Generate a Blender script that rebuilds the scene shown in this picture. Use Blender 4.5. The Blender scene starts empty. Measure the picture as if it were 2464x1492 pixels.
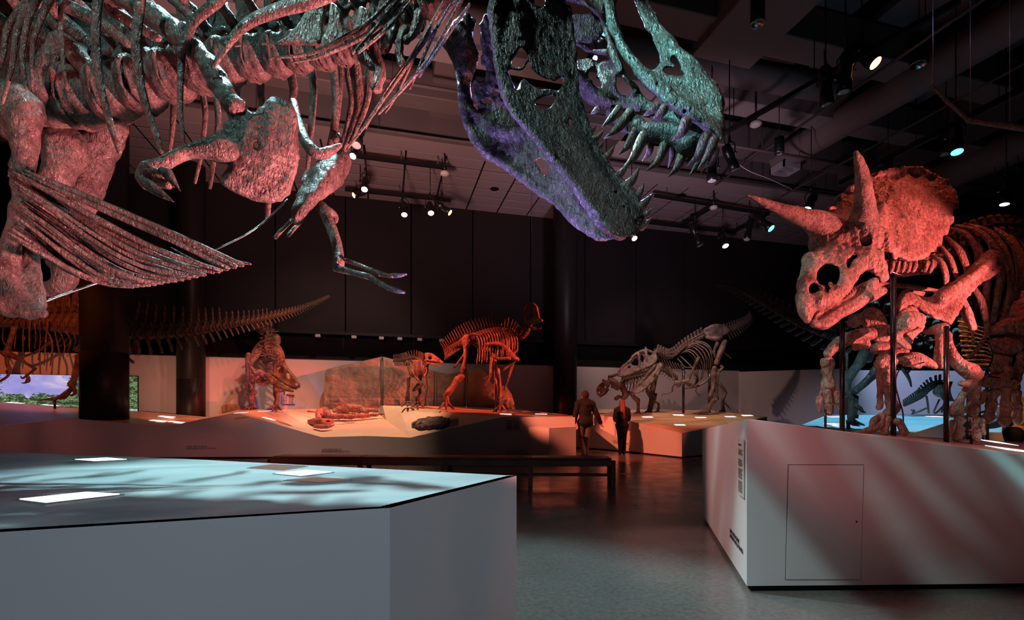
import bpy, math, random
import numpy as np
from mathutils import Vector, Matrix
R = math.radians
SC = bpy.context.scene
COL = SC.collection

# ------------------------------------------------------------------ camera
F, HZ, CX, H, YAW = 1170.0, 995.0, 1232.0, 1.2, R(14.6)
FW = Vector((math.sin(YAW), math.cos(YAW), 0)); RT = Vector((math.cos(YAW), -math.sin(YAW), 0)); UP = Vector((0, 0, 1))
cam = bpy.data.cameras.new('camera'); cam_o = bpy.data.objects.new('camera', cam); COL.objects.link(cam_o)
cam.sensor_width = 36; cam.lens = 36 * F / 2464; cam.shift_y = 249 / 2464; cam.clip_end = 200; cam.clip_start = .05
cam_o.location = (0, 0, H); cam_o.rotation_euler = (R(90), 0, -YAW)
SC.camera = cam_o

def P(px, py, d):
    """world point seen at pixel (px, py) standing d metres ahead"""
    u = (px - CX) / F * d; v = (HZ - py) / F * d
    return Vector((0, 0, H)) + FW * d + RT * u + UP * v
def PZ(px, d, z):
    u = (px - CX) / F * d
    p = FW * d + RT * u
    return Vector((p.x, p.y, z))

# ------------------------------------------------------------------ world, exposure, lights
SC.view_settings.view_transform = 'Standard'; SC.view_settings.look = 'None'
SC.view_settings.exposure = 0.0; SC.view_settings.gamma = 1.0; SC.view_settings.use_curve_mapping = False
wd = bpy.data.worlds.new('world'); SC.world = wd; wd.use_nodes = True
wd.node_tree.nodes['Background'].inputs[0].default_value = (.62, .5, .56, 1)
wd.node_tree.nodes['Background'].inputs[1].default_value = .035

def spot(name, loc, tgt, col, w, ang=40, blend=.5, rad=.06):
    l = bpy.data.lights.new(name, 'SPOT'); o = bpy.data.objects.new(name, l); COL.objects.link(o)
    l.energy = w; l.color = col; l.spot_size = R(ang); l.spot_blend = blend; l.shadow_soft_size = rad
    o.location = loc; d = Vector(tgt) - Vector(loc); o.rotation_euler = d.to_track_quat('-Z', 'Y').to_euler()
    return o
TEAL, RED, ORANGE, VIOLET, PINK, WARM = (.42, .9, 1), (1, .16, .12), (1, .3, .1), (.42, .36, 1), (1, .42, .42), (1, .72, .5)
# lamps and added fills around the near plinth
def CW(x, d, z): return FW * d + RT * x + UP * z
spot('spot_teal_key', CW(-5.2, .1, 8.3), CW(1.75, 2.9, 1.25), (.6, .92, .88), 2700, 18, .3, .22)
spot('spot_teal_plinth', CW(-1.9, 4.6, 7.2), CW(-.75, 2.5, .85), (.56, .9, .93), 2700, 44, .5, .1)
spot('spot_fill_floor', CW(3.6, 2.0, 8.2), CW(1.0, 3.0, 0), (1, .5, .42), 230, 30, .9, .2)  # added warm fill that browns the aisle floor
spot('spot_red_bounce', CW(2.3, 2.7, .3), P(440, 260, 2.9), (1, .3, .3), 4300, 38, .6, .1)  # added near the floor, stands in for red bounce on the bones
spot('spot_red_left', CW(-3.4, -.2, 1.2), P(100, 430, 2.7), (1, .3, .27), 250, 40, .7, .15)
spot('spot_fill_body', CW(-2.6, .4, 5.6), P(330, 90, 2.6), (.4, .86, .8), 300, 46, .7, .1)  # added teal fill for the near ribs
spot('spot_teal_back', P(300, -900, 5.2), P(600, 150, 2.9), (.3, .9, .85), 190, 60, .6, .2)
spot('spot_violet_low', P(560, 1105, 2.1), P(1440, 180, 2.55), (.4, .31, 1), 1300, 44, .5, .04)
spot('spot_violet_back', P(1432, 140, 9.2), P(1370, 160, 2.6), (.42, .34, 1), 2600, 11, .6, .08)
# lamps over the far platforms
spot('spot_orange_left', P(-200, 300, 8), P(140, 830, 14.3), (1, .17, .05), 1800, 36, .6)
spot('spot_orange_wall', P(400, 1002, 13.5), P(385, 925, 16.1), (1, .4, .24), 150, 84, .8)
spot('spot_orange_mid', P(700, 250, 9.5), P(650, 900, 14.2), (1, .24, .1), 3000, 30, .6)
spot('spot_violet_mid', P(420, 620, 10), P(620, 880, 14.2), (.6, .42, 1), 300, 24, .6)
spot('spot_red_hadrosaur', P(2150, 560, 11.6), P(1130, 870, 14.4), (1, .1, .05), 15400, 17, .5)
spot('spot_red_crest', P(300, 450, 10.5), P(1110, 865, 14.4), (1, .12, .06), 9750, 19, .6)
spot('spot_warm_basin', P(900, 100, 12), P(880, 1020, 14.2), (1, .6, .4), 4200, 32, .6)
spot('spot_warm_platform', P(1150, 150, 14), P(1150, 990, 14.6), (1, .55, .32), 3120, 34, .7)
spot('spot_red_floor', P(880, 620, 9.5), P(1490, 1050, 14), (1, .2, .1), 3600, 26, .5)
spot('spot_red_aisle', P(1900, 520, 12), P(1460, 1080, 13.6), (1, .17, .08), 1800, 30, .6)
spot('spot_pink_rex', P(1500, 380, 10), P(1600, 900, 16.4), (1, .42, .42), 800, 32, .6)
spot('spot_pink_prey', P(1420, 700, 11), P(1510, 930, 15.3), (1, .35, .42), 260, 20, .6)
spot('spot_warm_rex_top', P(1700, 330, 14.5), P(1620, 990, 16.5), (1, .62, .4), 1700, 40, .6)
spot('spot_wall_back', P(900, 300, 12), P(800, 900, 17.5), (1, .62, .5), 1300, 70, .8)
spot('spot_wall_right', P(1500, 420, 13), P(1600, 900, 20), (.95, .6, .55), 1000, 60, .8)
spot('spot_mauve_front', P(500, 350, 3.5), P(560, 1060, 13), (1, .38, .36), 570, 50, .9)
# lamps over the horned dinosaur
spot('spot_red_front', CW(5.0, 2.3, 1.7), P(2150, 640, 3.8), (1, .2, .19), 1050, 50, .5, .04)
spot('spot_pink_brow', CW(2.9, 1.6, 5.6), P(2120, 600, 3.8), (1, .42, .4), 120, 20, .6, .04)
spot('spot_red_top', P(2700, -500, 4.6), P(2280, 600, 4.2), (1, .13, .06), 300, 40, .6, .1)
spot('spot_low_pink', P(1880, 930, 2.0), P(2180, 860, 4.0), (1, .26, .26), 30, 80, .6, .1)
spot('spot_teal_snout', CW(-4.0, 1.0, 6.0), P(1665, 120, 2.25), (.28, .9, .88), 7000, 7.5, .6, .06)
spot('spot_plinth_red', CW(.6, -1.2, 3.4), P(2150, 1240, 3.3), (1, .4, .38), 62, 44, .8, .3)
spot('spot_aisle_pink', P(1150, 500, 6.5), P(1735, 1200, 4.2), (1, .42, .38), 520, 30, .6, .15)
spot('spot_teal_far', P(2250, 300, 9), P(2120, 1010, 9.4), (.3, .75, 1), 1900, 50, .6)
spot('spot_teal_leg', P(1950, 700, 6.5), P(2060, 930, 8.4), (.3, .8, 1), 160, 30, .6)
spot('spot_red_tail', P(900, 500, 10), P(620, 770, 14.3), (1, .2, .16), 900, 22, .7)
spot('spot_lilac_far', P(2400, 500, 9), P(2300, 940, 13), (.62, .68, 1), 900, 60, .6)
spot('spot_orange_inside', P(2300, 520, 5.4), P(2370, 850, 6.5), (1, .4, .12), 520, 36, .6)
# added uplights without fixtures, brightening the ceiling
spot('spot_fill_ceiling', (-1, 8, 3.4), (-1, 15, 9.4), (1, .5, .46), 3200, 96, 1, .5)
spot('spot_fill_purple', (6, 9, 3.4), (9, 16.5, 9.4), (.85, .58, .75), 1900, 90, 1, .5)
spot('spot_fill_front', CW(1.0, -3.5, 4.5), CW(-.3, 1.8, .4), (.72, .86, 1), 480, 44, .9, .3)  # fill added behind the camera to brighten the near plinth sides
# ------------------------------------------------------------------ object helpers
WM = {}
def link(o, parent=None, M=None):
    COL.objects.link(o); M = M or Matrix.Identity(4)
    WM[o] = M
    if parent is not None:
        o.parent = parent; o.matrix_basis = WM[parent].inverted() @ M
    else:
        o.matrix_basis = M
    return o
def tag(o, label=None, cat=None, group=None, kind=None):
    for k, v in (('label', label), ('category', cat), ('group', group), ('kind', kind)):
        if v: o[k] = v
    return o
def thing(name, loc, label, cat, group=None):
    o = bpy.data.objects.new(name, None); o.empty_display_size = .1
    return tag(link(o, None, Matrix.Translation(Vector(loc))), label, cat, group)
def mesh(name, vf, mat=None, smooth=True):
    v, f = vf
    me = bpy.data.meshes.new(name); me.from_pydata([tuple(map(float, p)) for p in v], [], [tuple(map(int, q)) for q in f])
    if smooth: me.polygons.foreach_set('use_smooth', [True] * len(me.polygons))
    if mat:
        for m in (mat if isinstance(mat, list) else [mat]): me.materials.append(m)
    return me
def obj(name, vf, mat, parent=None, M=None, smooth=True, label=None):
    me = vf if isinstance(vf, bpy.types.Mesh) else mesh(name, vf, mat, smooth)
    o = link(bpy.data.objects.new(name, me), parent, M)
    if label: o['label'] = label
    return o
def struct(name, vf, mat, M=None, smooth=False):
    return tag(obj(name, vf, mat, None, M, smooth), kind='structure')
def join(*vfs):
    V, Fc = [], []
    for v, f in vfs:
        n = len(V); V += [tuple(p) for p in v]; Fc += [tuple(i + n for i in q) for q in f]
    return V, Fc
def box(x0, x1, y0, y1, z0, z1):
    v = [(x, y, z) for x in (x0, x1) for y in (y0, y1) for z in (z0, z1)]
    return v, [(0, 1, 3, 2), (4, 6, 7, 5), (0, 4, 5, 1), (2, 3, 7, 6), (0, 2, 6, 4), (1, 5, 7, 3)]
def bbox(x0, x1, y0, y1, z0, z1, b=.01):
    """box with chamfered edges"""
    v = []; c = ((x0 + x1) / 2, (y0 + y1) / 2, (z0 + z1) / 2); h = ((x1 - x0) / 2, (y1 - y0) / 2, (z1 - z0) / 2)
    b = min(b, min(h) * .8)
    import itertools
    idx = {}
    for s in itertools.product((-1, 1), repeat=3):
        for a in range(3):
            p = [c[i] + s[i] * (h[i] if i == a else h[i] - b) for i in range(3)]
            idx[(s, a)] = len(v); v.append(tuple(p))
    f = []
    for a in range(3):
        o = [i for i in range(3) if i != a]
        for sg in (-1, 1):
            q = []
            for s1, s2 in ((-1, -1), (1, -1), (1, 1), (-1, 1)):
                s = [0, 0, 0]; s[a] = sg; s[o[0]] = s1; s[o[1]] = s2; q.append(idx[(tuple(s), a)])
            flip = (sg > 0) == (a == 1)
            f.append(tuple(q[::-1] if flip else q))
    for a in range(3):
        o = [i for i in range(3) if i != a]
        for s1, s2 in itertools.product((-1, 1), repeat=2):
            sa, sb = [0, 0, 0], [0, 0, 0]
            for s, e in ((sa, -1), (sb, 1)): s[a] = e; s[o[0]] = s1; s[o[1]] = s2
            f.append((idx[(tuple(sa), o[0])], idx[(tuple(sb), o[0])], idx[(tuple(sb), o[1])], idx[(tuple(sa), o[1])]))
    for s in itertools.product((-1, 1), repeat=3): f.append(tuple(idx[(s, a)] for a in range(3)))
    return v, f
def prism(poly, z0, z1):
    n = len(poly); v = [(p[0], p[1], z0) for p in poly] + [(p[0], p[1], z1) for p in poly]
    return v, [tuple(range(n))[::-1], tuple(range(n, 2 * n))] + [(i, (i + 1) % n, n + (i + 1) % n, n + i) for i in range(n)]
def cyl(p0, p1, r0, r1=None, k=12, cap=True):
    r1 = r0 if r1 is None else r1; p0, p1 = Vector(p0), Vector(p1); d = (p1 - p0).normalized(); a = d.orthogonal().normalized(); b = d.cross(a)
    v = [p + (a * math.cos(2 * math.pi * i / k) + b * math.sin(2 * math.pi * i / k)) * r for p, r in ((p0, r0), (p1, r1)) for i in range(k)]
    f = [(i, (i + 1) % k, k + (i + 1) % k, k + i) for i in range(k)]
    if cap: f += [tuple(range(k))[::-1], tuple(range(k, 2 * k))]
    return v, f
def lathe(p0, p1, prof, k=16):
    """prof: (t along the axis, radius) pairs"""
    p0, p1 = Vector(p0), Vector(p1); ax = p1 - p0; d = ax.normalized(); a = d.orthogonal().normalized(); b = d.cross(a)
    v = [p0 + ax * t + (a * math.cos(2 * math.pi * i / k) + b * math.sin(2 * math.pi * i / k)) * r for t, r in prof for i in range(k)]
    f = [(j * k + i, j * k + (i + 1) % k, (j + 1) * k + (i + 1) % k, (j + 1) * k + i) for j in range(len(prof) - 1) for i in range(k)]
    f += [tuple(range(k))[::-1], tuple(range(len(v) - k, len(v)))]
    return v, f
def cr(pts, n, closed=False):
    """Catmull-Rom resample of an (m, c) array"""
    p = np.asarray(pts, float); m = len(p)
    if m < 3 and not closed:
        t = np.linspace(0, 1, n)[:, None]; return p[0] * (1 - t) + p[-1] * t
    if closed: q = np.vstack([p[-1:], p, p[:2]]); segs = m
    else: q = np.vstack([2 * p[0] - p[1], p, 2 * p[-1] - p[-2]]); segs = m - 1
    u = np.linspace(0, segs, n, endpoint=not closed); i = np.minimum(u.astype(int), segs - 1); t = (u - i)[:, None]
    a, b, c, d = q[i], q[i + 1], q[i + 2], q[i + 3]
    return .5 * (2 * b + (c - a) * t + (2 * a - 5 * b + 4 * c - d) * t * t + (3 * b - a - 3 * c + d) * t ** 3)
def tube(pr, n=16, k=8, flat=1., ref=None, jit=0., seed=0):
    """pr: rows x y z r; swept bone with rounded ends; flat < 1 thins it along ref"""
    a = cr(pr, n) if n else np.asarray(pr, float); rng = np.random.RandomState(seed); n = len(a)
    pts = a[:, :3]; rad = np.maximum(a[:, 3], 1e-4)
    tan = np.gradient(pts, axis=0); tan /= np.maximum(np.linalg.norm(tan, axis=1), 1e-9)[:, None]
    ref = np.array(ref if ref is not None else FW, float)
    rows, rr = [], []
    def put(c, t, r):
        nrm = ref - t * np.dot(ref, t)
        if np.linalg.norm(nrm) < .05: nrm = np.array((.31, .2, .93)) - t * np.dot((.31, .2, .93), t)
        nrm /= np.linalg.norm(nrm); s = np.cross(t, nrm)
        th = np.arange(k) * 2 * math.pi / k
        w = 1 + (rng.rand(k) - .5) * jit
        rows.append(c + (np.cos(th) * r * w)[:, None] * s + (np.sin(th) * r * flat * w)[:, None] * nrm)
    put(pts[0] - tan[0] * rad[0] * .55, tan[0], rad[0] * .55)
    for i in range(n): put(pts[i], tan[i], rad[i])
    put(pts[-1] + tan[-1] * rad[-1] * .55, tan[-1], rad[-1] * .55)
    V = np.vstack(rows); m = n + 2
    Fc = [(j * k + i, j * k + (i + 1) % k, (j + 1) * k + (i + 1) % k, (j + 1) * k + i) for j in range(m - 1) for i in range(k)]
    Fc += [tuple(range(k))[::-1], tuple(range((m - 1) * k, m * k))]
    return V.tolist(), Fc
def zpt(zf, pts, D=None):
    """rows in the coordinates of an enlarged crop (x, y, radius[, depth]) -> world x y z r"""
    ox, oy, s = zf; out = []
    for p in pts:
        d = p[3] if len(p) > 3 else D
        w = P(ox + p[0] / s, oy + p[1] / s, d); out.append((w.x, w.y, w.z, p[2] / s * d / F))
    return out
def TB(root, name, zf, pts, D=None, mat=None, n=12, k=8, flat=1., jit=.08, label=None, ref=None):
    return obj(name, tube(zpt(zf, pts, D), n, k, flat, ref, jit, abs(len(pts) + int(pts[0][0]))), mat, root, label=label)

# ------------------------------------------------------------------ implicit surfaces for bones and bodies
class Sdf:
    def __init__(s, res): s.res = res; s.ops = []; s.noise = []
    def cap(s, rows, k=.02, sub=False, n=None):
        a = cr(rows, n or max(2, 4 * (len(rows) - 1) + 1)) if len(rows) > 2 else np.asarray(rows, float)
        r = a[:, 3].max(); s.ops.append(('c', (a[:, :3] - a[:, 3:]).min(0), (a[:, :3] + a[:, 3:]).max(0), k, sub, a))
        return s
    def capz(s, zf, pts, D=None, **kw): return s.cap(zpt(zf, pts, D), **kw)
    def ell(s, c, rad, rot=None, k=.02, sub=False):
        rot = np.array(rot if rot is not None else np.eye(3), float); r = max(rad); c = np.array(c, float)
        s.ops.append(('e', c - r, c + r, k, sub, (c, np.array(rad, float), rot))); return s
    def slab(s, zf, poly, ctrl, th, k=.02, sub=False, rnd=.02, smooth=2):
        """outline in crop coordinates, ctrl = (x, y, depth) samples of the surface, th half thickness in metres"""
        ox, oy, sc = zf
        pp = np.array([(ox + x / sc, oy + y / sc) for x, y in poly], float)
        if smooth > 1: pp = cr(pp, len(pp) * smooth, True)
        if isinstance(ctrl, (int, float)): ctrl = [(poly[0][0], poly[0][1], ctrl)]
        cc = np.array([(ox + x / sc, oy + y / sc, d) for x, y, d in ctrl], float)
        xy = (cc[:, :2] - 1232) / 500
        def basis(x, y):
            m = len(cc)
            b = [np.ones_like(x)]
            if m >= 3: b += [x, y]
            if m >= 6: b += [x * x, x * y, y * y]
            return b
        co = np.linalg.lstsq(np.array(basis(xy[:, 0], xy[:, 1])).T, cc[:, 2], rcond=None)[0]
        dep = lambda px, py: sum(c * b for c, b in zip(co, basis((px - 1232) / 500, (py - 1232) / 500)))
        lo, hi = np.full(3, 1e9), np.full(3, -1e9)
        mid = pp.mean(0)
        for x, y in list(pp) + [mid] + [q * .6 + mid * .4 for q in pp] + [q * .3 + mid * .7 for q in pp]:
            d = float(dep(np.float64(x), np.float64(y)))
            for e in (-th, th):
                w = np.array(P(x, y, d + e)); lo = np.minimum(lo, w); hi = np.maximum(hi, w)
        s.ops.append(('s', lo - .01, hi + .01, k, sub, (pp, dep, th, rnd))); return s
    def build(s, noise=()):
        g = s.res; add = [o for o in s.ops if not o[4]]
        pad = max(o[3] for o in s.ops) * .5 + 3 * g
        lo = np.min([o[1] for o in add], 0) - pad; hi = np.max([o[2] for o in add], 0) + pad
        N = np.ceil((hi - lo) / g).astype(int) + 1
        fld = np.full(N, .2, np.float32)
        ax = [(lo[i] + np.arange(N[i]) * g).astype(np.float32) for i in range(3)]
        for typ, a, b, k, sub, dat in s.ops:
            m = k + 3 * g
            i0 = np.clip(((a - m - lo) / g).astype(int), 0, N - 1); i1 = np.clip(((b + m - lo) / g).astype(int) + 2, 1, N)
            if np.any(i1 <= i0): continue
            sl = tuple(slice(p, q) for p, q in zip(i0, i1))
            X = ax[0][sl[0]][:, None, None]; Y = ax[1][sl[1]][None, :, None]; Z = ax[2][sl[2]][None, None, :]
            if typ == 'c':
                d = np.full([q.stop - q.start for q in sl], .3, np.float32); o0 = [q.start for q in sl]
                for p, q in zip(dat[:-1], dat[1:]):
                    r = max(p[3], q[3]) + m; j0 = np.clip(((np.minimum(p[:3], q[:3]) - r - lo) / g).astype(int), i0, i1 - 1); j1 = np.clip(((np.maximum(p[:3], q[:3]) + r - lo) / g).astype(int) + 2, i0 + 1, i1)
                    if np.any(j1 <= j0): continue
                    e = q[:3] - p[:3]; L = max(float(e @ e), 1e-9)
                    wx, wy, wz = ax[0][j0[0]:j1[0]][:, None, None] - np.float32(p[0]), ax[1][j0[1]:j1[1]][None, :, None] - np.float32(p[1]), ax[2][j0[2]:j1[2]][None, None, :] - np.float32(p[2])
                    t = np.clip((wx * e[0] + wy * e[1] + wz * e[2]) / L, 0, 1)
                    dd = np.sqrt((wx - e[0] * t) ** 2 + (wy - e[1] * t) ** 2 + (wz - e[2] * t) ** 2) - (p[3] + (q[3] - p[3]) * t)
                    ss = tuple(slice(j0[i] - o0[i], j1[i] - o0[i]) for i in range(3)); d[ss] = np.minimum(d[ss], dd)
            elif typ == 'e':
                c, r, ro = dat; wx, wy, wz = X - c[0], Y - c[1], Z - c[2]
                l = [(wx * ro[i][0] + wy * ro[i][1] + wz * ro[i][2]) / r[i] for i in range(3)]
                q = np.sqrt(l[0] ** 2 + l[1] ** 2 + l[2] ** 2); d = (q - 1) * min(r) * .8
            else:
                pp, dep, th, rnd = dat
                dx = X * FW.x + Y * FW.y; dx = np.maximum(dx + 0 * Z, .05); uu = X * RT.x + Y * RT.y
                px = CX + F * uu / dx; py = HZ - F * (Z - H) / dx
                st = 2.0; x0, y0 = pp.min(0) - 40; x1, y1 = pp.max(0) + 40
                gx = np.arange(x0, x1 + st, st, np.float32)[:, None]; gy = np.arange(y0, y1 + st, st, np.float32)[None, :]
                d2 = np.full((gx.shape[0], gy.shape[1]), 1e9, np.float32); ins = np.zeros(d2.shape, bool)
                for i in range(len(pp)):
                    A_, B_ = pp[i], pp[i - 1]; e = B_ - A_; L = max(float(e @ e), 1e-6)
                    wx, wy = gx - A_[0], gy - A_[1]; t = np.clip((wx * e[0] + wy * e[1]) / L, 0, 1)
                    d2 = np.minimum(d2, (wx - e[0] * t) ** 2 + (wy - e[1] * t) ** 2)
                    if abs(e[1]) > 1e-9: ins ^= ((A_[1] > gy) != (B_[1] > gy)) & (gx < e[0] * (gy - A_[1]) / e[1] + A_[0])
                sd = np.sqrt(d2) * np.where(ins, -1, 1)
                fx = np.clip((px - x0) / st, 0, sd.shape[0] - 1.01); fy = np.clip((py - y0) / st, 0, sd.shape[1] - 1.01)
                ix, iy = fx.astype(int), fy.astype(int); tx, ty = fx - ix, fy - iy
                sp = (sd[ix, iy] * (1 - tx) + sd[ix + 1, iy] * tx) * (1 - ty) + (sd[ix, iy + 1] * (1 - tx) + sd[ix + 1, iy + 1] * tx) * ty
                da = sp * dx / F; db = np.abs(dx - dep(px, py)) - th
                h = np.clip(.5 + .5 * (da - db) / rnd, 0, 1); d = db * (1 - h) + da * h + rnd * h * (1 - h)
            cur = fld[sl]
            if sub:
                d = -d; h = np.clip(.5 + .5 * (d - cur) / max(k, 1e-4), 0, 1); fld[sl] = cur * (1 - h) + d * h + k * h * (1 - h)
            else:
                h = np.clip(.5 + .5 * (cur - d) / max(k, 1e-4), 0, 1); fld[sl] = cur * (1 - h) + d * h - k * h * (1 - h)
        for amp, fr, ph in noise:
            rn = np.random.RandomState(int(ph * 7 + fr)); acc = np.zeros(N, np.float32)
            for _ in range(4):
                kv = rn.randn(3); kv *= fr * (.7 + .7 * rn.rand()) / np.linalg.norm(kv); o = rn.rand() * 6.3
                w = [np.exp(1j * (ax[c] * kv[c])).astype(np.complex64) for c in range(3)]
                acc += ((w[0] * np.exp(1j * o))[:, None, None] * w[1][None, :, None] * w[2][None, None, :]).imag.astype(np.float32)
            fld += amp * .4 * (np.abs(acc) - .8) if ph != int(ph) else amp * .3 * acc
        return nets(fld, lo, g)
def nets(f, lo, g):
    s = f < 0
    n0, n1, n2 = f.shape
    c = np.zeros((n0 - 1, n1 - 1, n2 - 1), np.uint8)
    cs = [(i, j, k) for i in (0, 1) for j in (0, 1) for k in (0, 1)]
    S = lambda a, o: a[o[0]:n0 - 1 + o[0], o[1]:n1 - 1 + o[1], o[2]:n2 - 1 + o[2]]
    for o in cs: c += S(s, o)
    mix = (c > 0) & (c < 8); idx = np.argwhere(mix)
    acc = np.zeros((len(idx), 3)); cnt = np.zeros(len(idx))
    val = {o: f[idx[:, 0] + o[0], idx[:, 1] + o[1], idx[:, 2] + o[2]] for o in cs}
    for o in cs:
        for a in range(3):
            if o[a]: continue
            q = list(o); q[a] = 1; fa, fb = val[o], val[tuple(q)]; m = (fa < 0) != (fb < 0)
            t = np.where(m, fa / np.where(m, fa - fb, 1), 0); p = np.tile(np.array(o, float), (len(idx), 1)); p[:, a] += t
            acc += p * m[:, None]; cnt += m
    V = lo + (idx + acc / np.maximum(cnt, 1)[:, None]) * g
    vid = np.full(mix.shape, -1, np.int32); vid[mix] = np.arange(len(idx))
    Fc = []
    for a in range(3):
        b, d = (a + 1) % 3, (a + 2) % 3
        sl0 = [slice(1, -1)] * 3; sl1 = [slice(1, -1)] * 3; sl0[a] = slice(0, -1); sl1[a] = slice(1, None)
        s0, s1 = s[tuple(sl0)], s[tuple(sl1)]
        e = np.argwhere(s0 != s1); inn = s0[s0 != s1]
        if not len(e): continue
        base = e.copy(); base[:, b] += 1; base[:, d] += 1
        def vv(ob, od):
            q = base.copy(); q[:, b] -= ob; q[:, d] -= od; return vid[q[:, 0], q[:, 1], q[:, 2]]
        qd = np.stack([vv(1, 1), vv(0, 1), vv(0, 0), vv(1, 0)], 1)
        qd[~inn] = qd[~inn][:, ::-1]; Fc.append(qd)
    Fc = np.vstack(Fc); Fc = Fc[(Fc >= 0).all(1)]
    return V, Fc
def np_mesh(name, vf, mat, smooth=True):
    V, Fc = vf; me = bpy.data.meshes.new(name)
    me.vertices.add(len(V)); me.vertices.foreach_set('co', np.asarray(V, np.float32).ravel())
    me.loops.add(Fc.size); me.loops.foreach_set('vertex_index', Fc.astype(np.int32).ravel())
    me.polygons.add(len(Fc)); me.polygons.foreach_set('loop_start', np.arange(0, Fc.size, 4, dtype=np.int32)); me.polygons.foreach_set('loop_total', np.full(len(Fc), 4, np.int32))
    me.update(calc_edges=True)
    if smooth: me.polygons.foreach_set('use_smooth', np.ones(len(Fc), bool))
    me.materials.append(mat); return me
def sobj(name, sdf, mat, parent, noise=(), M=None, label=None):
    return obj(name, np_mesh(name, sdf.build(noise), mat), mat, parent, M, label=label)

# ------------------------------------------------------------------ materials
def mat(name):
    m = bpy.data.materials.new(name); m.use_nodes = True; nt = m.node_tree
    return m, nt, nt.nodes['Principled BSDF']
def ramp(nt, src, stops):
    n = nt.nodes.new('ShaderNodeValToRGB'); e = n.color_ramp.elements
    while len(e) < len(stops): e.new(.5)
    for q, (p, c) in zip(e, stops): q.position = p; q.color = (*c, 1)
    nt.links.new(src, n.inputs[0]); return n.outputs[0]
def noise(nt, vec, sc, det=4, rough=.55, dist=0.):
    n = nt.nodes.new('ShaderNodeTexNoise'); n.inputs['Scale'].default_value = sc; n.inputs['Detail'].default_value = det
    n.inputs['Roughness'].default_value = rough; n.inputs['Distortion'].default_value = dist; nt.links.new(vec, n.inputs['Vector']); return n.outputs['Fac']
def coord(nt, kind='Object', sc=None):
    t = nt.nodes.new('ShaderNodeTexCoord').outputs[kind]
    if sc:
        m = nt.nodes.new('ShaderNodeMapping'); m.inputs['Scale'].default_value = sc; nt.links.new(t, m.inputs[0]); t = m.outputs[0]
    return t
def mixc(nt, fac, a, b, mode='MIX'):
    n = nt.nodes.new('ShaderNodeMix'); n.data_type = 'RGBA'; n.blend_type = mode
    for s, v in ((n.inputs[0], fac), (n.inputs[6], a), (n.inputs[7], b)):
        if hasattr(v, 'is_linked'): nt.links.new(v, s)
        else: s.default_value = v if isinstance(v, (int, float)) else (*v, 1)
    return n.outputs[2]
def bump(nt, bs, h, st, dist=.01, prev=None):
    b = nt.nodes.new('ShaderNodeBump'); b.inputs['Strength'].default_value = st; b.inputs['Distance'].default_value = dist
    nt.links.new(h, b.inputs['Height'])
    if prev: nt.links.new(prev, b.inputs['Normal'])
    nt.links.new(b.outputs[0], bs.inputs['Normal']); return b.outputs[0]
def plain(name, col, rough=.5, metal=0., sc=0, amt=.15, bmp=0.):
    m, nt, b = mat(name); b.inputs['Specular IOR Level'].default_value = .12 if max(col) < .06 and metal == 0 else .4; b.inputs['Roughness'].default_value = rough; b.inputs['Metallic'].default_value = metal
    if sc:
        f = noise(nt, coord(nt), sc)
        nt.links.new(mixc(nt, f, [c * (1 - amt) for c in col], [min(1, c * (1 + amt)) for c in col]), b.inputs['Base Color'])
        if bmp: bump(nt, b, noise(nt, coord(nt), sc * 12), bmp, .004)
    else: b.inputs['Base Color'].default_value = (*col, 1)
    return m
def emit(name, col, st):
    m, nt, b = mat(name); b.inputs['Base Color'].default_value = (0.02, .02, .02, 1); b.inputs['Emission Color'].default_value = (*col, 1)
    b.inputs['Emission Strength'].default_value = st; return m
def bone(name, lite, dark, sc=1., rough=.42, crack=.5, bm=.5):
    m, nt, b = mat(name); co = coord(nt)
    f = noise(nt, co, 4 * sc, 5, .58, .4); c = ramp(nt, f, [(.34, dark), (.5, [(x + y) / 2 for x, y in zip(lite, dark)]), (.66, lite)])
    c = mixc(nt, .8, c, ramp(nt, noise(nt, co, 40 * sc, 3, .55, .5), [(.36, (.55, .52, .5)), (.6, (1.2, 1.2, 1.2))]), 'MULTIPLY')
    ws = nt.nodes.new('ShaderNodeMapping'); ws.inputs['Scale'].default_value = (1, 1, .4); ws.inputs['Rotation'].default_value = (.5, .4, .6); nt.links.new(co, ws.inputs[0])
    def lines(s_, w_):
        q = nt.nodes.new('ShaderNodeMath'); q.operation = 'SUBTRACT'; nt.links.new(noise(nt, ws.outputs[0], s_ * sc, 6, .66, .9), q.inputs[0]); q.inputs[1].default_value = .5
        r_ = nt.nodes.new('ShaderNodeMath'); r_.operation = 'ABSOLUTE'; nt.links.new(q.outputs[0], r_.inputs[0]); return ramp(nt, r_.outputs[0], [(0, (0, 0, 0)), (w_, (1, 1, 1))])
    cr_ = mixc(nt, 1., lines(7, .016), lines(19, .03), 'MULTIPLY')
    msk = ramp(nt, noise(nt, co, 6 * sc, 4), [(.46, (0, 0, 0)), (.56, (1, 1, 1))])
    cm = mixc(nt, msk, (1, 1, 1), cr_)
    nt.links.new(mixc(nt, crack, c, mixc(nt, 1., c, cm, 'MULTIPLY')), b.inputs['Base Color'])
    b.inputs['Roughness'].default_value = rough
    st = noise(nt, ws.outputs[0], 24 * sc, 3, .55, 1.2); fi = noise(nt, ws.outputs[0], 70 * sc, 2, .5, 1.5)
    p = bump(nt, b, cm, bm * .5, .006); p = bump(nt, b, st, min(1, bm), .03, p); p = bump(nt, b, fi, min(1, bm), .007, p); bump(nt, b, noise(nt, co, 7 * sc, 2, .5), bm * .6, .03, p)
    return m
M = {}
M['rex'] = bone('fossil_bone_dark', (.21, .15, .14), (.07, .048, .044), 1.3, .3, .1, .8)
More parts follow.
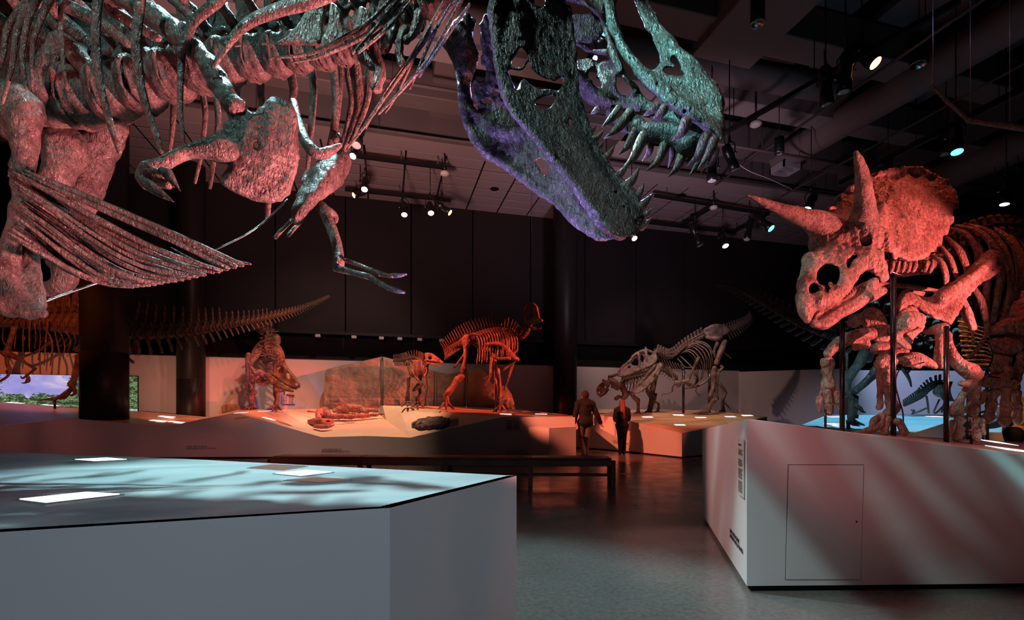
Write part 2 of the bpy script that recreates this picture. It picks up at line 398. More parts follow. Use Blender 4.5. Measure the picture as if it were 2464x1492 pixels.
M['rexv'] = bone('fossil_vertebra_dark', (.21, .15, .14), (.07, .048, .044), .5, .3, .3, 1.)
M['rexskull'] = bone('fossil_bone_skull', (.06, .051, .046), (.018, .015, .013), 1.7, .36, .7, .75)
M['tooth'] = bone('fossil_tooth', (.2, .16, .13), (.07, .055, .05), 2.2, .25, .3, .35)
M['trike'] = bone('fossil_bone_tan', (.52, .33, .27), (.24, .13, .1), 1.1, .36, .25, .9)
M['trikehorn'] = bone('fossil_horn', (.48, .36, .3), (.22, .15, .12), 2.0, .4, .6, 1.)
M['farbone'] = bone('fossil_bone_brown', (.2, .125, .09), (.05, .03, .022), .9, .26, .4, .9)
M['farred'] = bone('fossil_bone_redbrown', (.3, .15, .105), (.09, .042, .03), .9, .26, .4, .9)
M['fargrey'] = bone('fossil_bone_greybrown', (.21, .155, .14), (.06, .042, .036), .9, .28, .4, .9)
M['palate'] = bone('fossil_bone_mouth_shade', (.03, .024, .024), (.01, .008, .008), 1.7, .5, .3, .7)  # skull bone darkened, shade inside the mouth put into the colour
M['redfossil'] = bone('fossil_bone_red', (.52, .17, .13), (.26, .07, .06), .8, .6, .3, .6)
M['white'] = plain('painted_plinth', (.56, .55, .56), .55, 0, 1.2, .04, .12)
M['wallwhite'] = plain('painted_wall', (.5, .46, .44), .7, 0, .8, .05, .05)
M['dark'] = plain('dark_wall', (.013, .011, .012), .75, 0, .6, .3)
M['black'] = plain('black_paint', (.009, .009, .01), .5)
M['toe'] = plain('toe_kick', (.01, .01, .01), .6)
M['steel'] = plain('black_steel', (.03, .03, .033), .3, .7)
M['post'] = plain('support_steel', (.05, .045, .05), .25, .8)
M['chrome'] = plain('bright_steel', (.5, .5, .52), .25, 1)
M['ceil'] = plain('ceiling_paint', (.2, .17, .17), .8, 0, .7, .12)
M['tile'] = plain('ceiling_tile', (.2, .17, .18), .85, 0, 2, .08)
M['tbar'] = plain('ceiling_grid_black', (.008, .008, .008), .6)
M['beam'] = plain('beam_paint', (.09, .075, .075), .7, 0, .9, .2)
M['deck'] = plain('deck_black', (.022, .02, .021), .85)
M['column'] = plain('column_black', (.013, .012, .012), .42, 0, .5, .2)
M['benchwood'] = plain('bench_wood', (.11, .05, .035), .35, 0, 3, .3)
M['ink'] = plain('black_lettering', (.02, .02, .022), .6)
M['panel'] = plain('info_panel', (.5, .46, .44), .5)
def floor_mat():
    m, nt, b = mat('polished_concrete'); co = coord(nt)
    f = noise(nt, co, .7, 6, .6); c = ramp(nt, f, [(.3, (.07, .062, .06)), (.7, (.13, .118, .112))])
    nt.links.new(mixc(nt, .25, c, ramp(nt, noise(nt, co, 30, 4), [(.35, (.05, .045, .045)), (.65, (.16, .15, .145))])), b.inputs['Base Color'])
    nt.links.new(ramp(nt, noise(nt, co, 2.2, 5), [(.3, (.16,) * 3), (.75, (.3,) * 3)]), b.inputs['Roughness'])
    bump(nt, b, noise(nt, co, 6, 3), .05, .01); return m
def graphic_mat(name, base, streak, patch, sc=(.35, 1.6, 1), amt=.5, rough=.35):
    """printed table top: long soft streaks and broad patches"""
    m, nt, b = mat(name); co = coord(nt, 'Object', sc)
    s = ramp(nt, noise(nt, co, 1.5, 5, .55, 1.2), [(.4, (0, 0, 0)), (.62, (1, 1, 1))])
    p = ramp(nt, noise(nt, coord(nt), .45, 2, .5, .6), [(.5, (0, 0, 0)), (.68, (1, 1, 1))])
    c = mixc(nt, s, base, [a * (1 - amt) + q * amt for a, q in zip(base, streak)])
    nt.links.new(mixc(nt, mixc(nt, .6, (0, 0, 0), p), c, patch), b.inputs['Base Color'])
    b.inputs['Roughness'].default_value = rough; return m
def rock_mat():
    m, nt, b = mat('cast_rock'); co = coord(nt)
    nt.links.new(ramp(nt, noise(nt, co, 1.6, 7, .6, .5), [(.3, (.2, .16, .12)), (.7, (.36, .3, .225))]), b.inputs['Base Color']); b.inputs['Roughness'].default_value = .8
    bump(nt, b, noise(nt, co, 9, 6, .6), .6, .03); return m
def mural_mat():
    m, nt, b = mat('lit_landscape_picture'); co = coord(nt, 'UV')
    sx = nt.nodes.new('ShaderNodeSeparateXYZ'); nt.links.new(co, sx.inputs[0]); u, v = sx.outputs[0], sx.outputs[1]
    def mth(op, a, c_=0., d=None):
        n = nt.nodes.new('ShaderNodeMath'); n.operation = op
        for i, w in enumerate((a, c_, d)):
            if w is None: continue
            if hasattr(w, 'is_linked'): nt.links.new(w, n.inputs[i])
            else: n.inputs[i].default_value = w
        return n.outputs[0]
    mp = nt.nodes.new('ShaderNodeMapping'); mp.inputs['Scale'].default_value = (3.6, 1.8, 1); nt.links.new(co, mp.inputs[0]); uv = mp.outputs[0]
    sky = ramp(nt, noise(nt, uv, 1.1, 5, .55, .8), [(.3, (.3, .3, .82)), (.5, (.5, .46, .95)), (.66, (.95, .8, .9))])
    leaf = ramp(nt, noise(nt, uv, 22, 4, .7), [(.36, (.02, .06, .04)), (.52, (.12, .26, .1)), (.7, (.6, .75, .55))])
    leaf = mixc(nt, .9, leaf, ramp(nt, noise(nt, uv, 5.5, 3), [(.42, (.12, .16, .2)), (.6, (1.3, 1.25, 1.1))]), 'MULTIPLY')
    hill = mth('ADD', mth('MULTIPLY', noise(nt, uv, 2.4, 4), .7), .12)
    tree = mth('LESS_THAN', v, hill)
    ed = mth('ABSOLUTE', mth('SUBTRACT', u, .36)); near = mth('GREATER_THAN', mth('ADD', ed, mth('MULTIPLY', mth('SUBTRACT', noise(nt, uv, 9, 3), .5), .3)), .22)
    c = mixc(nt, mth('MAXIMUM', tree, near), sky, leaf)
    gnd = mth('LESS_THAN', v, mth('ADD', mth('MULTIPLY', noise(nt, uv, 4, 3), .12), .04)); c = mixc(nt, gnd, c, ramp(nt, noise(nt, uv, 12, 3), [(.35, (.25, .3, .3)), (.6, (.8, .82, .85))]))
    nt.links.new(c, b.inputs['Emission Color']); b.inputs['Emission Strength'].default_value = .75; b.inputs['Base Color'].default_value = (.02, .02, .02, 1); return m
M['floor'] = floor_mat()
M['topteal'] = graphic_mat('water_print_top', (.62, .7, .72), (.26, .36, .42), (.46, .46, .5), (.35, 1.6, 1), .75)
M['topwarm'] = graphic_mat('sand_print_top', (.72, .56, .38), (.62, .3, .16), (.68, .34, .18), (.5, 1.2, 1), .6, .4)
M['topbasin'] = graphic_mat('basin_print_top', (.74, .62, .46), (.7, .42, .26), (.72, .45, .4), (.3, .5, .5), .7, .45)
M['topamber'] = graphic_mat('amber_print_top', (.56, .4, .24), (.3, .18, .1), (.62, .56, .48), (.4, 1.2, 1), .7, .35)
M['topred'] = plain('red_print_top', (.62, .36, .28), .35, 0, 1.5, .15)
M['topblue'] = graphic_mat('blue_print_top', (.36, .55, .62), (.2, .36, .46), (.5, .62, .66), (.5, 1.4, 1), .6, .35)
M['rock'] = rock_mat(); M['mural'] = mural_mat()
M['glow'] = emit('screen_glow', (1, .93, .95), 2.4)
M['glowviolet'] = emit('screen_glow_violet', (.5, .48, 1), 2.2)
M['screenbrown'] = emit('screen_picture_brown', (.42, .22, .17), .5)
M['bezel'] = plain('screen_bezel', (.3, .3, .31), .4)
M['lampwarm'] = emit('lamp_warm', (1, .62, .28), 14); M['lamporange'] = emit('lamp_orange', (1, .3, .1), 9)
M['lampcyan'] = emit('lamp_cyan', (.05, .65, .9), 7); M['lampwhite'] = emit('lamp_white', (.8, .95, 1), 12); M['lampoff'] = plain('lamp_glass', (.4, .38, .4), .15)
M['lampstar'] = emit('lamp_star', (1, 1, 1), 120)

# ------------------------------------------------------------------ the room
YL, YW, ZC = 18.5, 19.3, 9.35
struct('floor', box(-20, 26, -6, 21, -.1, 0), M['floor'])
struct('ceiling', box(-20, 26, -6, 21, 11.3, 11.5), M['deck'])
wb = struct('wall_back', box(-20, 26, 20.2, 20.4, 0, 11.3), M['dark'])
x = -19.6
pan = mesh('wall_panel', bbox(-1.19, 1.19, -.06, .06, 4.25, ZC + .1, .012), M['dark'], False)
while x < 25: obj('wall_panel', pan, None, wb, Matrix.Translation((x, YW, 0))); x += 2.42
obj('wall_ledge', bbox(-19, 25, YW - .2, YW + .1, 4.12, 4.25, .01), M['black'], wb, smooth=False)
lw = struct('wall_low', box(-19, 15.35, YL, YL + .3, 0, 3.12), M['wallwhite'])
xc = 11.6
obj('wall_cap', box(-19, 15.35, YL - .02, YL + .34, 3.12, 3.16), M['black'], lw, smooth=False)
a, b_ = PZ(1780, 21.7, 0), PZ(2020, 20.2, 0)
pr = struct('wall_right', prism([(a.x, a.y), (b_.x, b_.y), (b_.x, b_.y + .3), (a.x, a.y + .3)], 0, 3.06), M['wallwhite'])
a, b_ = PZ(2040, 13, 0), PZ(2640, 13.5, 0)
M['wallblue'] = graphic_mat('pale_mural_wall', (.5, .56, .62), (.36, .44, .54), (.56, .5, .62), (.3, .3, .6), .5, .7)
struct('wall_mural', prism([(a.x, a.y), (b_.x, b_.y), (b_.x + .05, b_.y + .3), (a.x + .05, a.y + .3)], 0, 2.36), M['wallblue'])
struct('wall_left', box(-20.3, -20, -6, 21, 0, 11.3), M['dark']); struct('wall_side', box(26, 26.3, -6, 21, 0, 11.3), M['dark']); struct('wall_front', box(-20, 26, -6.3, -6, 0, 11.3), M['dark'])
# soffit with its tile grid
so = struct('ceiling_soffit', box(-19.5, 25.5, 14.6, 15.4, ZC, ZC + .5), M['ceil'])
obj('soffit_grid', box(-19.5, 25.5, 15.4, YW - .06, ZC + .02, ZC + .06), M['tbar'], so, smooth=False)
tl = mesh('ceiling_tile', bbox(-.597, .597, -.293, .293, -.01, .03, .006), M['tile'], False)
rng = random.Random(3)
for j in range(6):
    for i in range(-9, 18):
        if i < -7 and j > 3: continue
        obj('ceiling_tile', tl, None, so, Matrix.Translation((i * 1.25, 15.73 + j * .645, ZC + .01 + rng.uniform(-.003, .003))))
obj('soffit_fascia', box(-19.5, 25.5, 14.5, 14.6, ZC - .05, ZC + 1.2), M['beam'], so, smooth=False)
# beams along the wall and beams running towards it
ti = 1
for y0, y1, z0, z1, mm in ((12.9, 13.5, 9.5, 10.3, 'beam'), (11.1, 11.7, 9.6, 10.4, 'ceil'), (9.0, 9.7, 9.7, 10.5, 'ceil'), (6.6, 7.2, 9.8, 10.6, 'beam'), (4.2, 4.8, 9.8, 10.6, 'beam')):
    struct('trim_%d' % ti, bbox(-19.5, 25.5, y0, y1, z0, z1, .02), M[mm]); ti += 1
for x0, x1, z0, mm in ((6.9, 8.5, 9.5, 'ceil'), (1.2, 2.2, 9.9, 'beam'), (-4.6, -3.6, 9.9, 'beam'), (16.2, 17.6, 9.6, 'beam'), (20.5, 21.5, 9.6, 'beam')):
    struct('trim_%d' % ti, bbox(x0, x1, -5, 14.4, z0, z0 + .7, .02), M[mm]); ti += 1
for x0 in (9.6, 12.2, 14.6):
    for y0 in (5.2, 8.0, 10.2):
        struct('trim_%d' % ti, bbox(x0 - .9, x0 + 1.0, y0, y0 + 1.1, 10.55, 10.75, .01), M['ceil']); ti += 1
# round air ducts and pipes under the deck
def duct(p0, p1, r, label, vent=True):
    t = thing('air_duct', (Vector(p0) + Vector(p1)) / 2, label, 'duct')
    obj('pipe_body', lathe(p0, p1, [(0, r * .7), (.004, r), (.3, r), (.302, r * 1.03), (.31, r), (.6, r), (.602, r * 1.03), (.61, r), (.996, r), (1, r * .7)], 24), M['ceil'], t)
    if vent:
        p = Vector(p0) + (Vector(p1) - Vector(p0)) * .97
        obj('air_vent', join(box(p.x - .35, p.x + .35, p.y - .3, p.y - .25, p.z - r - .1, p.z - r + .1), box(p.x - .35, p.x + .35, p.y + .25, p.y + .3, p.z - r - .1, p.z - r + .1), box(p.x - .35, p.x - .3, p.y - .3, p.y + .3, p.z - r - .1, p.z - r + .1), box(p.x + .3, p.x + .35, p.y - .3, p.y + .3, p.z - r - .1, p.z - r + .1), box(p.x - .3, p.x + .3, p.y - .02, p.y + .02, p.z - r - .08, p.z - r + .08)), M['bezel'], t, smooth=False)
    return t
duct((13.3, 3, 9.6), (12.6, 13.4, 9.6), .42, 'long round air duct over the horned skeleton')
duct((19.0, 5, 9.4), (18.6, 14, 9.4), .5, 'thick round air duct at the right edge of the ceiling', False)
duct((-3, 10.2, 9.35), (11.4, 10.2, 9.7), .33, 'round air duct crossing behind the big open jaws', False)
def pipe(p0, p1, r, label, hang=4):
    t = thing('ceiling_pipe', (Vector(p0) + Vector(p1)) / 2, label, 'pipe')
    obj('pipe_run', cyl(p0, p1, r, k=8), M['beam'], t)
    for i in range(hang):
        p = Vector(p0).lerp(Vector(p1), (i + .5) / hang); obj('hanger_rod', cyl(p, (p.x, p.y, 11.3), .008, k=5), M['steel'], t)
pipe((10.9, 2, 9.0), (10.9, 14.3, 9.0), .035, 'thin straight pipe running beside the long air duct')
pipe((13.6, 3, 8.9), (13.6, 14.3, 8.9), .035, 'thin pipe passing above the raised brow horn')
pipe((8.8, 12.1, 9.0), (14.2, 12.1, 9.0), .04, 'short cross pipe under the long air duct')
pipe((-8, 14.3, 9.25), (17, 14.3, 9.25), .03, 'long pipe along the soffit edge', 8)
pipe((-8, 12.2, 9.3), (6, 12.2, 9.3), .045, 'pipe above the ribcage between two beams', 6)
# columns
def column(px0, px1, D, z0, label):
    r = (px1 - px0) / 2 * D / F; c = PZ((px0 + px1) / 2, D, z0)
    t = thing('round_column', c, label, 'column')
    obj('shaft', lathe(c, (c.x, c.y, 11.3), [(0, r), (.19, r), (.1902, r * .992), (.1915, r * .992), (.1917, r), (.6, r), (1, r)], 48), M['column'], t)
    obj('column_base', lathe(c, (c.x, c.y, z0 + .02), [(0, r * 1.03), (1, r * 1.03)], 48), M['black'], t)
column(205, 299, 13.5, .9, 'thick black column beside the lit landscape picture')
column(430, 490, 16.0, .2, 'thinner black column left of the front-facing skeleton')
column(1331, 1388, 18.9, 0, 'black column between the crested skeleton and the man')

# ------------------------------------------------------------------ plinths
def text(body, size, mname, parent, Mx, name='lettering'):
    c = bpy.data.curves.new(name, 'FONT'); c.body = body; c.size = size; c.extrude = .0012; c.resolution_u = 2; c.space_line = .9
    o = bpy.data.objects.new(name, c); COL.objects.link(o); dg = bpy.context.evaluated_depsgraph_get(); me = bpy.data.meshes.new_from_object(o.evaluated_get(dg))
    bpy.data.objects.remove(o); me.materials.clear(); me.materials.append(M[mname]); return link(bpy.data.objects.new(name, me), parent, Mx)
def on_face(p0, p1, at, off=.004):
    """matrix on a vertical face running from p0 to p1 (seen left to right)"""
    x = Vector((p1.x - p0.x, p1.y - p0.y, 0)).normalized(); n = Vector((x.y, -x.x, 0)); z = UP; m = Matrix((x, z, n)).transposed().to_4x4()
    m.translation = Vector(at) + n * off; return m
def platform(name, label, outline, top_faces, verts, topmat, zb=.04, side=None):
    """verts: world points; outline: indices of the rim (counter-clockwise from above); top_faces: index tuples or (tuple, material)"""
    c = sum((Vector((v.x, v.y, 0)) for v in verts), Vector()) / len(verts)
    t = thing(name, c, label, 'plinth')
    mats = [M[topmat]]; fs, mi = [], []
    for q in top_faces:
        if isinstance(q[1], str):
            if M[q[1]] not in mats: mats.append(M[q[1]])
            mi.append(mats.index(M[q[1]])); q = q[0]
        else: mi.append(0)
        fs.append(tuple(q))
    me = mesh('top', ([tuple(v) for v in verts], fs), mats, False); me.polygons.foreach_set('material_index', mi); obj('top', me, None, t)
    n = len(outline)
    for i in range(n):
        p, q = verts[outline[i]], verts[outline[(i + 1) % n]]
        if (p - q).length < .02: continue
        x = (q - p); x.z = 0; nr = Vector((x.y, -x.x, 0)).normalized() * -.03
        pts = [Vector((p.x, p.y, zb)), Vector((q.x, q.y, zb)), q, p]; inn = [w + (Vector((c.x, c.y, 0)) - Vector((w.x, w.y, 0))).normalized() * .05 for w in pts]
        obj('side_panel', ([tuple(w) for w in pts + inn], [(0, 1, 2, 3), (7, 6, 5, 4), (0, 4, 5, 1), (2, 6, 7, 3), (1, 5, 6, 2), (0, 3, 7, 4)]), M[side or 'white'], t, smooth=False)
    ins = [verts[i] + (Vector((c.x, c.y, 0)) - Vector((verts[i].x, verts[i].y, 0))).normalized() * .05 for i in outline]
    obj('toe_kick', prism([(p.x, p.y) for p in ins], 0, zb + .02), M['toe'], t, smooth=False)
    return t
# near plinth under the big skeleton
def flat(px, py, z): return P(px, py, (H - z) * F / (py - HZ))
zn = .85
vn = [flat(938, 1222, zn), flat(1243, 1145, zn), P(420, 1103, 3.95), PZ(-140, 4.7, zn), PZ(-900, 3.6, zn), PZ(-900, 1.2, zn)]
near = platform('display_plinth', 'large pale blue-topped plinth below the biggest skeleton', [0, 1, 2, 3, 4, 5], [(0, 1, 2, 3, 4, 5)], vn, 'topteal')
# right plinth under the horned dinosaur
A_ = P(1797, 1009, 3.27); Rr = P(2046, 1041.5, 3.285); B_ = P(2464, 1095, 3.32); B2 = P(2900, 1150, 3.36); E_ = P(2520, 1068, 5.6); E2 = PZ(3300, 6.0, .78); C_ = P(1690, 1033, 5.6); E3 = PZ(2250, 6.2, .66)
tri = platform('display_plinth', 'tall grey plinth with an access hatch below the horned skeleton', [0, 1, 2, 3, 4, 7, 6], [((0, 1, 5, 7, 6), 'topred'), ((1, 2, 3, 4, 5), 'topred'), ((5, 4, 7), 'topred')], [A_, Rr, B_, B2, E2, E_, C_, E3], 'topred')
# access hatch with its gap, and the key hole
def face_pt(p0, p1, px, z):
    """point on the vertical face p0-p1 seen in image column px"""
    k = (px - CX) / F; d = Vector((p1.x - p0.x, p1.y - p0.y)); g = lambda v: v.dot(Vector((RT.x, RT.y))) - k * v.dot(Vector((FW.x, FW.y)))
    t_ = -g(Vector((p0.x, p0.y))) / g(d); q = p0.lerp(p1, t_); return Vector((q.x, q.y, z))
def fp(px, py):
    """point of the front face seen at a pixel"""
    q = face_pt(A_, Rr, px, 0) if px < 2046 else face_pt(Rr, B_, px, 0); d = q.dot(FW); return Vector((q.x, q.y, H + (HZ - py) / F * d))
hx = [fp(1897, 1119), fp(2077, 1119), fp(2070, 1394), fp(1890, 1394)]
nrm = Vector(((B_ - A_).y, -(B_ - A_).x, 0)).normalized()
def plate(pts, th, nr): 
    q = [p + nr * th for p in pts]; n = len(pts)
    return [tuple(p) for p in pts + q], [tuple(range(n)), tuple(range(2 * n - 1, n - 1, -1))] + [(i, (i + 1) % n, n + (i + 1) % n, n + i) for i in range(n)]
hc = sum(hx, Vector()) / 4
hatch = obj('access_hatch', plate([hc + (p - hc) * 1.0 for p in hx], .0035, nrm), M['white'], tri, smooth=False)
obj('hatch_gap', plate([fp(1895.8, 1117.8), fp(2078.2, 1117.8), fp(2071.2, 1395.2), fp(1888.8, 1395.2)], .0012, nrm), M['toe'], tri, smooth=False)
hk = fp(2060, 1255); obj('key_hole', cyl(hk, hk + nrm * .006, .006, k=12), M['ink'], hatch)
text('LATE CRETACEOUS\nLANCIAN AGE | 67-65 MYA', .043, 'ink', tri, on_face(C_, A_, face_pt(C_, A_, 1757, .26)))
def info_panel(parent, p0, p1, pxl, pxr, z0, z1, name='info_panel', cols=2, seed=0, colr='panel', head=True):
    a, b = face_pt(p0, p1, pxl, z0), face_pt(p0, p1, pxr, z0); w = (Vector((b.x, b.y)) - Vector((a.x, a.y))).length; h = z1 - z0
    m = on_face(p0, p1, a); o = obj(name, box(0, w, 0, h, 0, .006), M[colr], parent, m, False)
    rg = random.Random(seed); bars = []
    cw = w * .9 / cols
    for c in range(cols):
        y = h * (.93 if not head else .8); x0 = w * .05 + c * cw
        while y > h * .06:
            if rg.random() < .12: y -= h * .035; continue
            bars.append(box(x0, x0 + cw * (rg.uniform(.7, .9)), y, y + h * .013, .006, .007)); y -= h * .026
    if head: bars.append(box(w * .05, w * .6, h * .88, h * .91, .006, .007))
    obj('printed_text', join(*bars), M['ink'], o, m, False); return o
info_panel(tri, C_, A_, 1780, 1793, .62, 1.02, cols=1, seed=1)
# touch screens set into the near plinth
def screen(poly, z, label, m, frame=True):
    pts = [flat(px, py, z) for px, py in poly]; c = sum(pts, Vector()) / 4
    t = thing('touch_screen', (c.x, c.y, z), label, 'screen')
    obj('bezel', plate([c + (p - c) * 1.1 for p in pts], .004, UP), M['bezel'], t, smooth=False)
    obj('screen_glass', plate([p + UP * .003 for p in pts], .004, UP), m, t, smooth=False)
screen([(47, 1204), (112, 1212), (288, 1192), (208, 1187)], zn, 'glowing white touch screen nearest the camera on the blue-topped plinth', M['glow'])
screen([(180, 1107), (228, 1111), (305, 1107), (258, 1103)], zn, 'small glowing touch screen on the far left of the blue-topped plinth', M['glow'])
screen([(662, 1141), (725, 1147), (798, 1138), (735, 1133)], zn, 'violet glowing touch screen in the middle of the blue-topped plinth', M['glowviolet'])
screen([(690, 1157), (770, 1162), (842, 1156), (765, 1151)], zn, 'white and brown touch screen in front of the violet one', M['screenbrown'])
screen([(600, 1127), (680, 1132), (735, 1123), (655, 1119)], zn, 'brown picture touch screen behind the violet one', M['screenbrown'])
# long central platform
V = [P(*q) for q in [(168, 1007, 12.9), (405, 1027, 12.9), (565, 993, 13.0), (774, 1052, 13.0), (881, 1049, 13.0), (988, 1053, 13.0), (1211, 1003, 13.0), (1384, 1004, 13.1),   # 0-7 front rim
     (1384, 1000, 16), (1250, 986, 16.3), (1100, 978, 16.3), (921, 976, 15.2), (905, 989, 16.2), (760, 984, 16.2), (570, 986, 16.0), (500, 1004, 15.6), (330, 990, 15.3), (0, 968, 14.4), (-700, 950, 13.2), (-700, 1090, 7.5), (0, 1026, 10.8),   # 8-20
     (930, 1012, 14.4), (963, 988, 14.6), (620, 986, 14.6)]]  # 21-23
cen = platform('display_plinth', 'long faceted platform with warm top along the middle of the hall', list(range(21)),
     [((0, 1, 15, 16, 17, 18, 19, 20), 'topwarm'), ((1, 2, 15), 'topwarm'), ((2, 23, 14, 15), 'topwarm'), ((2, 3, 23), 'topbasin'), ((3, 4, 5, 21), 'topbasin'), ((3, 21, 13), 'topbasin'), ((3, 13, 23), 'topbasin'), ((23, 13, 14), 'topwarm'), ((21, 12, 13), 'topbasin'),
      ((21, 5, 22), 'topbasin'), ((21, 22, 11, 12), 'topbasin'), ((5, 6, 22), 'topbasin'), ((22, 6, 7, 8, 9, 10, 11), 'topwarm')], V, 'topwarm')
text('LATE CRETACEOUS\nJUDITHIAN AGE | 79-72 MYA', .06, 'ink', cen, on_face(V[1], V[2], face_pt(V[1], V[2], 449, .3)))
text('LATE CRETACEOUS\nJUDITHIAN AGE | 79-72 MYA', .06, 'ink', cen, on_face(V[3], V[4], face_pt(V[3], V[4], 774, .22)))
text('LATE CRETACEOUS\nLANCIAN AGE | 67-65 MYA', .06, 'ink', cen, on_face(V[6], V[7], face_pt(V[6], V[7], 1216, .17)))
info_panel(cen, V[6], V[7], 1217, 1254, .72, 1.04, seed=4)
# low box at the end of the platform
p = [PZ(1272, 12.75, .83), PZ(1321, 12.25, .83), PZ(1386, 12.5, .86), PZ(1380, 12.98, .86), PZ(1290, 12.95, .86)]
platform('display_block', 'low white block against the end of the long platform', [0, 1, 2, 3, 4], [(0, 1, 2, 3, 4)], p, 'white', .05)
# platform with the biting skeleton
V2 = [P(1384, 990, 16.9), P(1470, 1003, 15.7), P(1641, 1042, 13.0), P(1846, 1003, 16.0), P(1700, 987, 18.0), P(1384, 984, 18.2)]
rex2 = platform('display_plinth', 'platform with amber top carrying the biting skeleton', [0, 1, 2, 3, 4, 5], [(0, 1, 2, 3, 4, 5)], V2, 'topamber')
text('LATE CRETACEOUS\nLANCIAN AGE | 67-65 MYA', .06, 'ink', rex2, on_face(V2[1], V2[2], face_pt(V2[1], V2[2], 1476, .3)))
# blue platform far right
V3 = [P(1925, 1024, 8.6), P(2185, 1046, 8.0), P(2330, 999, 10.6), P(2700, 999, 11.0), P(2700, 993, 13.0), P(1990, 999, 11.0)]
platform('display_plinth', 'blue-lit platform behind the horned skeleton legs', [0, 1, 2, 3, 4, 5], [(0, 1, 2), (0, 2, 3, 4, 5)], V3, 'topblue')
V4 = [P(2372, 1040, 8.2), P(2780, 1044, 8.2), P(2780, 1012, 10.2), P(2368, 1012, 10.2)]
platform('display_plinth', 'small blue-lit platform at the far right beside the standing visitor', [0, 1, 2, 3], [(0, 1, 2, 3)], V4, 'topblue')
# inset lights on the far platforms
def ray_plane(px, py, p0, p1, p2):
    n = (p1 - p0).cross(p2 - p0); o = Vector((0, 0, H)); d = P(px, py, 1) - o; return o + d * (n.dot(p0 - o) / n.dot(d)), n.normalized() * (1 if n.z > 0 else -1)
def inset(px, py, w, tri3, label, grp):
    c, n = ray_plane(px, py, *tri3); D = (c - Vector((0, 0, H))).dot(FW); hw = w / 2 * D / F; hd = .085
    x = (RT - n * RT.dot(n)).normalized(); y = n.cross(x); pts = [c + x * (sx * hw) + y * (sy * hd) for sx, sy in ((-1, -1), (1, -1), (1, 1), (-1, 1))]
    t = thing('inset_light', c, label, 'light', grp)
    obj('light_frame', plate([c + (q - c) * 1.08 for q in pts], .006, n), M['bezel'], t, smooth=False); obj('light_pane', plate(pts, .009, n), M['glow'], t, smooth=False)
tA, tB, tC = (V[0], V[1], V[16]), (V[22], V[6], V[9]), (V2[0], V2[2], V2[3])
ORD = ['leftmost', 'second', 'third', 'fourth', 'fifth', 'sixth', 'seventh']
def insets(pts, w, t3, where, grp):
    pts = sorted(pts)
    for i, (px, py) in enumerate(pts): inset(px, py, w, t3, ('leftmost small inset light pane ' if i == 0 else 'rightmost small inset light pane ' if i == len(pts) - 1 else ORD[i] + ' small inset light pane from the left ') + where, grp)
insets(((401, 1003), (380, 1013), (424, 1016), (36, 970), (120, 976)), 34, tA, 'in the platform top around the thick column', 'inset lights near the thick column')
insets(((962, 977), (1060, 988), (1094, 991), (1167, 986), (1217, 997), (1302, 997), (1108, 979)), 28, tB, 'around the feet of the crested skeleton', 'inset lights under the crested skeleton')
insets(((1558, 1004), (1636, 1023), (1632, 999), (1686, 1005), (1757, 1003), (1798, 1000)), 24, tC, 'in the amber platform top', 'inset lights under the biting skeleton')
insets(((580, 994), (636, 990)), 28, (V[2], V[23], V[14]), 'at the feet of the front-facing skeleton', 'inset lights under the front-facing skeleton')
insets(((2002, 1021), (2248, 1003), (2010, 1004)), 28, (V3[0], V3[2], V3[5]), 'in the blue platform behind the horned skeleton', 'inset lights on the blue platform')
inset(647, 1008, 28, (V[2], V[3], V[23]), 'single inset light pane on the sloping basin edge', None)
inset(2440, 1085, 90, (Rr, B_, E_), 'bright strip light set into the red top of the tall plinth', None); inset(2398, 1066, 60, (Rr, B_, E_), 'thin dim light pane at the back of the red plinth top', None)
# ------------------------------------------------------------------ lit landscape picture, rock cast, wall panels
a, b_ = face_pt(Vector((-19, YL, 0)), Vector((11.6, YL, 0)), -60, 0), face_pt(Vector((-19, YL, 0)), Vector((11.6, YL, 0)), 333, 0)
z0 = H + (HZ - 992) / F * 15.9; z1 = H + (HZ - 906) / F * 15.9
t = thing('lit_picture', (a.x, YL, z0), 'backlit landscape picture with trees and sky behind the thick column', 'picture')
me = mesh('picture_sheet', ([(a.x, YL - .06, z0), (b_.x, YL - .06, z0), (b_.x, YL - .06, z1), (a.x, YL - .06, z1)], [(0, 1, 2, 3)]), M['mural'], False)
uv = me.uv_layers.new(name='UVMap'); uv.data.foreach_set('uv', [0, 0, 1, 0, 1, 1, 0, 1]); obj('picture_sheet', me, None, t)
obj('light_box', box(a.x - .01, b_.x + .01, YL - .055, YL + .02, z0 - .01, z1 + .01), M['black'], t, smooth=False)
low0, low1 = Vector((-19, YL, 0)), Vector((11.6, YL, 0))
rc = thing('rock_cast', (0, YL - .6, 1.2), 'tall khaki rock cast wall with ripples behind the crested skeleton', 'rock wall')
outl = [(778, 1000), (788, 889), (921, 858), (951, 866), (1030, 889), (1078, 900), (1114, 894), (1156, 884), (1170, 897), (1185, 922), (1221, 931), (1232, 948), (1246, 1000)]
def rock_top(px):
    for (x0, y0), (x1, y1) in zip(outl[1:-1], outl[2:]):
        if x0 <= px <= x1: return y0 + (y1 - y0) * (px - x0) / (x1 - x0)
    return 889 + (788 - px) * 11 if px < 788 else 948 + (px - 1232) * 3.6
from mathutils import noise as mn
def relief(x, z):
    p = Vector((x * .55, 3.7, z * .55)); r = mn.fractal(p, 1., 2.1, 7) * .13; q = mn.ridged_multi_fractal(Vector((x * 1.3, 9.1, z * 1.5)), .9, 2.2, 6, 1., 2.) * .035
    return r + q * (1.6 if z < 1.7 else .9)
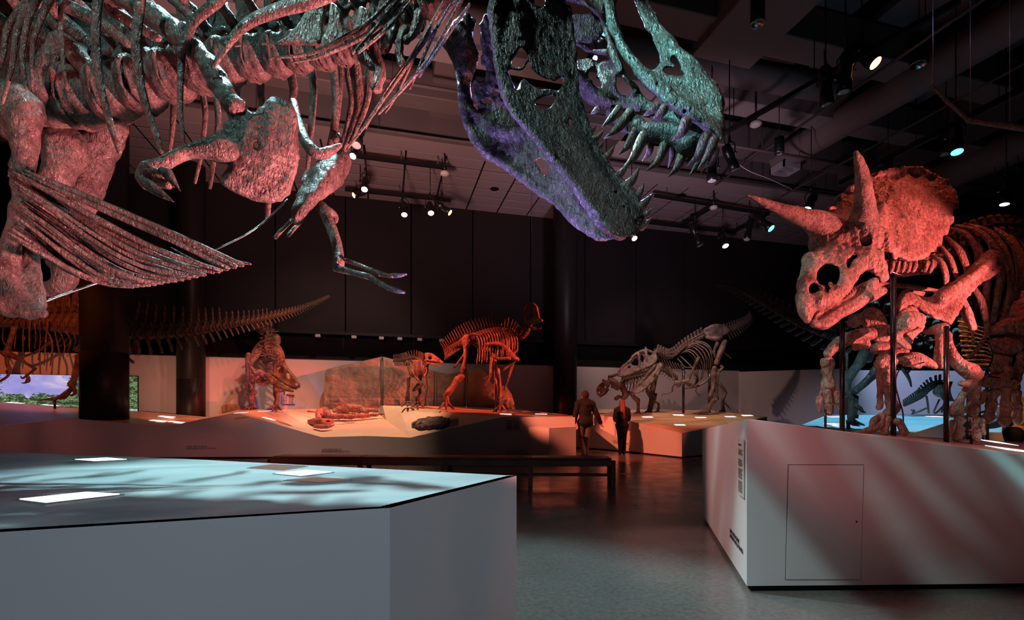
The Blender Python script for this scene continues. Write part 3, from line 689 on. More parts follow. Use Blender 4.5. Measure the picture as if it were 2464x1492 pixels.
for px0, px1 in ((778.5, 919.5), (920.5, 1047.5), (1048.5, 1121.5), (1122.5, 1245.5)):
    nx, nz = int((px1 - px0) * .8), 90; v, f = [], []
    for i in range(nx + 1):
        px = px0 + (px1 - px0) * i / nx; D = 16.75; yt = rock_top(px)
        for j in range(nz + 1):
            py = yt + (1003 - yt) * j / nz; p = P(px, py, D); e = min(i, nx - i, j + 1, 4) / 4
            q = p - FW * (relief(p.x, p.z) * e + .1 * e); v.append(tuple(q))
    n0 = len(v)
    for i in range(nx + 1):
        px = px0 + (px1 - px0) * i / nx; yt = rock_top(px); v.append(tuple(P(px, yt, 16.75) + FW * .22 ))
    f = [(i * (nz + 1) + j, i * (nz + 1) + j + 1, (i + 1) * (nz + 1) + j + 1, (i + 1) * (nz + 1) + j) for i in range(nx) for j in range(nz)] + [(i * (nz + 1), (i + 1) * (nz + 1), n0 + i + 1, n0 + i) for i in range(nx)]
    obj('rock_panel', (v, f), M['rock'], rc)
def wall_sign(px0, px1, py0, py1, label, dim=.06):
    D = YL / (FW.y - (px0 - CX) / F * .252); zz = lambda py: H + (HZ - py) / F * D
    t = thing('wall_sign', face_pt(low0, low1, px0, zz(py1)), label, 'sign'); info_panel(t, low0 - Vector((0, dim, 0)), low1 - Vector((0, dim, 0)), px0, px1, zz(py1), zz(py0), seed=9, head=False); return t
ws = wall_sign(679, 710, 949, 972, 'small text sign on the wall below the front-facing skull')
D = 17.2; fz = Sdf(.02); fz.capz((0, 0, 1), [(690, 950, 2), (698, 949, 4), (707, 950, 2)], 17.0, k=.03); sobj('fossil_sample', fz, M['rock'], ws)
lbl = thing('label_plate', P(1094, 1023, 13.6), 'small tilted label plate beside the dark fossil slab', 'label')
c, n = ray_plane(1094, 1021, V[5], V[6], V[22]); x = (RT - n * RT.dot(n)).normalized(); y = n.cross(x)
obj('plate_sheet', plate([c + x * sx * .13 + y * sy * .11 + n * (.05 + .05 * sy) for sx, sy in ((-1, -1), (1, -1), (1, 1), (-1, 1))], .01, n), M['panel'], lbl, smooth=False)
obj('printed_text', join(*[plate([c + x * sx + y * (yy + sy) + n * (.062 + .45 * yy) for sx, sy in ((-.1, -.006), (.1, -.006), (.1, .006), (-.1, .006))], .002, n) for yy in (-.07, -.03, .01, .05)]), M['ink'], lbl, smooth=False)
# dark fossil slab in the basin
fs = Sdf(.018); zf6 = (740, 960, 6.484)
pl = (V[5], V[6], V[22]); cpts = []
for q in [(1680, 430), (1750, 390), (1900, 350), (2060, 355), (2180, 375), (2190, 410), (2100, 450), (1900, 460), (1780, 470)]:
    c, n = ray_plane(740 + q[0] / 6.484, 960 + q[1] / 6.484, *pl); cpts.append((c.x, c.y, c.z + .05, .075))
fs.cap(cpts[:5], k=.06); fs.cap(cpts[5:] + cpts[:1], k=.06); fs.cap([cpts[0], cpts[3], cpts[6]], k=.06); fs.cap([cpts[1], cpts[7], cpts[4]], k=.06); fs.cap([cpts[2], cpts[6]], k=.06); fs.cap([cpts[1], cpts[5]], k=.06); fs.cap([cpts[3], cpts[7]], k=.06); fs.cap([cpts[8], cpts[3]], k=.06); fs.cap([cpts[0], cpts[4]], k=.06)
t = thing('fossil_slab', (cpts[2][0], cpts[2][1], cpts[2][2] - .05), 'dark lumpy fossil slab lying in the basin', 'fossil'); sobj('slab_body', fs, M['fargrey'], t, [(.02, 40, 1), (.012, 85, 2)])
# skull and limbs lying in the basin, red
lie = thing('fossil_skeleton', P(840, 1012, 14.2), 'red crushed skeleton with bent neck lying in the basin', 'fossil')
def onb(q, h, tr=(V[3], V[21], V[13])):
    c, n = ray_plane(740 + q[0] / 6.484, 960 + q[1] / 6.484, *tr); return (c.x, c.y, c.z + h)
def lt(pts, h=.1): return [(*onb(p, h + p[2] / 6.484 * 14 / F * .5), p[2] / 6.484 * 14 / F) for p in pts]
s1 = Sdf(.02); s1.cap(lt([(30, 420, 30), (120, 440, 60), (250, 450, 65), (360, 430, 45), (400, 410, 25)]), k=.06); s1.cap(lt([(120, 500, 30), (260, 505, 36), (370, 490, 25)]), k=.04); s1.cap(lt([(180, 440, 40), (250, 450, 42)], .12), k=.05)
s1.cap(lt([(120, 470, 18), (170, 472, 18)], .16), sub=True, k=.02); s1.cap(lt([(300, 450, 22), (330, 448, 22)], .16), sub=True, k=.02)
sobj('skull', s1, M['redfossil'], lie, [(.012, 50, 1)])
s2 = Sdf(.022); s2.cap(lt([(180, 360, 35), (190, 310, 70), (260, 290, 80), (330, 330, 50)]), k=.06); s2.cap(lt([(330, 340, 40), (600, 350, 45), (800, 340, 40), (1000, 320, 30), (1190, 290, 12)]), k=.06); s2.cap(lt([(420, 250, 40), (600, 230, 80), (750, 230, 70), (900, 250, 50), (1080, 240, 30)]), k=.07)
s2.cap(lt([(400, 150, 25), (520, 150, 40), (700, 150, 30)], .1), k=.06)
sobj('body_slab', s2, M['redfossil'], lie, [(.02, 34, 2), (.012, 70, 1)])
for i in range(13): TB(lie, 'vertebra', zf6, [(560 + i * 42, 292 - i * 3, 14, 14.2), (570 + i * 42, 262 - i * 3, 9, 14.2)], mat=M['redfossil'], n=4, k=6)
TB(lie, 'leg_bone', zf6, [(0, 190, 14, 14.9), (120, 205, 12, 14.8), (230, 235, 16, 14.6)], mat=M['redfossil'], n=8); TB(lie, 'arm_bone', zf6, [(580, 190, 12, 14.3), (660, 160, 12, 14.2), (740, 115, 20, 14.2)], mat=M['redfossil'], n=8); TB(lie, 'rib', zf6, [(420, 200, 9, 14.1), (520, 160, 9, 14.1), (640, 180, 7, 14.0)], mat=M['redfossil'], n=8)
ro = Sdf(.025); ro.slab((0, 0, 1), [(534, 978), (548, 974), (575, 974), (600, 983), (602, 992), (534, 994)], 15.85, .16, rnd=.05, smooth=1)
t = thing('boulder', P(560, 990, 15.85), 'low brown rock step beside the thinner black column', 'rock'); sobj('rock_body', ro, M['rock'], t, [(.03, 7, 1), (.02, 18, 2.5)])

# ------------------------------------------------------------------ bench
bt = thing('bench', PZ(1060, 8.1, 0), 'long low dark wooden bench in four joined lengths in the aisle', 'bench')
bl, br = PZ(643, 8.25, 0), PZ(1481, 7.95, 0); bx = (br - bl).normalized(); by = Vector((-bx.y, bx.x, 0)); L = (br - bl).length
Mb = Matrix((bx, by, UP)).transposed().to_4x4(); Mb.translation = bl
js = [0, .272, .52, .762, 1.0]
for i in range(4):
    x0, x1 = js[i] * L, js[i + 1] * L
    obj('seat', bbox(x0 + (.06 if i == 0 else .006), x1 - (.06 if i == 3 else .006), .03, .47, .43, .47, .012), M['benchwood'], bt, Mb, False)
    obj('seat_rail', bbox(x0 + .004, x1 - .004, 0, .05, .33, .43, .008), M['benchwood'], bt, Mb, False); obj('seat_rail', bbox(x0 + .004, x1 - .004, .45, .5, .33, .43, .008), M['benchwood'], bt, Mb, False)
    obj('stretcher', bbox(x0 + .02, x1 - .02, .23, .27, .14, .19, .006), M['benchwood'], bt, Mb, False)
for u in js:
    for w in (0.0, .44):
        xx = min(max(u * L, .03), L - .03); obj('leg', bbox(xx - .035, xx + .035, w, w + .06, 0, .43, .006), M['benchwood'], bt, Mb, False)
    obj('cross_rail', bbox(xx - .025, xx + .025, .06, .44, .14, .19, .006), M['benchwood'], bt, Mb, False)

# ------------------------------------------------------------------ visitors
M['skin'] = plain('skin', (.5, .3, .22), .5); M['hairbrown'] = plain('hair_brown', (.04, .02, .014), .6, 0, 40, .4); M['hairred'] = plain('hair_long', (.16, .06, .035), .5, 0, 30, .4)
M['jacket'] = plain('dark_jacket', (.018, .018, .02), .8, 0, 20, .3); M['jeans'] = plain('blue_grey_trousers', (.085, .08, .09), .85, 0, 30, .2); M['leggings'] = plain('black_leggings', (.012, .012, .014), .7); M['shoe'] = plain('dark_shoe', (.02, .018, .018), .5)
M['shirt'] = plain('pale_shirt', (.3, .32, .4), .8)
def person(label, Mx, pose, hgt, jacket, trousers, hair, hairlong=False, coat=.0, hood=False, short=False):
    t = thing('person', Mx.translation, label, 'person'); s = hgt / 1.75
    J = {k: np.array(v, float) * s for k, v in pose.items()}
    def c(S, pts, k=.03): S.cap([(*(J[p] if isinstance(p, str) else np.array(p, float) * s), r * s) for p, r in pts], k=k * s)
    B = Sdf(.0095 * s)
    def add(S, e=0., legs=True, arms=True, torso=True, head=True):
        if torso: c(S, [('pelvis', .135 + e), ('waist', .12 + e), ('chest', .15 + e), ('neck0', .075 + e)], .06); c(S, [('shl', .062 + e), ('neck0', .08 + e), ('shr', .062 + e)], .06); c(S, [('hipl', .1 + e), ('hipr', .1 + e)], .06)
        if legs:
            for q in 'lr': c(S, [('hip' + q, .09 + e), ('kn' + q, .058 + e), ('an' + q, .04 + e)], .03)
        if arms:
            for q in 'lr': c(S, [('sh' + q, .055 + e), ('el' + q, .042 + e), ('wr' + q, .03 + e)], .03)
        if head: c(S, [('neck0', .056), ('head', .06)], .03)
    add(B)
    h = J['head']; B.ell(h, (.076 * s, .095 * s, .118 * s), k=.02); B.ell(h + np.array((0, .085, -.02)) * s, (.016 * s, .028 * s, .026 * s), k=.02); B.ell(h + np.array((0, .075, -.085)) * s, (.035 * s, .03 * s, .03 * s), k=.03)
    for sx in (-1, 1): B.ell(h + np.array((sx * .078, -.005, -.01)) * s, (.012 * s, .022 * s, .032 * s), k=.008); B.ell(h + np.array((sx * .032, .093, .012)) * s, (.014 * s, .012 * s, .009 * s), k=.008, sub=True)
    B.ell(h + np.array((0, .1, -.055)) * s, (.026 * s, .012 * s, .005 * s), k=.006, sub=True)
    for q, sg in (('l', -1), ('r', 1)):
        w, e = J['wr' + q], J['el' + q]; d = (w - e) / np.linalg.norm(w - e); sd = np.cross(d, (1, 0, 0)); sd = np.array((0, 1., 0)) - d * d[1]; sd /= np.linalg.norm(sd)
        pm = w + d * .075 * s; B.cap([(*w, .028 * s), (*pm, .034 * s)], k=.02)
        for i, (o, ln) in enumerate(((-.03, .07), (-.01, .085), (.01, .08), (.03, .06))):
            b0 = pm + sd * o * s; n_ = np.cross(sd, d) * -sg; B.cap([(*b0, .011 * s), (*(b0 + d * ln * .55 * s), .0105 * s), (*(b0 + d * ln * .95 * s + n_ * .018 * s), .009 * s)], k=.006)
        b0 = w + d * .03 * s + sd * .03 * s; B.cap([(*b0, .013 * s), (*(b0 + d * .03 * s + sd * .022 * s), .012 * s), (*(b0 + d * .06 * s + sd * .025 * s), .01 * s)], k=.008)
    for q in 'lr':
        a_ = J['an' + q]; B.cap([(a_[0], a_[1] - .03 * s, .045 * s, .036 * s), (a_[0], a_[1] + .13 * s, .03 * s, .028 * s)], k=.03)
    sobj('body', B, M['skin'], t, (), Mx)
    K = Sdf(.013 * s)
    if short: c(K, [('waist', .15), ('chest', .175), ('neck0', .1)], .06); c(K, [('shl', .09), ('neck0', .1), ('shr', .09)], .06); add(K, .03, False, True, False, False)
    else: add(K, .03, False, True, True, False)
    if coat: c(K, [('waist', .14), ('pelvis', .165), ((0, J['pelvis'][1] / s, J['pelvis'][2] / s - coat), .17)], .08)
    if hood: c(K, [((-.07, -.09, 1.42), .05), ((0, -.12, 1.4), .06), ((.07, -.09, 1.42), .05)], .05)
    sobj('jacket', K, jacket, t, [(.004, 38, 1)], Mx)
    T_ = Sdf(.013 * s); add(T_, .016, True, False, False, False); c(T_, [('hipl', .11), ('hipr', .11)], .06); sobj('trousers', T_, trousers, t, [(.003, 40, 2)], Mx)
    for q in 'lr':
        a_ = J['an' + q]; S_ = Sdf(.009); S_.cap([(a_[0], a_[1] - .045 * s, .05 * s, .05 * s), (a_[0], a_[1] + .06 * s, .045 * s, .05 * s), (a_[0], a_[1] + .16 * s, .036 * s, .042 * s)], k=.02); S_.ell((a_[0], a_[1] + .05, a_[2] - .045 * s - .1), (.3, .4, .1 - .02), k=.004, sub=True); sobj('shoe', S_, M['shoe'], t, (), Mx)
    Hh = Sdf(.01); Hh.ell(h + np.array((0, -.025, .028)) * s, (.096 * s, .108 * s, .124 * s), k=.02); Hh.ell(h + np.array((0, .12, -.06)) * s, (.09 * s, .09 * s, .12 * s), k=.02, sub=True)
    if hairlong: c(Hh, [((0, h[1] / s - .05, h[2] / s + .01), .09), ((0, h[1] / s - .15, h[2] / s - .2), .085), ((.01, h[1] / s - .22, h[2] / s - .45), .06)], .05)
    else: Hh.ell(h + np.array((0, -.05, -.14)) * s, (.12 * s, .12 * s, .05 * s), k=.02, sub=True)
    sobj('hair', Hh, hair, t, [(.003, 90, 1), (.003, 50, 3)], Mx); return t
walk = dict(pelvis=(0, 0, .96), waist=(0, .01, 1.12), chest=(0, .02, 1.3), neck0=(0, .01, 1.47), head=(0.01, .03, 1.63), shl=(-.19, .01, 1.42), shr=(.19, .0, 1.42), ell=(-.25, .06, 1.13), elr=(.3, -.05, 1.16), wrl=(-.23, .2, .93), wrr=(.42, -.02, .93),
            hipl=(-.09, 0, .92), hipr=(.09, 0, .92), knl=(-.08, .05, .5), knr=(.06, .0, .5), anl=(-.07, -.1, .075), anr=(.02, -.02, .075))
stand = dict(pelvis=(0, 0, .96), waist=(0, .01, 1.12), chest=(0, .02, 1.3), neck0=(0, .02, 1.47), head=(0, .06, 1.62), shl=(-.17, .02, 1.41), shr=(.17, .02, 1.41), ell=(-.22, .08, 1.15), elr=(.22, .08, 1.15), wrl=(-.12, .24, 1.05), wrr=(.12, .24, 1.05),
             hipl=(-.085, 0, .92), hipr=(.085, 0, .92), knl=(-.07, .02, .5), knr=(.07, .02, .5), anl=(-.06, 0, .075), anr=(.06, 0, .075))
def at(px, D, rz): return Matrix.Translation(PZ(px, D, 0)) @ Matrix.Rotation(-YAW + R(rz), 4, 'Z')
person('man in dark hooded jacket walking away past the black column', at(1408, 13.3, 12), walk, 1.8, M['jacket'], M['jeans'], M['hairbrown'], hood=True)
person('woman with long reddish hair and dark coat standing at the biting skeleton', at(1497, 14.35, -4), stand, 1.6, M['jacket'], M['leggings'], M['hairred'], True, .2)
person('visitor in pale shirt and black trousers half hidden beyond the horned skeleton', at(2440, 7.4, 40), stand, 1.7, M['shirt'], M['leggings'], M['hairbrown'], short=True)

# ------------------------------------------------------------------ lamps and tracks
def unproj(px, py, z): return P(px, py, (z - H) * F / (HZ - py))
def spot_lamp(px, py, D, ln, aim, lens, label, r=.11, bars=True):
    """theatre spot whose lens sits at (px, py); aim = direction of the beam; ln = length"""
    p = P(px, py, D); aim = Vector(aim).normalized(); q = p - aim * ln
    t = thing('stage_spotlight', q, label, 'spotlight')
    obj('lamp_housing', lathe(q, p, [(0, r * .55), (.05, r * .8), (.35, r), (.38, r * .86), (.7, r * .86), (.72, r), (.8, r), (1, r * 1.02)], 16), M['steel'], t)
    obj('lamp_lens', lathe(p - aim * .02, p + aim * .012, [(0, r * .86), (.6, r * .86), (1, r * .6)], 16), lens, t)
    m = q.lerp(p, .45); sd = aim.cross(UP); sd = sd.normalized() if sd.length > .1 else RT
    top = m + UP * .34
    obj('yoke', join(tube([(*(m + sd * (r + .02)), .014), (*(m + sd * (r + .03) + UP * .2), .014), (*(top + sd * .03), .014)], 8, 6), tube([(*(m - sd * (r + .02)), .014), (*(m - sd * (r + .03) + UP * .2), .014), (*(top - sd * .03), .014)], 8, 6), cyl(top - UP * .02, top + UP * .12, .03, k=8)), M['steel'], t)
    obj('power_cable', tube([(*q, .009), (*(q + UP * .25 - aim * .1), .009), (*(top + UP * .1), .009)], 10, 5), M['steel'], t)
    zt = ZC if top.y > 14.65 else 11.3
    obj('hanger_rod', cyl(top + UP * .1, (top.x, top.y, zt), .014, k=6), M['steel'], t)
    if bars: obj('safety_knob', cyl(m + sd * (r + .01), m + sd * (r + .07), .025, k=8), M['chrome'], t)
    return t
dn = (0, -.12, -1); toc = -FW
spot_lamp(877, 456, 14.8, .55, (-.05, -.5, -.86), M['lampwarm'], 'warm lit spotlight hanging under the far shoulder bone')
spot_lamp(851, 470, 15.8, .45, (-.8, -.35, -.5), M['lamporange'], 'orange spotlight pointing left below the far shoulder bone', .1)
spot_lamp(973, 517, 15.6, .55, (0, -.45, -.9), M['lampwarm'], 'leftmost of the three warm spotlights above the dark wall')
spot_lamp(1037, 513, 15.6, .5, (.05, -.5, -.86), M['lampwarm'], 'middle of the three warm spotlights above the dark wall')
spot_lamp(1083, 512, 15.5, .6, (.75, -.3, -.6), M['lamporange'], 'rightmost of the three warm spotlights, tilted right')
spot_lamp(857, 350, 11, .6, (-.15, -.3, -.95), M['lampoff'], 'large dark spotlight behind the thin neck ribs', .13)
spot_lamp(849, 376, 11.5, .35, (-.3, -.5, -.8), M['lampwarm'], 'small glowing spotlight touching the far shoulder bone', .09)
spot_lamp(1527, 574, 15, .4, (.1, -.6, -.75), M['lampwarm'], 'warm spotlight just below the chin of the big jaws', .1)
spot_lamp(1746, 592, 19, .7, (0, -.45, -.9), M['lampwhite'], 'cold white spotlight low on the soffit', .14)
spot_lamp(1684, 592, 18.5, .9, (.35, -.1, -.9), M['lampoff'], 'unlit spotlight left of the cold white one', .13)
spot_lamp(1797, 577, 18.5, .9, (-.3, -.1, -.9), M['lampoff'], 'unlit spotlight between the white and cyan ones', .13)
spot_lamp(1856, 550, 16, .7, (.3, -.6, -.7), M['lampcyan'], 'cyan spotlight behind the tip of the left brow horn', .14)
spot_lamp(1942, 506, 14, .9, (-.6, -.3, -.7), M['lampwhite'], 'tilted spotlight above the left brow horn', .13)
spot_lamp(2107, 152, 10.5, .75, (.25, -.55, -.8), M['lamporange'], 'orange glowing spotlight high on the ceiling track', .15)
spot_lamp(2030, 222, 10.2, .8, (0, .1, -1), M['lampoff'], 'black spotlight hanging straight down beside the orange one', .14)
spot_lamp(1990, 252, 10.2, .75, (.2, .1, -1), M['lampoff'], 'slender bronze spotlight with a curved bracket', .13)
spot_lamp(2275, 372, 12.4, .65, (-.05, 0, -1), M['lampoff'], 'grey spotlight left of the cyan one under the wing bone', .13)
spot_lamp(2303, 366, 10.8, .75, (-.2, -.2, -1), M['lampcyan'], 'cyan lit spotlight under the long wing bone', .13)
spot_lamp(2417, 492, 12, .7, (-.15, 0, -1), M['lampwhite'], 'pale spotlight above the arched ribs at right', .11)
spot_lamp(1713, 436, 11.5, .6, (0, 0, -1), M['lampoff'], 'spotlight hanging under the snout tip of the big skull', .12)
spot_lamp(1768, 408, 11.5, .6, (.5, .1, -.8), M['lampoff'], 'slanted spotlight right of the snout tip', .12)
spot_lamp(1432, 140, 9.5, .4, (-.12, -1, -.75), M['lampstar'], 'dazzling white spotlight shining through the open skull', .05)
spot_lamp(1457, 70, 9, .5, (-.1, -.9, -.4), M['lampcyan'], 'cyan spotlight glimpsed through the skull opening', .13)
def can(px, py, D, r, h, label):
    p = P(px, py, D); t = thing('ceiling_can_light', p + UP * h, label, 'light')
    obj('can_housing', lathe(p + UP * h, p, [(0, r * .96), (.03, r), (1, r), (1.0, r * .9), (.93, r * .82), (.7, r * .5)], 24), M['black'], t)
    obj('can_rim', lathe(p + UP * .01, p - UP * .012, [(0, r), (.3, r * 1.05), (1, r * 1.02), (1, r * .86), (.2, r * .84)], 24), M['chrome'], t)
    obj('louvre', join(*[box(p.x + i * r * .3 - .006, p.x + i * r * .3 + .006, p.y - r * .8, p.y + r * .8, p.z + .01, p.z + .09) for i in (-2, -1, 0, 1, 2)]), M['chrome'], t, smooth=False)
    obj('hanger_rod', cyl(p + UP * h, (p.x, p.y, 11.3), .012, k=6), M['steel'], t)
can(1823, 57, 9.5, .13, .9, 'black can light high up left of the wide beam')
can(2211, 155, 11, .17, .55, 'black can light with chrome rim right of the orange spotlight')
can(1875, 368, 13, .12, .4, 'small black can light above the left brow horn')
can(2137, 411, 14, .12, .4, 'small can light peeking over the horned frill')
def track(p0, p1, label, r=.045):
    t = thing('lighting_track', p0, label, 'track'); d = (p1 - p0).normalized(); s = d.cross(UP).normalized() * r; u = UP * r * 1.2
    q = [p0 - s - u, p0 + s - u, p0 + s + u, p0 - s + u]; w = [x + (p1 - p0) for x in q]
    obj('track_rail', ([tuple(x) for x in q + w], [(3, 2, 1, 0), (4, 5, 6, 7), (0, 1, 5, 4), (1, 2, 6, 5), (2, 3, 7, 6), (3, 0, 4, 7)]), M['steel'], t, smooth=False)
    for i in range(3):
        p = p0.lerp(p1, .1 + .4 * i); obj('track_hanger', cyl(p, (p.x, p.y, min(11.3, p.z + 1.2)), .012, k=5), M['steel'], t)
def tr(px0, py0, px1, py1, z, label): track(unproj(px0, py0, z), unproj(px1, py1, z), label)
tr(850, 374, 1075, 404, 9.0, 'straight track under the tile ceiling left of the jaws'); tr(830, 455, 1085, 482, 9.0, 'track carrying the three warm spotlights')
tr(1575, 470, 1850, 515, 9.0, 'upper rail of the rectangular track frame right of the jaws'); tr(1560, 535, 1770, 560, 9.0, 'lower rail of the rectangular track frame'); tr(1845, 515, 1765, 558, 9.0, 'right rail of the rectangular track frame'); tr(1715, 497, 1635, 545, 9.0, 'middle rail of the rectangular track frame')
tr(2310, 0, 1725, 330, 8.6, 'long diagonal track above the snout of the big skull'); tr(2464, 210, 2020, 440, 8.5, 'diagonal track passing over the horned frill'); tr(2464, 415, 2330, 470, 8.4, 'short diagonal track at the right edge')
def disc(px, py, z, label):
    p = unproj(px, py, z); t = thing('smoke_detector', p, label, 'detector'); obj('detector_body', lathe(p + UP * .08, p - UP * .05, [(0, .1), (.2, .14), (.7, .14), (1, .08)], 20), M['panel'], t); obj('detector_stem', cyl(p + UP * .08, (p.x, p.y, ZC if p.y > 14.65 else 11.3), .025, k=8), M['steel'], t)
disc(1070, 419, 8.7, 'round pale detector at the end of the left track'); disc(1819, 300, 8.6, 'round pale detector under the diagonal track'); disc(1717, 501, 8.7, 'round pale detector on the rectangular track frame')
for px, py in ((1190, 455), (1515, 518), (1670, 516), (1640, 470)):
    p = unproj(px, py, ZC - .004); o = obj('ceiling_speaker', lathe(p + UP * .01, p - UP * .01, [(0, .16), (.6, .16), (1, .13)], 20), M['black'], so)
for i, px in enumerate((765, 852, 918, 962, 1010, 1062)):
    p = face_pt(Vector((-19, YW - .12, 0)), Vector((11.6, YW - .12, 0)), px, 4.062)
    t = thing('ledge_light', p, (ORD[i] + ' small box light from the left under the dark wall ledge') if 0 < i < 5 else ('leftmost' if i == 0 else 'rightmost') + ' small box light under the dark wall ledge', 'light', 'box lights under the wall ledge'); obj('light_body', bbox(p.x - .09, p.x + .09, p.y - .08, p.y + .08, p.z - .05, p.z + .06, .01), M['bezel'], t, smooth=False)
# hanging cable over the snout
w0, w1 = P(1757, 380, 12), P(1905, 455, 12)
t = thing('ceiling_cable', w0, 'loose grey cable sagging from the ceiling right of the snout', 'cable'); obj('cable_run', tube([(*w0, .012), (*P(1800, 410, 12), .012), (*P(1850, 430, 12), .012), (*w1, .012)], 20, 5), M['bezel'], t)
# ------------------------------------------------------------------ vertebra shapes (unit: centrum about one long, along x, spine up z)
def vert_mesh(name, m, res, spine=1.9, lean=.1, trans=1.0, width=.27, fat=.1, arch=True, nz=.02):
    s = Sdf(res)
    s.cap([(-.42, 0, 0, .58), (-.34, 0, 0, .5), (-.15, 0, 0, .41), (.15, 0, 0, .41), (.34, 0, 0, .5), (.42, 0, 0, .58)], k=.06)
    s.ell((-.93, 0, 0), (.48, 1.2, 1.2), k=.04, sub=True); s.ell((.93, 0, 0), (.48, 1.2, 1.2), k=.04, sub=True)
    if arch:
        for sg in (-1, 1):
            s.cap([(0, sg * .25, .35, .2), (-.02, sg * .22, .75, .16)], k=.12); s.cap([(0, sg * .2, .75, .16), (-.12, sg * trans * .7, .85, .13), (-.2, sg * trans, .95, .1)], k=.1)
            s.cap([(.05, sg * .2, .72, .13), (.42, sg * .22, .8, .1)], k=.08); s.cap([(-.05, sg * .15, .8, .13), (-.48, sg * .17, .85, .1)], k=.08)
    n = 5
    for i in range(n):
        t = i / (n - 1); z = .75 + (spine - .75) * t; x = -.05 - lean * t
        s.ell((x, 0, z), (width * (.8 + .35 * t), fat * (1 + .5 * t), (spine - .75) / n * .95 + .05), k=.1)
    return np_mesh(name, s.build([(nz, 9, 1), (nz * .6, 21, 2)]), m)
def chevron_mesh(name, m, L=1.3):
    s = Sdf(.05); s.cap([(0, .22, 0, .1), (-.1, .05, -.35, .12), (-.35, 0, -L, .1)], k=.08); s.cap([(0, -.22, 0, .1), (-.1, -.05, -.35, .12), (-.35, 0, -L, .13)], k=.08)
    return np_mesh(name, s.build(), m)
def frame(p, t, up, sc):
    t = Vector(t).normalized(); y = Vector(up).cross(t).normalized(); z = t.cross(y)
    m = Matrix((t * sc[0], y * sc[1], z * sc[2])).transposed().to_4x4(); m.translation = p; return m
def spine_row(root, me, zf, pts, n, zs=1., ys=1., D=None, up=UP, flip=1, chev=None, czs=1., name='vertebra', gap=1.0, u0=0, u1=1, roll=0):
    """vertebrae along a traced line; the row's radius gives the centrum radius"""
    a = cr(zpt(zf, pts, D), 200); seg = np.r_[0, np.cumsum(np.linalg.norm(np.diff(a[:, :3], axis=0), axis=1))]
    w = 1 / np.maximum(a[:, 3], 1e-4); cw = np.r_[0, np.cumsum((w[1:] + w[:-1]) / 2 * np.diff(seg))]; cw /= cw[-1]
    out = []
    for i in range(n):
        u = u0 + (u1 - u0) * (i + .5) / n; q = np.array([np.interp(u, cw, a[:, c]) for c in range(4)]); q0 = np.array([np.interp(u - .5 / n, cw, a[:, c]) for c in range(3)]); q1 = np.array([np.interp(u + .5 / n, cw, a[:, c]) for c in range(3)])
        L = np.linalg.norm(q1 - q0) * gap; t = Vector(q1 - q0) * flip; r = q[3] * 2
        z_ = zs(u) if callable(zs) else zs
        m = frame(Vector(q[:3]), t, up, (L, r * ys, r * z_)); o = obj(name, me(u) if callable(me) else me, None, root, m)
        if chev:
            c_ = czs(u) if callable(czs) else czs
            if c_ > .05: obj('chevron', chev, None, root, frame(Vector(q[:3]) - Vector(up) * q[3] * .9 - t.normalized() * L * .45, t, up, (r, r, r * c_)))
        out.append((Vector(q[:3]), t.normalized(), q[3]))
    return out
VN = vert_mesh('vertebra', M['rexv'], .028, 2.0, .1, 1.15, .34, .12, nz=.035)
VNC = vert_mesh('neck_vertebra', M['rexv'], .028, 1.5, .0, .9, .28, .16, nz=.05)

# ------------------------------------------------------------------ the big tyrannosaur overhead
bm = M['rex']; Z1, Z2, Z3, Z4, Z5, ZA, ZB, ZD = (0, 0, 3.731), (500, 0, 3.731), (0, 350, 3.39), (500, 200, 2.869), (1040, 0, 2.486), (1040, 0, 4.972), (1380, 0, 4.974), (1340, 260, 4.388)
rex = thing('tyrannosaur_skeleton', PZ(-200, 3.0, zn), 'huge dark tyrannosaur skeleton with open jaws hanging over the near plinth', 'skeleton')
# backbone
spine_row(rex, VN, (0, 0, 1), [(-60, 225, 62, 3.15), (40, 238, 64, 3.15), (150, 238, 62, 3.1), (265, 225, 58, 3.05), (345, 205, 54, 3.0), (430, 182, 50, 2.98), (510, 160, 47, 2.95), (580, 146, 45, 2.92), (650, 136, 42, 2.9), (720, 128, 38, 2.86), (775, 122, 35, 2.84)], 12, zs=1.05, ys=.95, up=UP + FW * .25)
spine_row(rex, VNC, (0, 0, 1), [(775, 122, 36, 2.84), (830, 105, 38, 2.82), (880, 88, 38, 2.8), (930, 62, 38, 2.76), (985, 28, 38, 2.72), (1040, -12, 38, 2.68), (1110, -60, 38, 2.62)], 8, zs=1.1, ys=1.0, up=UP - RT * .6 + FW * .1)
# near ribs
def rib(pts, D, **kw): return TB(rex, 'rib', (0, 0, 1), pts, D, bm, n=18, k=8, flat=.55, jit=.1, **kw)
rib([(172, -40, 8), (150, 0, 7), (146, 54, 6.5), (153, 160, 5.5), (161, 217, 4)], 2.55)
for q in ([(140, -30, 12), (118, 0, 11), (102, 40, 9), (80, 107, 7), (76, 212, 4)], [(110, -30, 12), (88, 0, 11), (67, 54, 9), (54, 134, 7), (63, 214, 4)], [(95, -20, 12), (67, 8, 11), (40, 80, 9), (29, 160, 7), (5, 249, 4)], [(80, -15, 12), (62, 5, 11), (19, 67, 9), (8, 134, 7), (-6, 172, 5)]): rib(q, 2.5)
rib([(238, -50, 15), (236, 0, 14), (230, 88, 12.5), (241, 200, 10), (263, 290, 9), (288, 367, 6)], 2.5)
rib([(340, -30, 15), (335, 27, 14), (328, 107, 13), (338, 200, 11), (356, 268, 9), (375, 322, 8), (388, 366, 6)], 2.48)
rib([(440, 60, 12), (438, 107, 11), (434, 188, 9), (434, 268, 7), (442, 343, 4)], 2.52)
rib([(545, -30, 16), (528, 0, 15), (469, 48, 14), (453, 80, 13), (432, 130, 10)], 2.5)
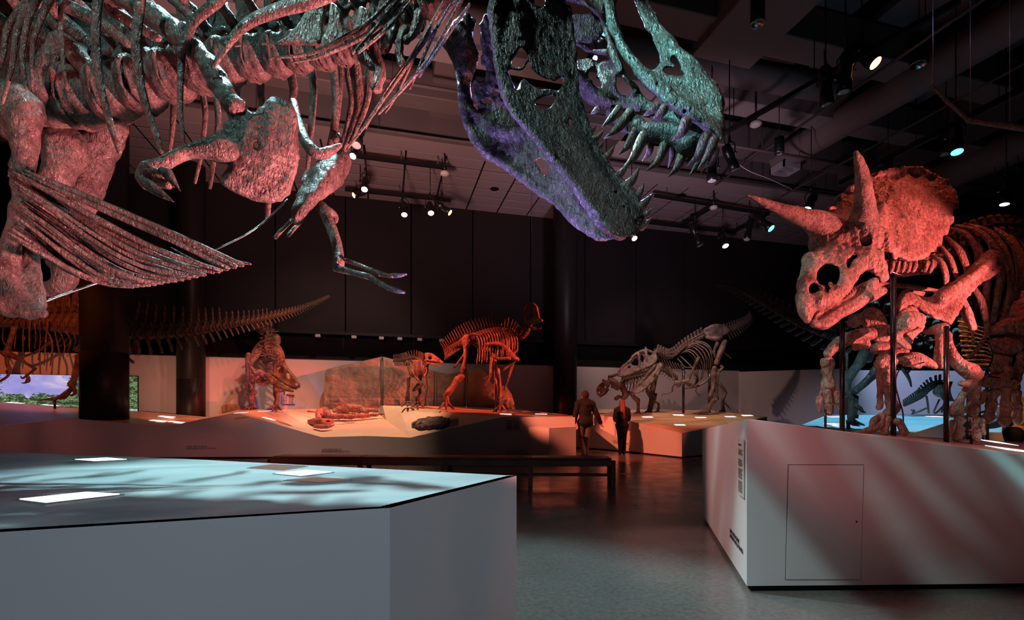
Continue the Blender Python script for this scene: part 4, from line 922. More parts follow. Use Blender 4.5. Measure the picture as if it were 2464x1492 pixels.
rib([(900, -60, 22), (755, 0, 20), (671, 24, 18), (599, 54, 15), (554, 99, 11), (513, 161, 6)], 2.45)
for q, D in (([(100, 0, 18), (160, 15, 17), (214, 40, 16), (262, 68, 14), (312, 108, 9)], 2.75), ([(240, 5, 14), (300, 45, 13), (345, 72, 12), (383, 94, 8)], 2.8), ([(400, -20, 14), (440, 20, 12), (470, 50, 9)], 2.8), ([(620, -30, 12), (600, 20, 9), (606, 42, 7)], 3.1), ([(560, -20, 13), (590, 20, 12), (612, 60, 9)], 3.2), ([(30, 60, 9), (90, 8, 11), (150, -20, 11)], 2.7)): rib(q, D)
# far ribs, seen hanging below the backbone
for q, D in (([(425, 190, 8), (418, 255, 8), (415, 308, 7), (409, 365, 4)], 3.45), ([(484, 170, 8), (488, 228, 8), (494, 281, 7), (482, 380, 6), (469, 440, 4)], 3.45), ([(520, 180, 8), (523, 255, 8), (525, 295, 8), (514, 385, 7), (505, 452, 5)], 3.5), ([(570, 150, 9), (572, 200, 8), (566, 255, 8)], 3.4), ([(626, 150, 9), (627, 200, 9), (631, 262, 8), (650, 420, 8), (643, 523, 7)], 3.4), ([(690, 130, 11), (698, 172, 11), (707, 214, 11), (700, 252, 8)], 3.35),
             ([(748, 120, 10), (751, 169, 10), (755, 214, 9), (752, 268, 9), (747, 322, 8), (740, 405, 5)], 3.4), ([(798, 120, 10), (803, 177, 10), (808, 241, 9), (803, 308, 9), (790, 360, 7)], 3.35), ([(818, 120, 6), (820, 190, 6), (816, 250, 6), (806, 330, 5)], 3.45), ([(834, 130, 8), (838, 188, 8), (846, 241, 8), (835, 303, 7), (820, 358, 6)], 3.3), ([(850, 140, 14), (858, 193, 14), (863, 255, 12), (848, 308, 10), (828, 362, 7)], 3.25), ([(892, 140, 10), (886, 198, 10), (883, 241, 9), (868, 285, 8), (842, 345, 5)], 3.2)): rib(q, D)
# lower neck plates and struts
def slab_bone(name, zf, poly, ctrl, th, res=.008, holes=(), caps=(), m=bm, parent=rex, nz=((.007, 30, 1.5), (.004, 75, 2)), rnd=.03, k=.03):
    s = Sdf(res); s.slab(zf, poly, ctrl, th, rnd=rnd, k=k)
    for c in caps: s.capz(zf, c[0], c[1] if len(c) > 1 else None, k=k)
    for h in holes: s.slab(zf, h, ctrl, .3, sub=True, k=.012, rnd=.005)
    return sobj(name, s, m, parent, nz)
slab_bone('rib_plate', Z2, [(660, 375), (740, 300), (830, 190), (930, 20), (960, -40), (1080, -40), (1060, 150), (1030, 300), (1010, 400), (850, 415), (720, 395)], 2.62, .025, caps=[([(720, 385, 16, 2.62), (560, 392, 9, 2.6), (400, 402, 7, 2.6), (230, 412, 6, 2.6)],)])
slab_bone('rib_plate', Z2, [(1010, 420), (1050, 300), (1090, 170), (1082, 30), (1140, 15), (1195, 100), (1230, 230), (1290, 290), (1220, 400), (1100, 470)], 2.6, .025)
slab_bone('rib_plate', Z2, [(1290, 300), (1330, 200), (1345, 90), (1385, 55), (1475, 115), (1450, 240), (1400, 300), (1330, 330)], 2.6, .025)
thin = lambda q, D: TB(rex, 'neck_rib', (0, 0, 1), q, D, bm, n=18, k=6, flat=.8)
for q, D in (([(1125, -20, 5), (1111, 0, 5), (1036, 134, 5), (969, 214, 4.5), (910, 276, 2.5)], 2.55), ([(1100, 0, 5), (1017, 107, 5), (934, 222, 5), (880, 300, 4), (833, 362, 2.5)], 2.58), ([(1130, 10, 4), (1070, 95, 4.5), (1009, 185, 2.5)], 2.5), ([(1085, 10, 4), (1040, 90, 4.5), (986, 214, 2.5)], 2.56), ([(1060, 20, 5), (1010, 110, 5), (950, 235, 3.5), (926, 272, 2)], 2.6), ([(1075, -10, 4), (1000, 120, 4), (930, 215, 3), (880, 310, 2)], 2.62),
             ([(985, -10, 5), (902, 72, 6), (795, 126, 6), (750, 142, 4), (700, 151, 2.5)], 2.52), ([(950, -10, 5), (875, 62, 6), (768, 121, 6), (700, 136, 4), (652, 138, 2.5)], 2.54), ([(970, -10, 4), (910, 60, 5), (848, 129, 3)], 2.5), ([(1000, -10, 4), (930, 70, 5), (862, 128, 3)], 2.5)): thin(q, D)
for q in ([(935, 20, 15), (945, 70, 13), (925, 120, 12)], [(905, 60, 14), (900, 120, 13), (915, 170, 14), (905, 215, 14)], [(975, 70, 13), (960, 110, 11), (968, 160, 9)], [(860, 110, 14), (880, 140, 15), (900, 160, 13)], [(1010, 30, 16), (1000, 70, 12), (975, 100, 10)]): TB(rex, 'neck_process', (0, 0, 1), q, 2.66, bm, n=10, k=8, flat=.7, jit=.35)
# shoulder girdle and near arm
slab_bone('shoulder_blade', Z4, [(105, 270), (170, 230), (225, 190), (320, 197), (380, 142), (430, 88), (500, 100), (570, 150), (600, 220), (620, 350), (640, 480), (635, 600), (600, 720), (560, 790), (440, 835), (330, 825), (220, 780), (140, 730), (97, 680), (120, 620), (145, 580), (140, 520), (115, 480), (130, 440), (105, 330)],
          [(100, 300, 2.46), (400, 100, 2.54), (600, 300, 2.56), (600, 700, 2.6), (300, 800, 2.5), (100, 650, 2.45), (350, 450, 2.49)]  , .03, .007, [[(318, 405), (350, 405), (352, 450), (330, 460), (312, 440)]],
          [([(-700, -620, 50, 2.75), (-560, -560, 62, 2.72), (-395, -474, 72, 2.68), (-166, -304, 76, 2.6), (-12, -144, 70, 2.56), (100, 40, 70, 2.52), (190, 170, 80, 2.48)],), ([(100, 380, 60, 2.5), (180, 480, 70, 2.5)],)], nz=((.01, 16, 1), (.007, 42, 2.5), (.003, 110, 3)), rnd=.035)
hum = Sdf(.011); hum.capz(Z3, [(1880, 60, 70, 2.42), (1800, 35, 105, 2.42), (1690, 30, 80, 2.4), (1520, 60, 58, 2.38), (1330, 150, 52, 2.34), (1200, 190, 60, 2.32)], k=.03); sobj('humerus', hum, bm, rex, [(.004, 30, 1)])
hd = Sdf(.008); hd.capz(Z3, [(1180, 190, 50, 2.32), (1150, 260, 45, 2.32), (1190, 320, 38, 2.3)], k=.03); hd.capz(Z3, [(1190, 215, 32, 2.3), (1300, 225, 34, 2.28), (1390, 220, 26, 2.28)], k=.02); hd.capz(Z3, [(1290, 300, 40, 2.32), (1370, 325, 36, 2.3)], k=.02); sobj('forearm', hd, bm, rex, [(.004, 40, 1)])
TB(rex, 'claw', Z3, [(1170, 290, 40), (1230, 335, 44), (1300, 385, 34), (1370, 430, 18), (1417, 460, 3)], 2.28, bm, n=14, k=10, flat=.6); TB(rex, 'claw', Z3, [(1310, 200, 28), (1370, 235, 42), (1410, 290, 30), (1445, 335, 15), (1472, 372, 3)], 2.26, bm, n=14, k=10, flat=.6); TB(rex, 'claw', Z3, [(1250, 235, 20), (1330, 250, 24), (1400, 300, 20), (1420, 340, 6)], 2.3, bm, n=10)
# far shoulder, arm
slab_bone('far_coracoid', Z4, [(650, 640), (690, 590), (740, 545), (800, 490), (880, 455), (970, 480), (990, 560), (960, 640), (930, 700), (880, 750), (820, 790), (760, 850), (700, 890), (660, 960), (600, 985), (575, 920), (580, 850), (610, 770), (640, 700)], [(650, 640, 3.15), (880, 455, 3.25), (980, 560, 3.3), (820, 790, 3.1), (600, 980, 2.95), (640, 760, 3.0), (780, 640, 3.05)], .03, .012, caps=[([(890, 400, 30, 3.3), (905, 350, 18, 3.35)],)])
TB(rex, 'wishbone', (0, 0, 1), [(706, 245, 9, 3.05), (709, 262, 10, 3.0), (723, 315, 12, 2.95), (744, 353, 14, 2.9), (768, 371, 14, 2.9), (795, 363, 11, 2.92), (820, 349, 5, 2.96)], mat=bm, n=18, k=8)
s = Sdf(.011); s.capz(Z4, [(770, 845, 34, 3.05), (800, 880, 42, 3.03), (850, 990, 36, 3.0), (890, 1110, 36, 2.95), (905, 1230, 40, 2.9), (890, 1265, 36, 2.9)], k=.03); s.capz(Z4, [(850, 890, 25, 3.08), (875, 925, 28, 3.1), (885, 960, 14, 3.08)], k=.03); sobj('humerus', s, bm, rex, [(.004, 30, 1)])
TB(rex, 'forearm_bone', Z4, [(885, 1280, 22, 2.88), (920, 1285, 26, 2.86), (1010, 1310, 20, 2.82), (1120, 1338, 22, 2.78)], mat=bm); TB(rex, 'forearm_bone', Z4, [(950, 1222, 14, 2.9), (1000, 1240, 15, 2.88), (1060, 1262, 14, 2.85), (1130, 1292, 14, 2.82)], mat=bm)
for i, q in enumerate(([(1125, 1290, 18, 2.8), (1160, 1305, 17, 2.78), (1195, 1318, 20, 2.77)], [(1195, 1318, 18, 2.77), (1240, 1328, 14, 2.75), (1285, 1330, 17, 2.74)], [(1290, 1330, 18, 2.74), (1330, 1328, 14, 2.72), (1372, 1320, 6, 2.7)], [(1125, 1340, 20, 2.78), (1160, 1365, 17, 2.76), (1200, 1390, 20, 2.75)], [(1205, 1392, 20, 2.75), (1230, 1405, 18, 2.74), (1260, 1420, 20, 2.73)], [(1262, 1420, 20, 2.73), (1310, 1435, 18, 2.72), (1358, 1447, 8, 2.7)])): TB(rex, 'finger_bone', Z4, q, mat=bm, n=8)
for q in ([(465, 1068, 13, 2.95), (510, 1015, 14, 2.98), (580, 945, 13, 3.05)], [(556, 1050, 14, 2.95), (600, 1000, 13, 3.0), (640, 960, 11, 3.05)]): TB(rex, 'rib', Z4, q, mat=bm, n=8)
# belly ribs
rs = random.Random(11)
Ls = cr([(200, 205), (85, 190), (75, 235), (120, 325), (170, 470), (160, 525), (165, 600), (130, 665), (75, 725), (180, 805), (255, 850)], 24); Es = cr([(1990, 975), (1850, 1010), (1700, 1050), (1560, 1080), (1430, 1110), (1300, 1130), (1180, 1145), (1080, 1155), (1000, 1150), (920, 1130), (840, 1105)], 24)
for i in range(24):
    t = i / 23; a, e = Ls[i], Es[i]; D0 = 2.55 + .05 * math.sin(i * 1.7); D1 = 2.72 + .03 * math.sin(i * 2.3)
    sag = 30 + 95 * math.sin(math.pi * min(1, t * 1.1)); d = e - a; nrm_ = np.array((-d[1], d[0])) / np.linalg.norm(d)
    pts = []
    for u, w in ((0, 0), (.22, .35), (.45, .8), (.68, 1), (.86, .6), (1, 0)):
        q = a + d * u + nrm_ * sag * w * (1 if t > .12 else -.25); pts.append((q[0] + rs.uniform(-6, 6), q[1] + rs.uniform(-5, 5), (7 + 14 * math.sin(math.pi * min(1, u * .8 + .12))) * (1.25 if t < .25 else 1), D0 + (D1 - D0) * u))
    TB(rex, 'belly_rib', Z3, pts, mat=bm, n=20, k=7, flat=.7)
for i in range(20):
    t = i / 19; e = Es[int(t * 23)]; a = e + np.array((-420 + 60 * math.sin(i), -140 - 60 * (1 - t))); D0 = 2.82
    TB(rex, 'belly_rib', Z3, [(a[0], a[1], 5, D0 + .06), ((a[0] * .6 + e[0] * .4), a[1] * .6 + e[1] * .4 + 22, 13, D0), (a[0] * .25 + e[0] * .75, a[1] * .25 + e[1] * .75 + 14, 17, D0 - .04), (e[0] + 55, e[1] - 6, 9, D0 - .06)], mat=bm, n=12, k=7, flat=.6)
TB(rex, 'support_rod', (0, 0, 1), [(85, 735, 3, 2.75), (160, 706, 3, 2.85), (245, 678, 2.5, 2.95)], mat=M['chrome'], n=6, k=8); TB(rex, 'support_rod', (0, 0, 1), [(520, 600, 2.4, 2.8), (590, 566, 2.4, 2.85), (640, 530, 2.4, 2.9), (692, 480, 2.4, 3.0)], mat=M['chrome'], n=14, k=8)
# hips, pubis, thigh
s = Sdf(.009); s.capz((0, 0, 1), [(20, 225, 32, 2.75), (60, 258, 38, 2.72), (58, 320, 28, 2.7), (56, 400, 23, 2.7), (46, 500, 20, 2.7), (26, 590, 20, 2.7), (20, 650, 24, 2.7), (26, 705, 28, 2.7), (60, 745, 22, 2.7), (98, 754, 12, 2.7)], k=.04); s.capz((0, 0, 1), [(84, 480, 14, 2.85), (72, 600, 17, 2.82), (76, 670, 20, 2.78), (92, 735, 16, 2.74)], k=.03); s.capz((0, 0, 1), [(-40, 640, 30, 2.75), (0, 700, 34, 2.72), (20, 735, 26, 2.7)], k=.04)
s.capz((0, 0, 1), [(-30, 240, 42, 2.75), (15, 262, 40, 2.72), (25, 320, 20, 2.72)], k=.05); sobj('pubis', s, bm, rex, [(.01, 12, 1), (.008, 36, 2.5), (.004, 80, 3)])
s = Sdf(.01); s.capz((0, 0, 1), [(110, 330, 36, 3.25), (165, 350, 42, 3.2), (150, 400, 36, 3.2), (127, 453, 31, 3.2), (97, 527, 27, 3.2), (72, 600, 27, 3.2)], k=.05); sobj('thigh_bone', s, bm, rex, [(.02, 11, 1), (.013, 30, 2.5), (.005, 70, 3)])
s = Sdf(.01); s.capz((0, 0, 1), [(270, 310, 34, 3.5), (240, 345, 44, 3.5), (206, 424, 40, 3.5), (192, 483, 33, 3.45), (165, 556, 28, 3.42), (140, 605, 30, 3.4)], k=.05); s.capz((0, 0, 1), [(130, 625, 30, 3.3), (152, 640, 26, 3.25), (150, 680, 24, 3.25), (110, 692, 18, 3.25)], k=.04); sobj('thigh_bone', s, bm, rex, [(.02, 11, 2), (.013, 30, 1.5), (.005, 70, 3)])
s = Sdf(.013); s.capz((0, 0, 1), [(95, 215, 30, 2.95), (120, 150, 22, 2.95), (150, 100, 24, 2.95), (185, 130, 24, 2.95), (215, 180, 14, 2.95)], k=.04); s.capz((0, 0, 1), [(140, 60, 28, 3.05), (175, 80, 24, 3.02), (205, 120, 16, 3.0)], k=.04); s.capz((0, 0, 1), [(-40, 150, 60, 3.1), (60, 110, 50, 3.1), (120, 60, 30, 3.05)], k=.05); sobj('hip_bone', s, bm, rex, [(.008, 24, 3), (.004, 60, 2)])
# hind legs, out of view to the left, standing on the plinth
for dx, D in ((-760, 2.4), (-900, 3.2)):
    TB(rex, 'shin_bone', (0, 0, 1), [(40 if D > 3 else 0, 640, 30, D), (-320, 740, 26, D), (dx + 120, 900, 26, D)], mat=bm); top_ = P(dx + 120, 905, D)
    TB(rex, 'foot_bone', (0, 0, 1), [(dx + 120, 900, 28, D), (dx + 140, 1000, 22, D), (dx + 150, HZ + (H - zn - .08) / D * F, 22, D)], mat=bm)
    for j in (-1, 0, 1):
        b0 = PZ(dx + 150, D, zn + .07); TB_ = tube([(*b0, .06), (*(b0 + RT * .25 + FW * j * .16), .05), (*(b0 + RT * .5 + FW * j * .26 - UP * .03), .03), (*(b0 + RT * .6 + FW * j * .3 - UP * .06), .01)], 10, 8); obj('toe', TB_, bm, rex)
for px, py, D in ((500, 120, 2.95), (900, 40, 2.75)):
    p = P(px, py, D); obj('hanging_cable', cyl(p, (p.x, p.y, 9.8), .006, k=5), M['steel'], rex)

# skull: upper jaw
km = M['rexskull']
up_ = Sdf(.0062)
ctrlN = [(430, 0, 2.5), (900, 100, 2.45), (500, 500, 2.42), (1000, 900, 2.32), (1500, 900, 2.3), (1300, 1350, 2.2), (1750, 1450, 2.16), (1700, 1150, 2.22)]
near_poly = [(440, -120), (800, -120), (800, 0), (870, 100), (930, 230), (1010, 370), (1120, 480), (1230, 610), (1340, 700), (1420, 810), (1530, 930), (1640, 1060), (1700, 1180), (1740, 1350), (1790, 1500), (1805, 1600), (1790, 1680), (1740, 1700), (1690, 1610), (1600, 1560), (1520, 1500), (1430, 1400), (1330, 1350), (1150, 1230), (1000, 1120), (880, 1010), (790, 880), (700, 770), (640, 680), (580, 560), (500, 430), (440, 300), (425, 150)]
up_.slab(ZB, near_poly, ctrlN, .03, rnd=.04, k=.03)
up_.capz(ZB, [(800, -60, 60, 2.56), (890, 130, 60, 2.5), (1000, 370, 70, 2.43), (1230, 640, 80, 2.35), (1450, 880, 90, 2.3), (1630, 1110, 95, 2.26), (1720, 1350, 70, 2.2), (1745, 1560, 55, 2.18)], k=.05)   # snout ridge
up_.capz(ZB, [(445, -60, 50, 2.47), (450, 150, 50, 2.46), (520, 430, 50, 2.42), (700, 730, 60, 2.36), (900, 960, 70, 2.3), (1200, 1190, 75, 2.22), (1500, 1430, 75, 2.18), (1690, 1590, 60, 2.17)], k=.04)  # gum line
up_.capz(ZB, [(1100, 1020, 150, 2.36), (1450, 1180, 170, 2.32), (1600, 1350, 110, 2.26)], k=.06)
# far side of the snout and palate
farc = [(30, 860, 2.75), (400, 700, 2.72), (600, 1270, 2.62), (1100, 1300, 2.52), (1300, 1000, 2.5), (300, 1250, 2.7)]
up_.slab(ZB, [(20, 700), (330, 740), (520, 700), (560, 800), (640, 920), (760, 1080), (1000, 1290), (1350, 1480), (1650, 1640), (1500, 1700), (1200, 1560), (900, 1420), (640, 1320), (330, 1300), (60, 1150), (30, 950)], farc, .022, rnd=.03, k=.03)
up_.capz(ZB, [(40, 880, 45, 2.7), (200, 1050, 55, 2.66), (380, 1210, 60, 2.62), (650, 1270, 50, 2.58), (1000, 1330, 60, 2.5), (1400, 1500, 60, 2.38), (1680, 1620, 50, 2.24)], k=.03)
up_.capz(ZB, [(350, 760, 40, 2.68), (520, 780, 45, 2.62), (600, 950, 40, 2.58), (730, 1070, 40, 2.54)], k=.03); up_.capz(ZB, [(0, 500, 25, 2.75), (180, 600, 30, 2.7), (350, 620, 35, 2.66), (480, 640, 50, 2.6)], k=.03); up_.capz(ZB, [(0, 740, 25, 2.78), (230, 740, 28, 2.74)], k=.02)
up_.capz(ZB, [(-100, -60, 60, 2.85), (100, 20, 30, 2.8), (300, 120, 40, 2.72), (420, 180, 60, 2.6)], k=.04); up_.capz(ZB, [(240, -100, 110, 2.66), (330, 30, 90, 2.6), (400, 110, 60, 2.55)], k=.05)
up_.capz(ZB, [(300, 110, 28, 2.74), (360, 260, 30, 2.7), (420, 450, 40, 2.62), (500, 700, 50, 2.52), (560, 860, 40, 2.5)], k=.03)
up_.slab(ZB, [(-60, 190), (120, 180), (300, 120), (370, 220), (350, 400), (260, 480), (230, 530), (100, 500), (0, 480)], 2.82, .02, rnd=.02, k=.02)
up_.capz(ZB, [(800, -60, 70, 2.56), (730, -230, 90, 2.6), (500, -330, 100, 2.64), (150, -360, 110, 2.72), (-250, -330, 100, 2.78)], k=.05); up_.capz(ZB, [(445, -60, 50, 2.47), (430, -200, 60, 2.55), (400, -320, 70, 2.6)], k=.05); up_.capz(ZB, [(240, -100, 80, 2.68), (200, -330, 80, 2.72)], k=.05)
# openings
for h in ([(560, -60), (700, -60), (760, 120), (830, 250), (890, 400), (960, 510), (1010, 600), (1030, 700), (1000, 790), (930, 830), (840, 770), (750, 680), (650, 560), (600, 450), (540, 270), (515, 100)], [(1085, 825), (1200, 805), (1290, 825), (1340, 905), (1290, 920), (1180, 905), (1095, 885)], [(1190, 700), (1250, 760), (1300, 820), (1240, 800)]): up_.slab(ZB, h, ctrlN, .16, sub=True, k=.015, rnd=.005)
for h in ([(520, 900), (560, 880), (640, 1010), (720, 1090), (620, 1145), (560, 1100), (515, 1000)], [(230, 980), (290, 960), (330, 1030), (270, 1050)], [(190, 850), (260, 800), (250, 900), (190, 930)]): up_.slab(ZB, h, farc, .14, sub=True, k=.015, rnd=.005)
up_.slab(ZB, [(760, 130), (790, 150), (850, 290), (830, 300)], 2.6, .1, sub=True, k=.01)
for x, y in ((905, 890), (860, 960), (900, 1000), (940, 1045), (1110, 1190), (1160, 1210), (1215, 1250), (1330, 1330), (680, 700), (1000, 1010)): 
    p = zpt(ZB, [(x, y, 13, 2.16)])[0]; q = zpt(ZB, [(x, y, 13, 2.36)])[0]; up_.cap([p, q], sub=True, k=.006)
skull = sobj('skull', up_, km, rex, [(.006, 26, 1), (.006, 60, 2.5), (.003, 140, 3.5)])
# the palate inside the snout, its bony mass between the rows of teeth
s = Sdf(.012); s.capz(ZD, [(820, 110, 60, 2.5), (900, 230, 90, 2.45), (1050, 260, 100, 2.4), (1250, 300, 110, 2.36), (1380, 400, 100, 2.32), (1500, 330, 60, 2.26)], k=.06); s.capz(ZD, [(560, 60, 40, 2.6), (720, 240, 45, 2.56), (760, 260, 40, 2.55)], k=.04); obj('palate', np_mesh('palate', s.build([(.012, 40, 1), (.006, 90, 2)]), M['palate']), None, skull)
tm = M['tooth']
def tooth(par, pts, D): 
    zz = zpt(ZD, [(*p, D) if len(p) == 3 else p for p in pts]); obj('tooth', tube(zz, 10, 9, .72), tm, par)
for q, D in (([(440, -5, 30), (400, 35, 26), (357, 65, 3)], 2.55), ([(660, 0, 44), (620, 60, 46), (560, 125, 36), (475, 203, 4)], 2.5), ([(780, 40, 55), (720, 120, 56), (620, 235, 42), (498, 324, 5)], 2.48), ([(850, 210, 55), (810, 290, 56), (745, 400, 42), (650, 492, 5)], 2.44), ([(930, 280, 60), (880, 370, 60), (810, 520, 44), (690, 642, 5)], 2.4), ([(1010, 320, 40), (990, 390, 40), (970, 480, 32), (900, 563, 4)], 2.44), ([(1150, 370, 58), (1115, 450, 58), (1060, 570, 44), (943, 662, 5)], 2.38), ([(1235, 360, 34), (1225, 440, 36), (1210, 540, 28), (1174, 628, 4)], 2.42), ([(1340, 440, 52), (1310, 530, 52), (1260, 640, 38), (1172, 727, 5)], 2.34),
             ([(1070, -30, 40), (1020, 10, 40), (960, 55, 28), (910, 80, 4)], 2.2), ([(1140, -10, 50), (1110, 40, 48), (1060, 95, 34), (982, 148, 4)], 2.18), ([(1370, 130, 62), (1345, 200, 60), (1300, 280, 40), (1208, 347, 4)], 2.14), ([(1590, 290, 66), (1550, 380, 66), (1490, 510, 46), (1368, 616, 5)], 2.12), ([(1660, 330, 52), (1630, 420, 52), (1580, 520, 38), (1488, 642, 4)], 2.1), ([(1520, 520, 32), (1480, 600, 30), (1440, 665, 22), (1398, 712, 3)], 2.3), ([(1690, 430, 30), (1670, 510, 30), (1625, 590, 20), (1570, 632, 3)], 2.12), ([(1590, 580, 24), (1560, 640, 20), (1518, 692, 3)], 2.25), ([(1440, 480, 40), (1400, 560, 36), (1350, 560, 10)], 2.36)): tooth(skull, q, D)
# lower jaw
lj = Sdf(.0062)
cn = [(365, 0, 2.42), (760, 0, 2.66), (400, 480, 2.36), (860, 500, 2.54), (640, 850, 2.28), (960, 880, 2.42), (1000, 1330, 2.16), (1210, 1220, 2.28), (850, 1100, 2.22), (1090, 1070, 2.34), (600, 400, 2.45)]
lj.slab(Z5, [(362, -70), (360, 200), (372, 350), (398, 480), (430, 560), (445, 630), (540, 750), (640, 850), (760, 960), (850, 1100), (940, 1230), (1000, 1330), (1080, 1400), (1160, 1418), (1240, 1390), (1255, 1330), (1230, 1240), (1190, 1150), (1090, 1070), (1010, 970), (960, 880), (915, 740), (880, 600), (858, 530), (850, 400), (835, 200), (800, 100), (770, -70)], cn, .028, rnd=.035, k=.03)
lj.capz(Z5, [(375, -60, 20, 2.43), (372, 200, 20, 2.4), (400, 450, 18, 2.37), (450, 620, 18, 2.34), (640, 850, 20, 2.29), (850, 1110, 24, 2.24), (1000, 1330, 34, 2.19), (1120, 1400, 30, 2.2)], k=.03)
lj.capz(Z5, [(810, 60, 24, 2.66), (845, 300, 22, 2.6), (850, 540, 30, 2.54), (900, 720, 34, 2.48), (970, 900, 36, 2.42), (1080, 1060, 36, 2.36), (1190, 1180, 38, 2.3), (1230, 1300, 40, 2.24)], k=.03)
lj.capz(Z5, [(680, 700, 50, 2.46), (830, 900, 55, 2.4), (1000, 1120, 60, 2.31), (1130, 1300, 70, 2.25)], k=.06)
lj.capz(Z5, [(500, 20, 30, 2.5), (500, 200, 34, 2.46), (520, 300, 24, 2.45)], k=.06)
for h in ([(1050, 560), (1110, 600), (1150, 660), (1110, 760), (1040, 820), (940, 780), (1000, 660)], [(1165, 680), (1185, 800), (1290, 895), (1450, 972), (1535, 935), (1570, 1000), (1500, 1090), (1400, 1068), (1290, 1072), (1170, 1010), (1095, 945), (1050, 990), (1010, 1075), (930, 920), (925, 820), (1040, 850), (1110, 790)], [(1240, 1240), (1270, 1200), (1390, 1160), (1485, 1142), (1440, 1230), (1390, 1298), (1280, 1298)], [(1640, 1420), (1665, 1425), (1670, 1480), (1635, 1490)]):
    lj.slab(ZA, h, [((x - 0) * 2, y * 2, d) for x, y, d in cn], .16, sub=True, k=.012, rnd=.004)
lj.slab(ZA, [(1250, 0), (1340, -40), (1330, 60), (1290, 105), (1255, 90)], 2.5, .12, sub=True, k=.012)
cf = [(130, 200, 3.0), (250, 600, 2.9), (330, 900, 2.82), (600, 900, 2.75), (860, 1250, 2.5), (1100, 1430, 2.26), (500, 1000, 2.78)]
lj.slab(Z5, [(180, 95), (225, 90), (265, 125), (245, 190), (260, 280), (275, 340), (235, 480), (235, 580), (270, 670), (350, 750), (470, 760), (590, 800), (660, 870), (780, 980), (870, 1120), (950, 1240), (1010, 1340), (1080, 1390), (1160, 1420), (1060, 1445), (960, 1415), (860, 1335), (740, 1225), (600, 1120), (430, 1000), (320, 910), (240, 840), (190, 710), (165, 530), (130, 360), (65, 265), (85, 220), (125, 190)], cf, .026, rnd=.035, k=.03)
lj.capz(Z5, [(150, 350, 25, 2.96), (180, 560, 25, 2.9), (210, 720, 28, 2.86), (300, 890, 28, 2.82), (450, 1000, 24, 2.77), (620, 1125, 24, 2.68), (780, 1250, 24, 2.57), (900, 1350, 28, 2.46), (1010, 1420, 24, 2.32)], k=.03)
lj.capz(Z5, [(200, 120, 40, 2.98), (160, 220, 70, 2.96), (180, 300, 60, 2.95), (200, 420, 30, 2.92)], k=.05)
lj.capz(Z5, [(270, 700, 30, 2.86), (400, 790, 40, 2.82), (560, 800, 40, 2.78)], k=.04)
lj.capz(Z5, [(350, 860, 10, 2.7), (450, 868, 14, 2.7), (570, 858, 10, 2.68)], sub=True, k=.02); lj.slab(Z5, [(628, 960), (660, 950), (700, 990), (705, 1030), (680, 1060), (640, 1010)], cf, .1, sub=True, k=.015)
lj.capz(Z5, [(372, -60, 26, 2.43), (430, -130, 44, 2.5), (600, -140, 50, 2.58), (780, -60, 30, 2.66)], k=.04)
# inner wall between the two halves
lj.slab(Z5, [(280, 140), (350, 60), (420, 200), (460, 500), (460, 640), (560, 760), (480, 770), (340, 730), (270, 640), (240, 540), (260, 420), (290, 330)], 2.86, .015, rnd=.02, k=.02)
for h in ([(530, 880), (590, 790), (640, 850), (620, 920), (575, 970), (530, 940)], [(730, 1110), (775, 1090), (805, 1120), (770, 1150), (730, 1170)], [(580, 1205), (640, 1175), (700, 1195), (720, 1230), (660, 1245), (600, 1235)]): lj.slab(ZA, h, 2.86, .1, sub=True, k=.01)
for x, y in ((1215, 1330), (1240, 1310), (1180, 1370), (1232, 1360), (1150, 1240), (1100, 1150), (1050, 1060), (1010, 1020)):
    p = zpt(Z5, [(x, y, 6, 2.05)])[0]; q = zpt(Z5, [(x, y, 6, 2.3)])[0]; lj.cap([p, q], sub=True, k=.005)
jaw = sobj('lower_jaw', lj, km, rex, [(.005, 26, 2), (.005, 60, 1.5), (.003, 140, 3.5)])
for q, D in (([(290, 185, 24), (325, 165, 20), (356, 138, 3)], 2.36), ([(310, 275, 36), (350, 250, 34), (385, 225, 22), (417, 178, 3)], 2.34), ([(340, 360, 44), (390, 330, 42), (450, 290, 28), (497, 222, 3)], 2.32), ([(380, 490, 46), (420, 450, 44), (460, 405, 28), (491, 350, 3)], 2.31), ([(440, 600, 50), (490, 555, 48), (560, 475, 32), (617, 382, 3)], 2.28), ([(570, 790, 52), (620, 735, 50), (695, 670, 34), (752, 578, 3)], 2.24), ([(500, 640, 14), (525, 620, 12), (543, 600, 3)], 2.3), ([(640, 910, 64), (700, 850, 64), (800, 760, 42), (877, 612, 4)], 2.21), ([(730, 1020, 64), (790, 965, 62), (870, 900, 40), (921, 788, 4)], 2.18), ([(800, 1120, 62), (860, 1065, 60), (940, 990, 38), (1022, 893, 4)], 2.16), ([(860, 1190, 42), (900, 1150, 40), (955, 1115, 24), (1006, 1058, 3)], 2.14), ([(890, 1270, 36), (930, 1225, 34), (965, 1195, 20), (1006, 1154, 3)], 2.13)): tooth(jaw, q, D + .1)
